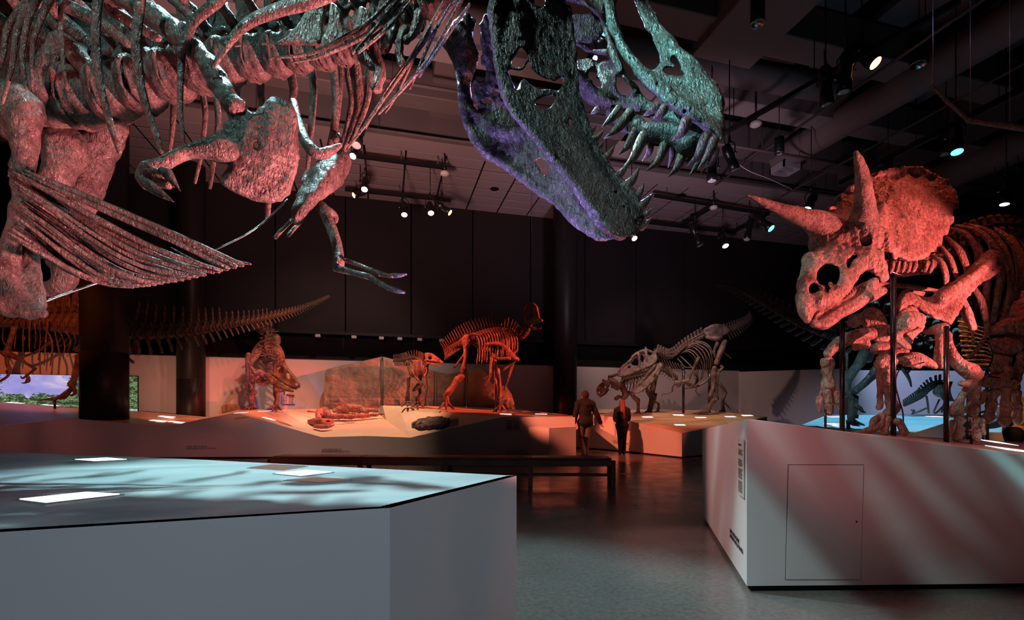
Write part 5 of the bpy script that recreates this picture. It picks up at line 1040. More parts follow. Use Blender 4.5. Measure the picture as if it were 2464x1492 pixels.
# ------------------------------------------------------------------ the horned dinosaur
TZ, TW, TS = (1780, 340, 3.108), (1900, 680, 3.553), (1920, 560, 6.217)
tm_ = M['trike']; tri_s = thing('triceratops_skeleton', PZ(2250, 4.0, .95), 'red-lit three-horned dinosaur skeleton with broad neck frill on the tall plinth', 'skeleton')
sk = Sdf(.008)
fc = [(620, 580, 4.3), (860, 320, 4.42), (990, 240, 4.45), (1300, 190, 4.45), (1600, 420, 4.3), (1500, 700, 4.08), (1250, 880, 3.92), (1050, 500, 4.12), (1250, 450, 4.2), (900, 700, 3.95)]
sk.slab(TZ, [(620, 580), (660, 500), (700, 450), (780, 375), (860, 320), (930, 275), (990, 240), (1060, 228), (1120, 205), (1210, 200), (1300, 185), (1370, 198), (1430, 225), (1480, 258), (1540, 280), (1580, 330), (1600, 390), (1618, 460), (1600, 530), (1575, 600), (1540, 670), (1500, 720), (1480, 800), (1390, 870), (1250, 895), (1140, 850), (1000, 780), (800, 740), (680, 680)], fc, .035, rnd=.04, k=.05)
for x, y, r in ((660, 500, 26), (740, 410, 26), (830, 335, 28), (930, 272, 28), (1030, 228, 30), (1140, 203, 30), (1250, 188, 30), (1360, 197, 30), (1455, 240, 30), (1545, 290, 32), (1592, 380, 30), (1606, 475, 30), (1580, 585, 30), (1530, 680, 30), (1480, 780, 28)):
    d = 4.35 if y < 480 else 4.15; sk.capz(TZ, [(x + (1150 - x) * .05 - 14, y + (560 - y) * .05 + 6, r * .8, d), (x + (1150 - x) * .05 + 12, y + (560 - y) * .05, r * .7, d)], k=.07)
sk.capz(TZ, [(1010, 640, 60, 3.95), (1040, 560, 40, 4.02), (1060, 480, 24, 4.08)], k=.1)
sk.capz(TZ, [(1160, 560, 12, 3.98), (1280, 500, 12, 4.02), (1400, 420, 10, 4.1), (1480, 330, 8, 4.2)], sub=True, k=.03)
# brow, cheeks, snout
sk.capz(TZ, [(640, 720, 110, 3.98), (760, 740, 120, 3.93), (900, 720, 120, 3.87), (1000, 740, 105, 3.86), (1090, 800, 90, 3.86)], k=.08)
sk.capz(TZ, [(600, 840, 70, 3.92), (640, 800, 90, 3.94)], k=.08)
face = [(500, 890, 3.72), (760, 780, 3.82), (900, 850, 3.72), (1080, 880, 3.76), (1090, 1030, 3.72), (700, 1150, 3.6), (500, 1280, 3.5), (460, 1100, 3.6), (600, 1000, 3.62)]
sk.slab(TZ, [(500, 900), (550, 862), (640, 830), (760, 770), (880, 790), (1000, 800), (1090, 840), (1110, 960), (1115, 1020), (1080, 1050), (1060, 1075), (1030, 1040), (990, 985), (930, 945), (880, 990), (860, 1040), (800, 1120), (720, 1195), (640, 1235), (570, 1268), (535, 1330), (510, 1350), (470, 1290), (445, 1200), (440, 1140), (470, 1030), (495, 970)], face, .045, rnd=.05, k=.05)
sk.capz(TZ, [(530, 900, 42, 3.74), (500, 980, 40, 3.7), (480, 1060, 44, 3.64), (468, 1160, 44, 3.58), (480, 1250, 44, 3.53), (510, 1330, 22, 3.5)], k=.05)
sk.capz(TZ, [(520, 880, 45, 3.76), (580, 870, 50, 3.8), (700, 840, 60, 3.84)], k=.06); sk.capz(TZ, [(560, 1200, 60, 3.54), (640, 1180, 60, 3.58), (720, 1130, 50, 3.62), (820, 1040, 36, 3.66), (880, 960, 40, 3.7), (940, 900, 50, 3.72), (1040, 940, 50, 3.72), (1090, 1020, 30, 3.72)], k=.05)
sk.capz(TZ, [(780, 900, 40, 3.72), (760, 1000, 36, 3.68), (700, 1100, 40, 3.62)], k=.05)
for poly, cc in (([(575, 1000), (590, 950), (640, 918), (690, 920), (735, 955), (745, 1010), (730, 1060), (705, 1085), (690, 1060), (670, 1045), (650, 1075), (610, 1070), (580, 1040)], face), ([(515, 1120), (525, 1080), (550, 1062), (580, 1075), (590, 1110), (570, 1135), (530, 1135)], face), ([(640, 1085), (655, 1075), (672, 1100), (668, 1135), (652, 1140)], face), ([(905, 700), (920, 680), (965, 682), (985, 740), (975, 775), (935, 780), (910, 755)], [(905, 700, 3.78)]), ([(1075, 850), (1090, 828), (1120, 825), (1138, 850), (1132, 885), (1105, 900), (1082, 890)], [(1075, 850, 3.8)]), ([(815, 880), (850, 848), (890, 850), (850, 890), (810, 950)], [(815, 880, 3.7)])):
    sk.slab(TZ, poly, cc, .14, sub=True, k=.02, rnd=.006)
skt = sobj('skull', sk, tm_, tri_s, [(.009, 16, 1), (.011, 44, 2.5), (.005, 110, 3.5)])
s = Sdf(.0095); s.capz(TZ, [(930, 680, 95, 3.84), (925, 580, 92, 3.82), (932, 480, 72, 3.74), (930, 380, 60, 3.68), (915, 260, 48, 3.6), (893, 160, 34, 3.54), (866, 84, 14, 3.5)], k=.05); obj('brow_horn', np_mesh('brow_horn', s.build([(.004, 55, 1), (.003, 110, 2)]), M['trikehorn']), None, skt)
s = Sdf(.0095); s.capz(TZ, [(720, 720, 130, 3.98), (640, 650, 110, 3.94), (560, 600, 82, 3.88), (450, 560, 62, 3.82), (350, 525, 48, 3.76), (230, 475, 32, 3.68), (140, 440, 20, 3.62), (58, 402, 7, 3.56)], k=.05); obj('brow_horn', np_mesh('brow_horn', s.build([(.004, 55, 2), (.003, 110, 1)]), M['trikehorn']), None, skt)
s = Sdf(.0095); jc = [(530, 1360, 3.5), (700, 1280, 3.58), (900, 1150, 3.66), (1090, 1110, 3.7)]
s.slab(TZ, [(528, 1362), (548, 1330), (570, 1275), (640, 1240), (720, 1195), (800, 1150), (860, 1100), (930, 1062), (1000, 1050), (1040, 1085), (1095, 1100), (1090, 1125), (1040, 1165), (970, 1200), (900, 1240), (830, 1275), (760, 1312), (700, 1365), (650, 1392), (600, 1400)], jc, .035, rnd=.04, k=.03)
s.capz(TZ, [(560, 1375, 26, 3.5), (640, 1370, 32, 3.54), (760, 1290, 34, 3.6), (900, 1210, 34, 3.66), (1070, 1120, 24, 3.7)], k=.03); s.capz(TZ, [(980, 1080, 40, 3.68), (1000, 1050, 34, 3.7)], k=.04)
s.slab(TZ, [(560, 1335), (590, 1285), (700, 1210), (800, 1160), (900, 1085), (940, 1090), (930, 1130), (850, 1190), (760, 1240), (690, 1290), (620, 1330)], jc, .024, sub=True, k=.015, rnd=.005) if False else None
s.slab(TZ, [(570, 1335), (600, 1285), (700, 1215), (820, 1160), (900, 1095), (935, 1095), (920, 1130), (850, 1180), (760, 1235), (690, 1280), (620, 1325)], [(x, y, d - .05) for x, y, d in jc], .04, sub=True, k=.015, rnd=.01)
jt = sobj('lower_jaw', s, tm_, tri_s, [(.005, 36, 1), (.003, 90, 2)])
for i in range(9): TB(jt, 'cheek_tooth', TZ, [(760 + i * 20, 1150 - i * 11, 9), (764 + i * 20, 1170 - i * 11, 7)], 3.62 + i * .006, tm_, n=4, k=6)
# neck under the frill
VT = vert_mesh('vertebra', tm_, .05, 1.7, .2, .9, .3, .12)
spine_row(tri_s, VT, TZ, [(1110, 940, 44, 4.0), (1250, 945, 46, 4.1), (1400, 930, 48, 4.25), (1560, 850, 46, 4.5), (1700, 740, 42, 4.7), (1900, 680, 42, 4.9), (2100, 690, 42, 5.1), (2300, 740, 42, 5.3)], 20, zs=.8, ys=1.0)
for i in range(8): TB(tri_s, 'neck_rib', TZ, [(1150 + i * 42, 900, 14), (1140 + i * 42, 950, 17), (1125 + i * 42, 985, 9)], 3.92 + i * .03, tm_, n=6, k=7, flat=.6)
TB(tri_s, 'neck_bar', TZ, [(1105, 965, 16, 3.95), (1200, 1000, 17, 3.98), (1320, 990, 12, 4.05), (1480, 980, 8, 4.2)], mat=M['post'])
def tr_(name, pts, D=None, zf=TW, **kw): return TB(tri_s, name, zf, pts, D, tm_, n=kw.pop('n', 16), k=10, **kw)
rb = dict(zf=TZ, flat=.5)
for q in ([(1400, 840, 20, 4.15), (1500, 895, 24, 4.0), (1540, 990, 23, 3.95), (1545, 1075, 18, 3.95)], [(1490, 770, 18, 4.25), (1570, 870, 22, 4.1), (1620, 1010, 20, 4.05)], [(1550, 720, 22, 4.3), (1640, 810, 28, 4.15), (1695, 940, 26, 4.1), (1710, 1010, 22, 4.1)],
          [(1560, 650, 22, 4.5), (1690, 690, 28, 4.35), (1780, 820, 30, 4.2), (1850, 1000, 28, 4.15), (1840, 1180, 28, 4.15), (1845, 1300, 26, 4.2), (1850, 1425, 22, 4.25)], [(1620, 630, 20, 4.6), (1800, 675, 26, 4.4), (1900, 800, 28, 4.3), (1960, 950, 26, 4.25), (1935, 1120, 26, 4.25), (1905, 1300, 26, 4.3), (1860, 1410, 18, 4.35)],
          [(1700, 625, 20, 4.7), (1870, 680, 26, 4.55), (1980, 820, 26, 4.45), (2030, 1000, 26, 4.4), (2010, 1200, 25, 4.4), (1950, 1372, 20, 4.45)], [(1800, 622, 18, 4.85), (1950, 680, 24, 4.7), (2060, 800, 26, 4.6), (2092, 1000, 25, 4.55), (2060, 1200, 24, 4.55), (2000, 1355, 18, 4.6)], [(1900, 640, 18, 5.0), (2020, 715, 24, 4.85), (2110, 860, 25, 4.75), (2130, 1000, 24, 4.7), (2105, 1180, 22, 4.7), (2060, 1305, 14, 4.75)],
          [(2000, 660, 18, 5.2), (2110, 740, 24, 5.0), (2190, 880, 25, 4.9), (2200, 1040, 24, 4.85), (2170, 1220, 18, 4.9)], [(1670, 1180, 22, 4.05), (1710, 1280, 30, 4.0), (1752, 1400, 26, 4.0)], [(1760, 1110, 22, 4.1), (1810, 1200, 26, 4.1), (1840, 1330, 24, 4.1)]): tr_('rib', q, **rb)
for i in range(7): tr_('rib', [(1640 + i * 70, 720 + i * 8, 12, 5.2 + i * .05), (1700 + i * 60, 820, 15, 5.4 + i * .05), (1720 + i * 55, 1000, 15, 5.5), (1690 + i * 50, 1180, 13, 5.4), (1660 + i * 48, 1290, 9, 5.3)], **rb)
def sbone(name, capsl, res=.0095, slabs=(), k=.05, nz=((.012, 14, 1), (.01, 38, 2.5), (.004, 90, 3.5)), zf=TW):
    s = Sdf(res)
    for poly, ctrl, th in slabs: s.slab(zf, poly, ctrl, th, rnd=.03, k=k)
    for c in capsl: s.capz(zf, c, k=k)
    return sobj(name, s, tm_, tri_s, nz)
sbone('shoulder_blade', [[(1900, 870, 42, 4.15), (1800, 960, 40, 4.05), (1650, 1070, 44, 3.95), (1500, 1170, 50, 3.88)]], slabs=[([(1840, 832), (1900, 820), (1985, 900), (1970, 960), (1880, 1030), (1800, 1085), (1700, 1180), (1640, 1265), (1580, 1372), (1500, 1345), (1400, 1305), (1330, 1245), (1250, 1222), (1190, 1272), (1215, 1170), (1270, 1125), (1400, 1150), (1550, 1075), (1700, 960)], [(1900, 850, 4.15), (1200, 1250, 3.9), (1580, 1370, 3.85)], .035)], zf=TZ)
sbone('coracoid', [[(920, 400, 60, 3.78), (1000, 340, 90, 3.76), (1080, 330, 70, 3.78)]], slabs=[([(870, 430), (880, 330), (950, 250), (1040, 200), (1110, 240), (1170, 330), (1150, 400), (1100, 440), (1062, 490), (1050, 560), (1000, 572), (930, 525), (890, 480)], [(870, 430, 3.8), (1170, 330, 3.85), (1000, 570, 3.74)], .03)])
sbone('coracoid', [[(700, 300, 60, 4.2), (760, 400, 75, 4.18), (800, 480, 50, 4.16)], [(560, 330, 50, 4.35), (660, 290, 50, 4.25)]], slabs=[([(640, 280), (690, 230), (760, 250), (830, 330), (862, 420), (850, 520), (800, 560), (750, 530), (700, 460), (650, 420)], 4.18, .03)])
sbone('shoulder_blade', [[(430, 330, 20, 4.5), (420, 200, 22, 4.5), (500, 100, 30, 4.5), (620, 30, 30, 4.55)], [(960, 200, 30, 4.3), (1000, 110, 45, 4.35), (1110, 90, 40, 4.4)]])
sbone('humerus', [[(1175, 425, 36, 3.95), (1250, 400, 48, 3.9), (1310, 385, 40, 3.86)], [(1300, 400, 42, 3.84), (1285, 500, 32, 3.82), (1285, 600, 32, 3.8), (1290, 690, 42, 3.8)], [(1320, 450, 50, 3.95), (1370, 590, 46, 3.9), (1440, 690, 56, 3.86), (1520, 750, 76, 3.84), (1570, 790, 60, 3.84)]])
sbone('forearm', [[(1540, 860, 44, 3.84), (1485, 950, 36, 3.84), (1440, 1040, 42, 3.84), (1425, 1095, 58, 3.84)], [(1480, 860, 40, 3.8), (1560, 870, 34, 3.8)]]); sbone('forearm', [[(1590, 760, 34, 3.92), (1588, 900, 32, 3.92), (1572, 1020, 32, 3.92), (1568, 1090, 44, 3.92)]])
sbone('humerus', [[(690, 440, 52, 4.1), (600, 450, 62, 4.1), (480, 490, 64, 4.05), (380, 560, 50, 4.0), (330, 610, 40, 4.0)], [(560, 560, 34, 4.1), (660, 540, 30, 4.1)]]); sbone('forearm', [[(310, 690, 52, 3.98), (340, 690, 46, 3.98), (335, 780, 34, 3.96), (345, 860, 46, 3.95), (340, 890, 52, 3.95)], [(290, 760, 14, 4.0), (275, 900, 16, 4.0), (250, 1000, 18, 4.0)]])
for q in ([(320, 930, 36), (330, 990, 32), (330, 1030, 38)], [(330, 1045, 38), (338, 1080, 34), (340, 1120, 28)], [(390, 930, 30), (400, 990, 26), (410, 1030, 28)], [(255, 980, 26), (250, 1040, 22), (262, 1108, 14)], [(420, 1040, 24), (435, 1080, 18)]): tr_('finger_bone', q, 3.95, n=8)
sbone('forearm', [[(775, 690, 38, 3.75), (850, 675, 50, 3.75), (835, 760, 40, 3.74), (838, 860, 30, 3.73), (860, 980, 42, 3.72), (885, 1080, 56, 3.72), (840, 1105, 40, 3.72)]]); sbone('forearm', [[(785, 720, 30, 3.78), (778, 850, 22, 3.76), (772, 1000, 24, 3.76), (770, 1060, 32, 3.76)]])
sbone('wrist_bone', [[(950, 665, 28, 3.8), (1040, 640, 46, 3.8), (1120, 660, 46, 3.8), (1235, 715, 24, 3.8)], [(1000, 700, 26, 3.78), (1100, 710, 30, 3.78)]]); sbone('humerus', [[(740, 560, 50, 3.95), (860, 560, 60, 3.95), (960, 600, 50, 3.9), (800, 640, 44, 3.85)]])
for q in ([(790, 1130, 30), (780, 1200, 32), (730, 1240, 34)], [(720, 1250, 34), (650, 1270, 28), (560, 1286, 10)], [(830, 1160, 40), (815, 1230, 34), (810, 1290, 36)], [(760, 1150, 24), (720, 1180, 28), (700, 1250, 22)], [(920, 1180, 34), (950, 1220, 30), (985, 1290, 32)]): tr_('toe_bone', q, 3.5, n=10)
for q in ([(1460, 1165, 44), (1440, 1215, 30), (1450, 1260, 44)], [(1450, 1278, 44), (1435, 1310, 40), (1425, 1342, 30)], [(1580, 1160, 42), (1575, 1215, 28), (1580, 1262, 42)], [(1582, 1280, 44), (1592, 1318, 40), (1602, 1352, 26)], [(1640, 1170, 26), (1645, 1230, 22), (1660, 1295, 16)], [(1400, 1190, 28), (1375, 1270, 26), (1325, 1340, 14)]): tr_('toe_bone', q, 3.8, n=8)
# hind leg
sbone('thigh_bone', [[(1700, 440, 30, 4.3), (1780, 400, 50, 4.3), (1900, 380, 70, 4.3), (2020, 420, 80, 4.3)], [(1990, 350, 60, 4.4), (1950, 260, 60, 4.5), (1990, 120, 60, 4.6)]])
sbone('shin_bone', [[(1740, 520, 40, 4.3), (1880, 530, 50, 4.28), (2000, 500, 50, 4.3)], [(1810, 560, 60, 4.28), (1820, 700, 52, 4.26), (1800, 820, 70, 4.25), (1700, 850, 40, 4.25), (1900, 850, 50, 4.25)]], slabs=[([(1700, 480), (2010, 470), (1980, 570), (1900, 620), (1890, 760), (1960, 860), (1930, 892), (1660, 882), (1700, 800), (1745, 700), (1745, 620)], 4.28, .05)])
sbone('shin_bone', [[(1985, 600, 30, 4.35), (1960, 720, 32, 4.35), (1930, 850, 36, 4.32)]])
for q in ([(1755, 930, 46), (1735, 990, 30), (1728, 1040, 44)], [(1722, 1060, 42), (1712, 1110, 32), (1705, 1150, 44), (1698, 1195, 20)], [(1850, 905, 48), (1850, 980, 32), (1850, 1045, 46)], [(1850, 1070, 44), (1842, 1125, 34), (1838, 1175, 48), (1830, 1222, 24)], [(1935, 935, 38), (1945, 1010, 26), (1950, 1060, 36)], [(1950, 1080, 34), (1950, 1130, 26), (1946, 1170, 34), (1940, 1208, 16)], [(1690, 930, 30), (1660, 970, 26), (1635, 1030, 20)]): tr_('toe_bone', q, 4.25, n=8)
tr_('belly_bone', [(1520, 640, 14, 4.2), (1590, 590, 17, 4.2), (1650, 500, 16, 4.2), (1680, 430, 12, 4.2)]); tr_('rib', [(1440, 200, 10, 4.4), (1490, 300, 11, 4.4), (1560, 420, 10, 4.4), (1570, 520, 12, 4.4)])
tr_('chest_bone', [(1310, 960 - 340 * 0, 0.1, 4.2)] * 2, n=2) if False else None
tr_('rib', [(640, 5, 20, 4.2), (760, 20, 24, 4.2), (1000, 30, 22, 4.25), (1270, 70, 14, 4.3)])
def post(px, y0, y1, D, w, root=tri_s): obj('support_post', cyl(P(px, y0, D), P(px, y1, D), w / 2 * D / F, k=12), M['post'], root)
post(2026.5, 762, 1052, 3.72, 11); post(2149.5, 668, 1057, 3.56, 12); post(2277, 785, 1065, 3.62, 11); post(1986, 985, 1034, 3.95, 5.5); post(2337, 1000, 1072, 3.8, 6); post(2357, 900, 1068, 4.3, 5)
for q in ([(940, 735, 6, 3.74), (905, 850, 6, 3.72), (935, 1000, 6, 3.7), (970, 1130, 6, 3.68), (965, 1345, 6, 3.66)], [(1690, 480, 6, 4.2), (1735, 640, 6, 4.18), (1650, 830, 6, 4.16), (1625, 1000, 6, 4.15)]): TB(tri_s, 'support_rod', TW, q, mat=M['post'], n=20, k=6)
for q in ([(930, 680, 5), (1000, 665, 5), (1070, 640, 5)], [(960, 720, 5), (1080, 700, 5), (1150, 680, 5)], [(1000, 690, 4), (1060, 740, 4)], [(1700, 590, 6), (1800, 610, 6), (1920, 625, 6)], [(1700, 800, 6), (1800, 815, 6), (1920, 825, 6)], [(1130, 450, 6), (1170, 490, 6), (1230, 490, 6)]): TB(tri_s, 'steel_clamp', TW, [(*p, 3.7 if q[0][0] < 1300 else 4.19) for p in q], mat=M['post'], n=8, k=6)
TB(tri_s, 'support_rod', TW, [(780, 285, 4, 3.95), (880, 275, 4, 3.92)], mat=M['post'], n=3, k=6)
# ------------------------------------------------------------------ skeletons on the far platforms
def proto(m, pre): return (vert_mesh(pre + '_vertebra', m, .09, 1.9, .25, 1.0, .3, .13), vert_mesh(pre + '_tail_vertebra', m, .09, 1.6, .45, .75, .2, .12), chevron_mesh(pre + '_chevron', m))
PB, PR, PG = proto(M['farbone'], 'brown'), proto(M['farred'], 'red'), proto(M['fargrey'], 'grey')
def B(root, name, zf, pts, D, m, n=10, k=7, **kw): return TB(root, name, zf, pts, D, m, n=n, k=k, **kw)
def fbone(root, name, zf, m, caps, D, slabs=(), holes=(), res=.022, k=.04, nz=((.008, 30, 1),), th=.03):
    s = Sdf(res)
    for poly, ctrl in slabs: s.slab(zf, poly, ctrl, th, rnd=.03, k=k)
    for c in caps: s.capz(zf, c, D, k=k)
    for h, ctrl in holes: s.slab(zf, h, ctrl, .5, sub=True, k=.015, rnd=.005)
    return sobj(name, s, m, root, nz)
def ribs(root, zf, m, rows, D0, D1, mat_flat=.6, r=1.):
    for q in rows: B(root, 'rib', zf, q, D0, m, n=12, k=6, flat=mat_flat)
# --- left skeleton with the long tail
LZ, LT = (0, 690, 3.47), (540, 700, 3.552); m = M['farbone']
L = thing('theropod_skeleton', P(160, 975, 14.35), 'orange-lit long-tailed theropod skeleton passing behind the thick column', 'skeleton')
TL = [vert_mesh('tail_vertebra', M['farbone'], .07, sp, .25, .7, .13, .1) for sp in (2.5, 2.0, 1.4)]
spine_row(L, lambda u: TL[0 if u < .3 else 1 if u < .48 else 2], (0, 0, 1), [(200, 786, 17, 14.50), (250, 794, 16, 14.45), (300, 798, 15, 14.40), (332, 802, 14, 14.35), (375, 803, 13, 14.35), (420, 800, 12, 14.35), (470, 796, 10.5, 14.35), (520, 788, 9, 14.35), (570, 779, 7.5, 14.35), (624, 769, 6, 14.35), (709, 748, 4, 14.35), (760, 728, 2.6, 14.35), (793, 712, 1.5, 14.35)], 50, zs=.95, ys=.85, flip=-1, chev=PB[2], czs=lambda u: 1.0 - .3 * u, gap=.86)
spine_row(L, PB[0], (0, 0, 1), [(-60, 776, 9, 14.35), (0, 778, 10, 14.35), (60, 780, 11, 14.40), (120, 778, 13, 14.45), (200, 784, 15, 14.50)], 17, zs=lambda u: .9 + 1.3 * max(0, u - .45), ys=.9, flip=-1)
ribs(L, LZ, m, [[(205, 280, 7), (190, 420, 7), (195, 590, 4)], [(250, 280, 8), (243, 400, 8), (247, 545, 5)], [(290, 300, 6), (298, 420, 6), (290, 520, 4)], [(330, 280, 7), (335, 450, 7), (318, 612, 4)], [(400, 270, 8), (382, 450, 8), (370, 655, 5)], [(395, 370, 7), (437, 480, 9), (420, 662, 5)], [(455, 370, 7), (485, 500, 8), (502, 605, 6)], [(500, 370, 6), (538, 480, 7), (530, 585, 4)], [(550, 375, 6), (590, 450, 7), (556, 566, 3)], [(600, 375, 6), (632, 450, 6), (605, 535, 3)], [(640, 380, 6), (690, 440, 6), (640, 510, 3)], [(150, 290, 7), (130, 400, 7), (120, 520, 5)], [(105, 290, 6), (90, 400, 6), (100, 560, 4)], [(30, 330, 7), (20, 430, 6), (50, 500, 4)]], 14.15, 14.15)
for i in range(9): B(L, 'rib', LZ, [(180 + i * 55, 350, 5), (205 + i * 52, 420, 6), (190 + i * 45, 500, 4)], 14.85, m, n=8, k=5)
fbone(L, 'shoulder_blade', LZ, m, [[(120, 350, 22), (95, 420, 18), (60, 530, 22), (50, 560, 26)], [(0, 540, 14), (40, 560, 20), (110, 580, 24), (170, 610, 16)]], 14.05)
B(L, 'humerus', LZ, [(60, 560, 20), (60, 640, 14), (85, 690, 16)], 14.05, m); B(L, 'forearm_bone', LZ, [(85, 700, 12), (60, 750, 10), (0, 790, 10)], 14.00, m); B(L, 'humerus', LZ, [(180, 610, 15), (220, 640, 11), (295, 685, 13)], 13.85, m); B(L, 'forearm_bone', LZ, [(290, 690, 10), (250, 720, 9), (220, 745, 12)], 13.85, m)
for q in ([(225, 740, 9), (190, 765, 8), (170, 745, 3)], [(230, 760, 9), (215, 800, 8), (180, 803, 3)], [(240, 750, 8), (245, 790, 7), (215, 805, 2)]): B(L, 'claw', LZ, q, 13.83, m, n=8)
B(L, 'belly_bone', LZ, [(205, 580, 9), (300, 545, 12), (440, 450, 12)], 14.65, m); B(L, 'sacral_plate', LZ, [(330, 110, 14), (500, 100, 14), (690, 95, 14)], 14.55, m, flat=.3) if False else None
for i in range(9): B(L, 'sacral_spine', LZ, [(340 + i * 44, 300, 16), (350 + i * 44, 200, 17), (352 + i * 44, 95, 19)], 14.50, m, n=8, k=7, flat=.4)
fbone(L, 'thigh_bone', LZ, m, [[(700, 480, 34), (690, 560, 30), (660, 640, 30)], [(640, 520, 22), (690, 500, 30)]], 14.25); fbone(L, 'shin_bone', LZ, m, [[(660, 590, 26), (640, 680, 22), (615, 780, 24), (600, 815, 30)], [(690, 640, 26), (700, 700, 20)]], 14.25)
for q in ([(610, 830, 22), (590, 860, 20), (540, 895, 18)], [(540, 895, 17), (480, 930, 15), (420, 940, 12), (340, 945, 6)], [(580, 870, 18), (545, 920, 15), (500, 938, 8)], [(620, 850, 16), (625, 890, 12), (590, 910, 8)]): B(L, 'foot_bone', LZ, q, 14.25, m)
obj('support_post', cyl(P(132, 962, 14.25), P(132, 984, 14.25), .03, k=10), M['post'], L); B(L, 'ischium', LZ, [(1000, 520, 14), (1060, 590, 13), (1112, 632, 13)], 14.45, m)
B(L, 'shin_bone', LZ, [(760, 560, 28), (800, 760, 24), (830, 1000, 22)], 15.35, m)
# --- front-facing skeleton with its head turned to the right
Z6 = LT; m = M['farred']
T2 = thing('tyrannosaur_skeleton', P(650, 985, 14.75), 'orange and violet lit tyrannosaur skeleton facing forward with head lowered', 'skeleton')
spine_row(T2, PR[0], Z6, [(230, 290, 12, 16.6), (300, 340, 18, 16.4), (380, 385, 30, 16.05), (375, 440, 30, 15.65), (360, 500, 28, 15.25), (350, 560, 26, 14.85), (355, 605, 24, 14.55)], 14, zs=1.0, ys=1.0, flip=-1)
spine_row(T2, PR[1], Z6, [(150, 255, 8, 16.75), (230, 290, 12, 16.6), (310, 345, 16, 16.45)], 8, zs=1.4, ys=.9, flip=1)
spine_row(T2, PR[0], Z6, [(355, 600, 24, 14.55), (400, 585, 24, 14.25), (430, 590, 22, 13.95), (440, 625, 22, 13.75)], 5, zs=.9, ys=1.0)
for i in range(8):
    D = 15.65 - i * .12; a = 1 - i * .03; y = 430 + i * 16
    B(T2, 'rib', Z6, [(345, y, 8, D), (290, y + 20, 9, D - .1), (235 - i, y + 100, 9, D - .25), (222, y + 190, 8, D - .3), (262, y + 245 + i * 4, 5, D - .3)], None, m, n=14, k=6, flat=.6)
    B(T2, 'rib', Z6, [(385, y, 8, D), (450, y + 20, 9, D - .05), (500 + i, y + 100, 9, D - .15), (505, y + 190, 8, D - .2), (450, y + 265 + i * 4, 5, D - .25)], None, m, n=14, k=6, flat=.6)
fbone(T2, 'hip_bone', Z6, m, [[(340, 400, 22), (380, 375, 30), (440, 400, 36), (455, 440, 26)], [(320, 430, 20), (345, 400, 18)]], 16.15)
fbone(T2, 'thigh_bone', Z6, m, [[(205, 545, 22), (198, 640, 18), (210, 760, 22)], [(215, 770, 24), (235, 850, 22), (228, 865, 28)]], 15.15); fbone(T2, 'shin_bone', Z6, m, [[(205, 870, 20), (260, 870, 20)], [(232, 870, 26), (232, 940, 22), (235, 985, 26)]], 14.95)
fbone(T2, 'shin_bone', Z6, m, [[(445, 830, 24), (445, 860, 28), (448, 930, 20), (442, 985, 24)], [(430, 740, 20), (440, 830, 22)]], 14.95)
for c in ((235, 985), (442, 985)):
    for dx, dy in ((-85, 30), (-45, 38), (5, 42), (45, 30)): B(T2, 'toe', Z6, [(c[0], c[1] - 10, 14, 14.90), (c[0] + dx * .55, c[1] + dy * .55, 12, 14.75), (c[0] + dx, c[1] + dy, 5, 14.65)], None, m, n=8)
fbone(T2, 'shoulder_blade', Z6, m, [[(200, 600, 10), (225, 650, 14), (270, 700, 24), (320, 715, 32), (355, 720, 22)], [(300, 690, 22), (300, 740, 20)]], 14.35); B(T2, 'humerus', Z6, [(290, 735, 14), (240, 770, 12), (180, 805, 13)], 14.15, m); B(T2, 'forearm_bone', Z6, [(180, 805, 10), (210, 790, 9), (232, 820, 11), (225, 845, 6)], 14.05, m); B(T2, 'claw', Z6, [(470, 860, 8), (510, 860, 8), (512, 890, 4)], 14.15, m)
for i in range(9): B(T2, 'belly_rib', Z6, [(255 + i * 5, 745 - i * 5, 4), (290 + i * 6, 800 - i * 6, 5), (360, 805 - i * 7, 5), (420 - i * 3, 770 - i * 6, 4)], 14.25 + i * .05, m, n=12, k=5)
up2 = [(400, 640, 13.85), (520, 700, 13.55), (630, 800, 13.25)]
sk2 = fbone(T2, 'skull', Z6, m, [[(380, 660, 20, 13.95), (430, 630, 24, 13.90), (490, 620, 22, 13.75), (540, 680, 18, 13.55), (600, 750, 16, 13.40), (632, 800, 14, 13.30)], [(375, 690, 16, 13.85), (450, 730, 18, 13.65), (530, 790, 16, 13.45), (610, 830, 16, 13.30)], [(470, 650, 18, 13.90), (500, 600, 12, 13.85)], [(440, 640, 14, 13.75), (430, 720, 14, 13.70)], [(520, 670, 12, 13.65), (500, 760, 12, 13.55)], [(632, 790, 14, 13.30), (635, 820, 14, 13.30)]], None, [([(380, 660), (470, 620), (540, 670), (600, 745), (640, 800), (620, 835), (520, 790), (420, 730)], up2)], [([(455, 660), (495, 645), (510, 690), (480, 710), (455, 690)], up2), ([(530, 700), (555, 705), (560, 750), (540, 745)], up2), ([(610, 785), (628, 795), (622, 815), (608, 805)], up2)], .018, th=.06)
jw2 = fbone(T2, 'lower_jaw', Z6, m, [[(362, 715, 20, 13.75), (400, 770, 20, 13.65), (480, 820, 18, 13.45), (560, 850, 15, 13.30), (585, 858, 10, 13.25)]], None, [([(355, 700), (390, 700), (450, 765), (520, 810), (590, 840), (575, 862), (480, 840), (400, 795)], [(360, 710, 13.75), (480, 810, 13.45), (590, 850, 13.25)])], (), .018)
for i in range(12): B(sk2, 'tooth', Z6, [(455 + i * 14, 748 + i * 7.5, 4.5), (452 + i * 14, 772 + i * 7, 1.2)], 13.50 - i * .02, M['tooth'], n=4, k=5)
for i in range(9): B(jw2, 'tooth', Z6, [(450 + i * 14, 785 + i * 7, 4), (452 + i * 14, 768 + i * 7, 1.2)], 13.45 - i * .02, M['tooth'], n=4, k=5)
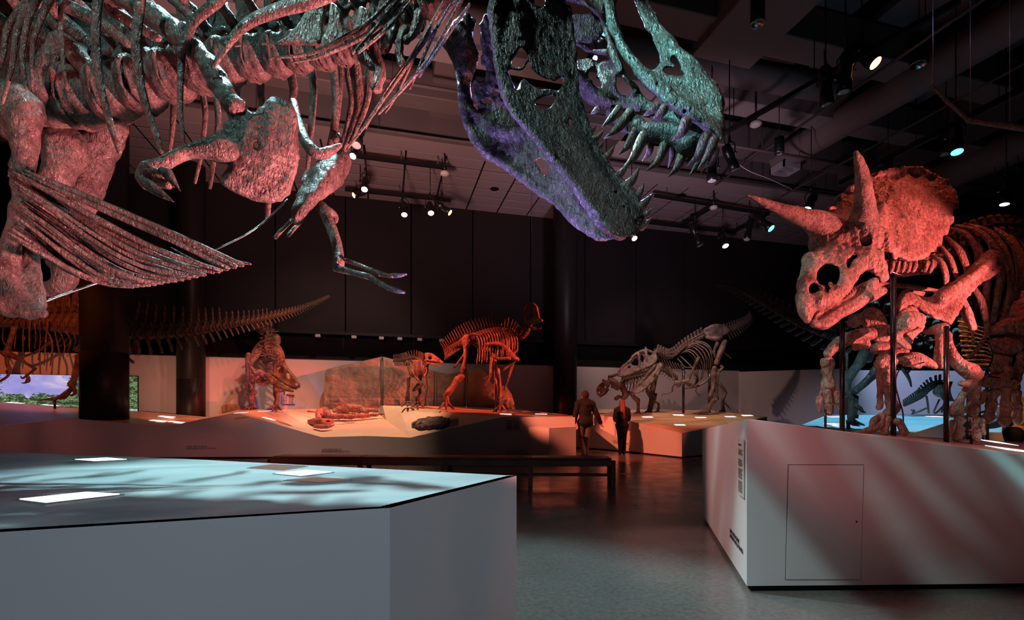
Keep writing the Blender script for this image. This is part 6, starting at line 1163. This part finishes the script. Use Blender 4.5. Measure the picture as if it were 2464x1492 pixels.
# --- crested duck-billed skeleton
HZ_ = (920, 700, 3.552); m = M['farred']
Hd = thing('hadrosaur_skeleton', P(1150, 988, 14.62), 'large red duck-billed skeleton standing with raised crested head', 'skeleton')
VH = vert_mesh('tall_vertebra', m, .09, 2.6, .5, .9, .2, .12)
spine_row(Hd, VH, HZ_, [(530, 515, 13, 15.02), (600, 475, 15, 14.92), (690, 435, 18, 14.82), (760, 400, 18, 14.72), (850, 360, 17, 14.62), (950, 335, 16, 14.52), (1030, 330, 15, 14.42), (1090, 350, 14, 14.42), (1140, 395, 13, 14.32)], 31, zs=lambda u: 1.15 + .25 * math.sin(u * 3), ys=.9)
spine_row(Hd, PR[0], HZ_, [(1140, 395, 17, 14.32), (1185, 405, 18, 14.22), (1225, 375, 18, 14.17), (1250, 335, 17, 14.12), (1262, 300, 16, 14.12)], 8, zs=.8, ys=1.2)
for i in range(11): B(Hd, 'chevron', HZ_, [(535 + i * 13, 525 - i * 7, 6), (540 + i * 13, 560 - i * 7, 6), (535 + i * 12, 590 - i * 9, 5)], 14.92, m, n=6, k=5)
for i in range(15):
    t = i / 14; x = 795 + 300 * t; y = 378 - 45 * math.sin(t * 2.6); dr = (225 + 40 * math.sin(t * 3) - 60 * t)
    B(Hd, 'rib', HZ_, [(x, y, 6, 14.57), (x + 20 + 15 * t, y + 20, 7, 14.27), (x + 38 + 20 * t, y + dr * .4, 7.5, 14.02), (x + 34 + 25 * t, y + dr, 5, 14.02)], None, m, n=12, k=6, flat=.6)
    if i % 2 == 0: B(Hd, 'rib', HZ_, [(x, y, 6, 14.67), (x + 10, y + 40, 6, 15.02), (x + 20, y + dr * .6, 6, 15.17), (x + 10, y + dr * 1.1, 4, 15.12)], None, m, n=10, k=5)
fbone(Hd, 'hip_bone', HZ_, m, [[(660, 430, 10), (720, 390, 16), (790, 370, 14), (850, 385, 8)], [(720, 400, 30), (740, 420, 26)], [(745, 440, 14), (700, 540, 11), (650, 610, 10), (615, 655, 8)], [(760, 440, 14), (830, 480, 16), (900, 500, 20)]], 14.42)
fbone(Hd, 'thigh_bone', HZ_, m, [[(705, 430, 26), (715, 540, 20), (700, 640, 22), (690, 690, 30)]], 14.22); fbone(Hd, 'shin_bone', HZ_, m, [[(675, 730, 30), (630, 790, 22), (580, 850, 26), (545, 895, 28)], [(640, 730, 14), (600, 800, 14)]], 14.22)
def hfoot(x, y, D, s=1., root=Hd, mm=M['farred']):
    for dx, w in ((-40, 14), (0, 17), (42, 14)):
        B(root, 'foot_bone', HZ_, [(x + dx * .2 * s, y, w * s, D), (x + dx * .4 * s, y + 45 * s, w * .85 * s, D)], None, mm, n=5); B(root, 'toe', HZ_, [(x + dx * .4 * s, y + 50 * s, w * .95 * s, D), (x + dx * 1.1 * s, y + 85 * s, w * .8 * s, D - .1), (x + dx * 1.6 * s, y + 105 * s, w * .4 * s, D - .25)], None, mm, n=7)
hfoot(545, 905, 14.17); fbone(Hd, 'thigh_bone', HZ_, m, [[(940, 545, 20), (955, 600, 24), (962, 660, 20)]], 14.72); fbone(Hd, 'shin_bone', HZ_, m, [[(985, 680, 22), (1000, 780, 16), (1005, 880, 18), (1000, 920, 24)], [(965, 700, 12), (972, 900, 12)]], 14.52); hfoot(1010, 930, 14.47); obj('support_post', cyl(P(1193, 870, 14.42), P(1194, 992, 14.42), .035, k=10), M['post'], Hd)
fbone(Hd, 'shoulder_blade', HZ_, m, [[(895, 455, 16), (980, 450, 18), (1050, 480, 17), (1105, 540, 22)]], 13.92); fbone(Hd, 'chest_plate', HZ_, m, [[(1090, 545, 20), (1130, 575, 24), (1155, 585, 18)], [(1100, 550, 18), (1150, 510, 10), (1160, 490, 6)]], 13.92); B(Hd, 'humerus', HZ_, [(940, 560, 14), (1000, 580, 15), (1090, 575, 18)], 13.87, m); B(Hd, 'humerus', HZ_, [(1125, 600, 18), (1085, 635, 13), (1032, 672, 14)], 14.02, m); B(Hd, 'forearm_bone', HZ_, [(1125, 600, 12), (1100, 680, 10), (1075, 750, 11)], 14.02, m); B(Hd, 'forearm_bone', HZ_, [(1075, 755, 11), (1055, 800, 9), (1042, 850, 7)], 14.02, m)
B(Hd, 'forearm_bone', HZ_, [(935, 570, 14), (925, 640, 11), (925, 715, 12)], 13.82, m)
for q in ([(925, 720, 9), (895, 740, 8), (870, 750, 4)], [(925, 725, 9), (905, 770, 8), (882, 810, 4)], [(928, 725, 8), (900, 760, 7), (880, 785, 3)]): B(Hd, 'finger_bone', HZ_, q, 13.82, m, n=6)
hc_ = [(1210, 200, 14.17), (1300, 120, 14.12), (1360, 250, 13.82), (1250, 290, 14.02)]
fbone(Hd, 'skull', HZ_, m, [[(1215, 210, 14, 14.17), (1235, 140, 18, 14.17), (1275, 115, 16, 14.12), (1315, 140, 14, 14.02), (1325, 200, 14, 13.97), (1335, 245, 14, 13.87), (1362, 252, 12, 13.77)], [(1225, 250, 16, 14.12), (1250, 285, 16, 14.02), (1290, 270, 14, 13.92), (1330, 262, 12, 13.82)], [(1245, 200, 16, 14.12), (1290, 210, 18, 14.02)]], None, [([(1208, 205), (1225, 150), (1262, 105), (1310, 115), (1330, 180), (1345, 235), (1368, 250), (1330, 268), (1285, 280), (1255, 300), (1215, 260)], hc_)], [([(1232, 225), (1255, 205), (1270, 235), (1250, 255), (1232, 250)], hc_), ([(1270, 160), (1290, 170), (1288, 200), (1272, 190)], hc_), ([(1312, 160), (1325, 190), (1335, 225), (1318, 210)], hc_)], .016, th=.07)
fbone(Hd, 'lower_jaw', HZ_, m, [[(1245, 285, 12, 14.02), (1275, 312, 12, 13.92), (1310, 325, 10, 13.82), (1352, 320, 6, 13.72)]], None, res=.018); obj('hanging_wire', cyl(P(1274, 735, 14.12), P(1279, 640, 14.12), .006, k=5), M['steel'], Hd); p = P(1279, 640, 14.12); obj('hanging_wire', cyl(p, (p.x, p.y, 11.3), .006, k=5), M['steel'], Hd)
# --- young duck-bill
Jv = thing('hadrosaur_skeleton', P(1003, 985, 14.75), 'small young red duck-billed skeleton beside the larger crested one', 'skeleton')
spine_row(Jv, VH, HZ_, [(95, 600, 9, 15.25), (150, 598, 10, 15.15), (210, 590, 11, 14.95), (260, 572, 11, 14.85), (310, 585, 11, 14.75), (350, 610, 12, 14.55)], 22, zs=1.05, ys=.9)
spine_row(Jv, PR[0], HZ_, [(350, 610, 14, 14.55), (375, 640, 15, 14.45), (390, 620, 14, 14.35)], 4, zs=.8, ys=1.)
for i in range(9): B(Jv, 'chevron', HZ_, [(105 + i * 12, 605, 4), (108 + i * 12, 640, 4)], 15.05, M['farred'], n=4, k=5)
for i in range(10):
    x = 240 + i * 12; B(Jv, 'rib', HZ_, [(x, 590, 5, 14.85), (x + 24, 605, 5, 14.55), (x + 30, 670, 5, 14.45), (x + 22, 740 - i * 4, 3.5, 14.45)], None, M['farred'], n=10, k=5); B(Jv, 'rib', HZ_, [(x - 5, 595, 5, 14.85), (x - 30, 630, 5, 14.65), (x - 10, 700, 5, 14.55), (x + 10, 740, 3.5, 14.55)], None, M['farred'], n=10, k=5)
for cps in ([[(215, 610, 18), (230, 660, 15), (245, 710, 18)], [(225, 745, 17), (220, 830, 13), (218, 905, 17)]], [[(320, 700, 14), (325, 760, 16)], [(270, 850, 14), (310, 800, 12), (320, 880, 14), (300, 920, 15)]]): fbone(Jv, 'leg_bone', HZ_, M['farred'], cps, 14.65)
B(Jv, 'forearm_bone', HZ_, [(365, 720, 11), (380, 810, 8), (370, 900, 8), (368, 960, 6)], 14.45, M['farred']); B(Jv, 'humerus', HZ_, [(380, 640, 12), (385, 690, 9), (360, 730, 10)], 14.45, M['farred']); B(Jv, 'humerus', HZ_, [(250, 680, 12), (300, 760, 10), (340, 800, 10), (275, 850, 9)], 14.45, M['farred'])
hfoot(215, 905, 14.65, .8, Jv); hfoot(300, 910, 14.65, .8, Jv); B(Jv, 'hand_bone', HZ_, [(368, 955, 9), (360, 985, 6)], 14.45, M['farred']); B(Jv, 'hand_bone', HZ_, [(370, 955, 9), (380, 985, 5)], 14.45, M['farred'])
jc_ = [(370, 560, 14.45), (450, 570, 14.15), (515, 615, 13.95)]
fbone(Jv, 'skull', HZ_, M['farred'], [[(375, 545, 12, 14.45), (420, 545, 14, 14.30), (470, 580, 12, 14.10), (515, 612, 8, 13.95)], [(385, 590, 12, 14.35), (430, 595, 10, 14.20), (480, 605, 8, 14.05)], [(378, 540, 10, 14.45), (385, 600, 12, 14.40)]], None, [([(368, 540), (400, 532), (450, 555), (520, 610), (500, 618), (440, 600), (375, 605)], jc_)], [([(395, 560), (420, 562), (418, 585), (395, 582)], jc_)], .014, th=.05); fbone(Jv, 'lower_jaw', HZ_, M['farred'], [[(385, 615, 10, 14.35), (440, 625, 9, 14.15), (505, 648, 6, 13.95)]], None, res=.014)
# --- biting tyrannosaur
RZ = (1420, 740, 5.526); m = M['fargrey']
T3 = thing('tyrannosaur_skeleton', P(1640, 995, 17.05), 'brown tyrannosaur skeleton leaning forward to bite its prey', 'skeleton')
spine_row(T3, PG[0], RZ, [(870, 580, 30, 16.25), (940, 620, 34, 16.45), (1020, 660, 34, 16.65), (1090, 650, 32, 16.75), (1160, 600, 30, 16.85), (1240, 530, 30, 16.95), (1340, 470, 32, 17.05), (1430, 420, 34, 17.15), (1520, 370, 34, 17.25)], 17, zs=.8, ys=1., flip=-1)
spine_row(T3, PG[1], RZ, [(1780, 340, 26, 17.45), (1880, 300, 24, 17.55), (1980, 250, 21, 17.65), (2070, 195, 17, 17.75), (2130, 130, 12, 17.85), (2120, 60, 7, 17.95)], 18, zs=1.3, ys=.9, flip=-1, up=UP - RT * .4, chev=PG[2], czs=1.2)
fbone(T3, 'hip_bone', RZ, m, [[(1540, 300, 18), (1640, 240, 18), (1760, 250, 20), (1835, 300, 18)], [(1560, 400, 24), (1680, 420, 30), (1740, 400, 22)], [(1690, 480, 26), (1650, 580, 18), (1660, 660, 14)], [(1780, 600, 14), (1830, 640, 12), (1885, 682, 10)]], 16.95, [([(1500, 330), (1530, 270), (1640, 225), (1760, 235), (1850, 290), (1820, 350), (1750, 380), (1680, 430), (1600, 400)], 16.95)])
for i, q in enumerate(([(1290, 510), (1400, 480), (1540, 560), (1600, 700), (1590, 850), (1560, 900)], [(1280, 530), (1380, 500), (1500, 580), (1550, 720), (1540, 860)], [(1270, 560), (1350, 520), (1450, 590), (1520, 720), (1500, 900), (1475, 960)], [(1250, 580), (1330, 560), (1420, 630), (1490, 760), (1485, 880), (1470, 960)], [(1230, 600), (1300, 580), (1390, 650), (1440, 780), (1430, 880), (1410, 930)], [(1340, 480), (1450, 470), (1570, 530), (1620, 660), (1620, 780)], [(1400, 450), (1500, 460), (1590, 520), (1635, 620)], [(1190, 640), (1260, 700), (1330, 770), (1400, 840)], [(1150, 660), (1200, 720), (1260, 790), (1360, 800)])):
    B(T3, 'rib', RZ, [(x, y, 9 - .5 * j, 16.95 - .5 * math.sin(j / 5 * 3)) for j, (x, y) in enumerate(q)], None, m, n=14, k=6, flat=.6)
    B(T3, 'rib', RZ, [(x - 25, y + 15, 7 - .4 * j, 17.15 + .45 * math.sin(j / 5 * 3)) for j, (x, y) in enumerate(q)], None, m, n=12, k=5, flat=.6) if i < 6 else None
for i in range(9): B(T3, 'neck_rib', RZ, [(900 + i * 38, 650 + i * 14, 6), (940 + i * 38, 740 + i * 12, 6), (1000 + i * 36, 820 + i * 8, 3)], 16.55 + i * .03, m, n=8, k=5)
fbone(T3, 'thigh_bone', RZ, m, [[(1790, 460, 36), (1750, 560, 40), (1710, 660, 36), (1680, 740, 36)]], 16.65); fbone(T3, 'shin_bone', RZ, m, [[(1650, 810, 34), (1640, 900, 40), (1650, 1000, 30), (1620, 1120, 28), (1590, 1200, 36)], [(1700, 840, 22), (1690, 980, 18), (1680, 1120, 18), (1690, 1210, 24)], [(1740, 780, 16), (1760, 800, 18), (1720, 850, 20)]], 16.55)
for q in ([(1640, 1230, 30), (1590, 1300, 26), (1560, 1370, 28)], [(1680, 1220, 24), (1620, 1300, 20), (1580, 1360, 20)], [(1560, 1380, 26), (1480, 1390, 22), (1420, 1405, 18), (1355, 1410, 6)], [(1570, 1380, 26), (1550, 1410, 20), (1545, 1430, 10)], [(1560, 1370, 24), (1500, 1410, 18), (1440, 1418, 8)]): B(T3, 'foot_bone', RZ, q, 16.45, m)
fbone(T3, 'shin_bone', RZ, m, [[(1720, 1010, 20), (1770, 1080, 20), (1800, 1140, 24)], [(1790, 1150, 24), (1760, 1260, 22), (1770, 1370, 26)]], 17.45)
for q in ([(1770, 1370, 26), (1700, 1390, 20), (1610, 1398, 10)], [(1790, 1270, 10), (1830, 1310, 9), (1862, 1350, 4)], [(1780, 1380, 22), (1740, 1400, 16), (1700, 1410, 8)]): B(T3, 'foot_bone', RZ, q, 17.45, m)
fbone(T3, 'shoulder_blade', RZ, m, [[(1440, 680, 24), (1400, 760, 22), (1350, 860, 16), (1310, 950, 20)], [(1240, 990, 30), (1290, 985, 36), (1310, 1020, 30)]], 16.35); fbone(T3, 'coracoid', RZ, m, [[(1140, 1000, 26), (1180, 1010, 34), (1170, 1040, 26)], [(1050, 800, 14), (1080, 880, 12), (1120, 960, 14)]], 16.55)
for q in ([(1320, 1000, 16), (1370, 1030, 13), (1415, 1065, 15)], [(1410, 1070, 11), (1405, 1110, 10), (1425, 1145, 11)], [(1425, 1145, 9), (1460, 1160, 8), (1470, 1190, 4)], [(1425, 1150, 8), (1440, 1180, 6)], [(1140, 1010, 13), (1100, 1050, 11), (1095, 1110, 12)], [(1095, 1115, 9), (1050, 1135, 8), (990, 1150, 9)], [(990, 1150, 8), (960, 1155, 7), (950, 1185, 3)], [(990, 1148, 7), (965, 1135, 5)]): B(T3, 'arm_bone', RZ, q, 16.25, m, n=8)
for i in range(12): B(T3, 'belly_rib', RZ, [(1290 + i * 10, 1060 - i * 3, 4), (1350 + i * 8, 1050 - i * 6, 4.5), (1400 + i * 3, 980 - i * 8, 4), (1370 + i, 900 - i * 4, 3)], 16.25 + i * .04, m, n=10, k=5)
B(T3, 'pubis', RZ, [(1270, 1075, 10), (1420, 1050, 14), (1540, 980, 15), (1610, 910, 14)], 16.65, m)
u3 = [(370, 880, 15.65), (640, 700, 16.05), (880, 640, 16.25)]
sk3 = fbone(T3, 'skull', RZ, m, [[(375, 890, 14, 15.65), (420, 800, 18, 15.70), (520, 715, 18, 15.85), (600, 620, 18, 16.00), (740, 575, 26, 16.15), (850, 620, 26, 16.25)], [(375, 900, 16, 15.65), (480, 860, 24, 15.75), (600, 830, 24, 15.85), (720, 790, 22, 16.00), (860, 740, 24, 16.15)], [(640, 620, 18, 15.95), (650, 720, 18, 15.90), (640, 780, 18, 15.85)], [(745, 600, 20, 16.05), (740, 700, 20, 16.00), (740, 780, 18, 16.00)], [(740, 560, 18, 16.15), (738, 530, 14, 16.15)], [(430, 830, 34, 15.75), (500, 800, 30, 15.80)], [(560, 780, 12, 15.85), (600, 790, 14, 15.85)]], None, [([(365, 890), (400, 800), (500, 715), (570, 640), (640, 590), (740, 560), (850, 600), (890, 650), (885, 720), (780, 790), (680, 830), (560, 880), (450, 915), (370, 915)], u3)], [([(545, 755), (570, 710), (610, 670), (628, 690), (640, 770), (600, 775)], u3), ([(665, 650), (690, 630), (712, 660), (705, 720), (685, 735)], u3), ([(755, 605), (800, 595), (825, 625), (790, 640)], u3), ([(380, 860), (398, 835), (405, 850), (390, 885)], u3), ([(500, 790), (520, 775), (540, 800), (510, 812)], u3)], .02, th=.09)
j3 = [(560, 1100, 15.75), (760, 950, 15.95), (940, 750, 16.25)]
jw3 = fbone(T3, 'lower_jaw', RZ, m, [[(565, 1110, 22, 15.75), (680, 1080, 34, 15.85), (800, 960, 50, 16.00), (890, 830, 44, 16.15), (930, 760, 24, 16.25)], [(600, 1070, 18, 15.75), (720, 940, 24, 15.90), (850, 780, 26, 16.05)]], None, [([(548, 1095), (620, 1040), (720, 920), (790, 830), (870, 750), (950, 735), (955, 780), (920, 870), (840, 980), (720, 1090), (630, 1145), (560, 1135)], j3)], [([(840, 905), (880, 895), (875, 930), (850, 940)], j3)], .02, th=.06)
for i in range(15): B(sk3, 'tooth', RZ, [(420 + i * 19, 905 - i * 5, 7), (414 + i * 19, 935 - i * 5 + 6 * (i % 3), 1.5)], 15.75 + i * .012, M['tooth'], n=4, k=5)
for i in range(13): B(jw3, 'tooth', RZ, [(560 + i * 13, 1090 - i * 14, 6), (548 + i * 13, 1068 - i * 14 - 5 * (i % 2), 1.5)], 15.75 + i * .012, M['tooth'], n=4, k=5)
for px, y0, y1, D in ((1644.3, 882, 1001, 16.95), (1707, 890, 998, 17.05), (1695, 995, 1002, 16.45), (1737, 990, 997, 17.45)): obj('support_post', cyl(P(px, y0, D), P(px, y1, D), 3 * D / F if y1 - y0 > 20 else 1.2 * D / F, k=10), M['post'], T3)
# --- the prey
Pr = thing('dinosaur_skeleton', P(1520, 993, 16.75), 'pink-lit low skeleton with hooked beak caught under the biting jaws', 'skeleton'); m = M['farbone']
fbone(Pr, 'skull', RZ, m, [[(105, 1150, 16), (112, 1090, 22), (150, 1040, 26), (200, 1010, 26), (250, 985, 24)], [(170, 965, 14), (200, 985, 18)]], 16.15, [([(85, 1130), (95, 1070), (130, 1015), (190, 985), (255, 975), (265, 1030), (230, 1085), (190, 1115), (160, 1145), (128, 1185), (105, 1165)], 16.15)], [([(108, 1125), (130, 1118), (132, 1140), (114, 1145)], 16.15), ([(190, 1045), (212, 1040), (212, 1065), (194, 1070)], 16.15)], .018, th=.08)
fbone(Pr, 'lower_jaw', RZ, m, [[(130, 1190, 10), (190, 1150, 14), (240, 1090, 16)]], 16.15, res=.018)
fbone(Pr, 'neck_frill', RZ, m, [[(250, 960, 26), (310, 990, 44), (380, 1030, 40), (440, 990, 30)], [(300, 1050, 26), (360, 1080, 30)], [(260, 920, 16), (360, 890, 14)]], 16.35, nz=((.02, 22, 1), (.012, 50, 2)))
fbone(Pr, 'shoulder_blade', RZ, m, [[(430, 1000, 24), (440, 1080, 40), (470, 1150, 44), (440, 1210, 30)], [(350, 1210, 30), (380, 1190, 26)]], 16.45, nz=((.015, 22, 1),))
spine_row(Pr, PB[0], RZ, [(430, 960, 22, 16.65), (560, 930, 24, 17.35), (760, 880, 24, 17.75), (950, 830, 22, 17.95), (1060, 900, 18, 18.05), (1160, 960, 12, 18.15)], 22, zs=1., ys=.9, chev=PB[2], czs=.9)
for i in range(9): B(Pr, 'rib', RZ, [(480 + i * 40, 960 - i * 6, 8, 16.95), (500 + i * 40, 1010, 9, 16.65), (490 + i * 38, 1080, 7, 16.65), (480 + i * 36, 1130, 4, 16.75)], None, m, n=10, k=5, flat=.6)
fbone(Pr, 'foreleg', RZ, m, [[(510, 1130, 24), (560, 1160, 26), (590, 1200, 28), (630, 1230, 32)], [(635, 1250, 28), (640, 1320, 20), (640, 1380, 26)]], 16.55); fbone(Pr, 'hind_leg', RZ, m, [[(880, 900, 28), (860, 1000, 26), (830, 1100, 34)], [(830, 1140, 34), (810, 1240, 28), (790, 1360, 32)], [(880, 1150, 16), (850, 1260, 14), (810, 1360, 16)], [(740, 1040, 20), (770, 1130, 24), (790, 1180, 18)]], 17.15); fbone(Pr, 'hind_leg', RZ, m, [[(850, 1240, 14), (910, 1290, 14), (900, 1370, 20)]], 17.55)
for c, D in (((640, 1385), 16.55), ((785, 1365), 17.15), ((900, 1375), 17.55)):
    for dx in (-60, -10, 45): B(Pr, 'toe', RZ, [(c[0], c[1], 14, D), (c[0] + dx * .6, c[1] + 18, 12, D - .1), (c[0] + dx, c[1] + 26, 5, D - .2)], None, m, n=6)
for px, D in ((1564, 17.15), (1584, 17.55)): obj('support_post', cyl(P(px, 985, D), P(px, 996, D), .02, k=8), M['post'], Pr)
# --- tailed skeleton behind the horned one
Bk = thing('dinosaur_skeleton', P(2060, 1005, 8.6), 'teal and violet lit skeleton with long raised tail behind the horned one', 'skeleton'); m = M['fargrey']
spine_row(Bk, PG[1], (0, 0, 1), [(1717, 683, 2.5, 9.6), (1750, 687, 5, 9.4), (1780, 697, 8, 9.3), (1844, 731, 12, 9.1), (1909, 769, 15, 8.9), (1973, 797, 18, 8.7), (2030, 812, 20, 8.6), (2080, 818, 22, 8.5)], 30, zs=.55, ys=.9, flip=1, chev=PG[2], czs=.42)
spine_row(Bk, PG[0], (0, 0, 1), [(2080, 818, 22, 8.5), (2150, 830, 22, 8.4), (2220, 850, 20, 8.3), (2290, 870, 18, 8.2)], 8, zs=1.0, ys=1.0)
for cps, D in (([[(650, 590, 50), (590, 700, 40), (500, 820, 36), (480, 940, 34)], [(720, 560, 30), (680, 660, 26)]], 8.4), ([[(740, 740, 34), (650, 850, 28), (560, 930, 30)], [(720, 800, 22), (600, 900, 22)]], 8.2), ([[(520, 950, 30), (530, 1050, 22), (520, 1150, 26)], [(570, 980, 20), (560, 1080, 18), (540, 1160, 20)]], 8.3)): fbone(Bk, 'leg_bone', TW, m, cps, D, res=.018)
for q in ([(520, 1160, 24), (560, 1190, 18), (640, 1220, 6)], [(510, 1170, 20), (540, 1210, 14), (600, 1225, 5)], [(600, 1070, 20), (620, 1100, 14), (652, 1112, 5)], [(570, 1050, 22), (600, 1080, 18)]): B(Bk, 'toe', TW, q, 8.25, m, n=8)
B(Bk, 'hip_bone', TW, [(1080, 480, 16), (1110, 530, 18), (1115, 610, 12)], 8.3, m); B(Bk, 'arm_bone', TW, [(970, 740, 16), (1010, 800, 14), (1030, 850, 10), (1040, 890, 6)], 8.2, m); B(Bk, 'arm_bone', TW, [(1040, 735, 10), (1000, 780, 10)], 8.2, m); B(Bk, 'leg_bone', TW, [(490, 600, 12), (490, 740, 10)], 8.5, m)
obj('support_post', cyl(P(2041, 1010, 8.3), P(2041, 1032, 8.3), .03, k=8), M['post'], Bk); obj('support_post', cyl(P(2061, 998, 8.3), P(2061, 1007, 8.3), .03, k=8), M['post'], Bk)
# --- small swimmer far right
Sm = thing('dinosaur_skeleton', P(2260, 1000, 10.4), 'small grey skeleton with long neck and round ribcage on the blue platform', 'skeleton')
spine_row(Sm, PG[0], TW, [(1300, 870, 26), (1240, 880, 24), (1180, 920, 22), (1130, 970, 20), (1060, 1010, 18), (980, 1050, 14)], 16, D=10.4, zs=.8, ys=1.)
for i in range(8): B(Sm, 'rib', TW, [(1290 + i * 14, 850, 6, 10.5), (1270 + i * 14, 920, 7, 10.2), (1310 + i * 12, 1000, 6, 10.2), (1370 + i * 8, 1010, 5, 10.3)], None, m, n=12, k=6)
fbone(Sm, 'skull', TW, m, [[(1290, 900, 30), (1270, 940, 36), (1320, 950, 30)]], 10.3, res=.02)
for q in ([(1170, 970, 8), (1180, 1030, 8), (1190, 1115, 7)], [(1050, 1120, 9), (1110, 1100, 9), (1180, 1070, 7)], [(1280, 1000, 7), (1230, 1110, 7)], [(1360, 1010, 8), (1270, 1100, 8), (1240, 1120, 7)], [(1330, 1010, 8), (1300, 1110, 7)]): B(Sm, 'leg_bone', TW, q, 10.4, m, n=8)
B(Sm, 'claw', TW, [(1040, 1090, 8), (1065, 1095, 10), (1050, 1120, 5)], 10.3, m, n=6); B(Sm, 'tail', TW, [(1640, 1110, 8), (1800, 1050, 8), (1980, 990, 6)], 10.6, m)
# --- curled backbone glowing orange behind the horned ribs
Cu = thing('dinosaur_skeleton', P(2350, 1000, 6.6), 'orange-lit curved backbone and ribs glimpsed behind the horned ribcage', 'skeleton')
spine_row(Cu, PB[0], TW, [(1470, 300, 22), (1490, 420, 24), (1500, 540, 24), (1560, 620, 24), (1640, 690, 22), (1720, 750, 20)], 18, D=6.6, zs=.8, ys=1.2)
for i in range(10): B(Cu, 'rib', TW, [(1440 + i * 6, 330 + i * 42, 9), (1560 + i * 14, 360 + i * 38, 10), (1690 + i * 10, 400 + i * 36, 5)], 6.4, M['farbone'], n=8, k=6)
for px in (2330, 2375): obj('support_post', cyl(P(px, 880, 6.7), (P(px, 880, 6.7).x, P(px, 880, 6.7).y, 0), .02, k=8), M['post'], Cu)
# --- hanging wing bone
Wg = thing('pterosaur_wing', P(2380, 300, 6.0), 'long pale wing finger bone hung on wires at the upper right', 'skeleton')
for q in ([(2241, 203, 2.5, 6.3), (2258, 222, 3, 6.2), (2272, 236, 4, 6.2)], [(2273, 237, 5, 6.2), (2300, 262, 4, 6.1), (2330, 288, 5, 6.0)], [(2331, 288, 7, 6.0), (2380, 297, 6, 5.9), (2430, 303, 7, 5.8), (2500, 314, 8, 5.7)]): TB(Wg, 'wing_bone', (0, 0, 1), q, None, M['trike'], n=12, k=8, jit=.25)
for px, py in ((2245, 205), (2335, 288), (2430, 303)): p = P(px, py, 6.0); obj('hanging_wire', cyl(p, (p.x, p.y, 9.9), .004, k=4), M['chrome'], Wg)
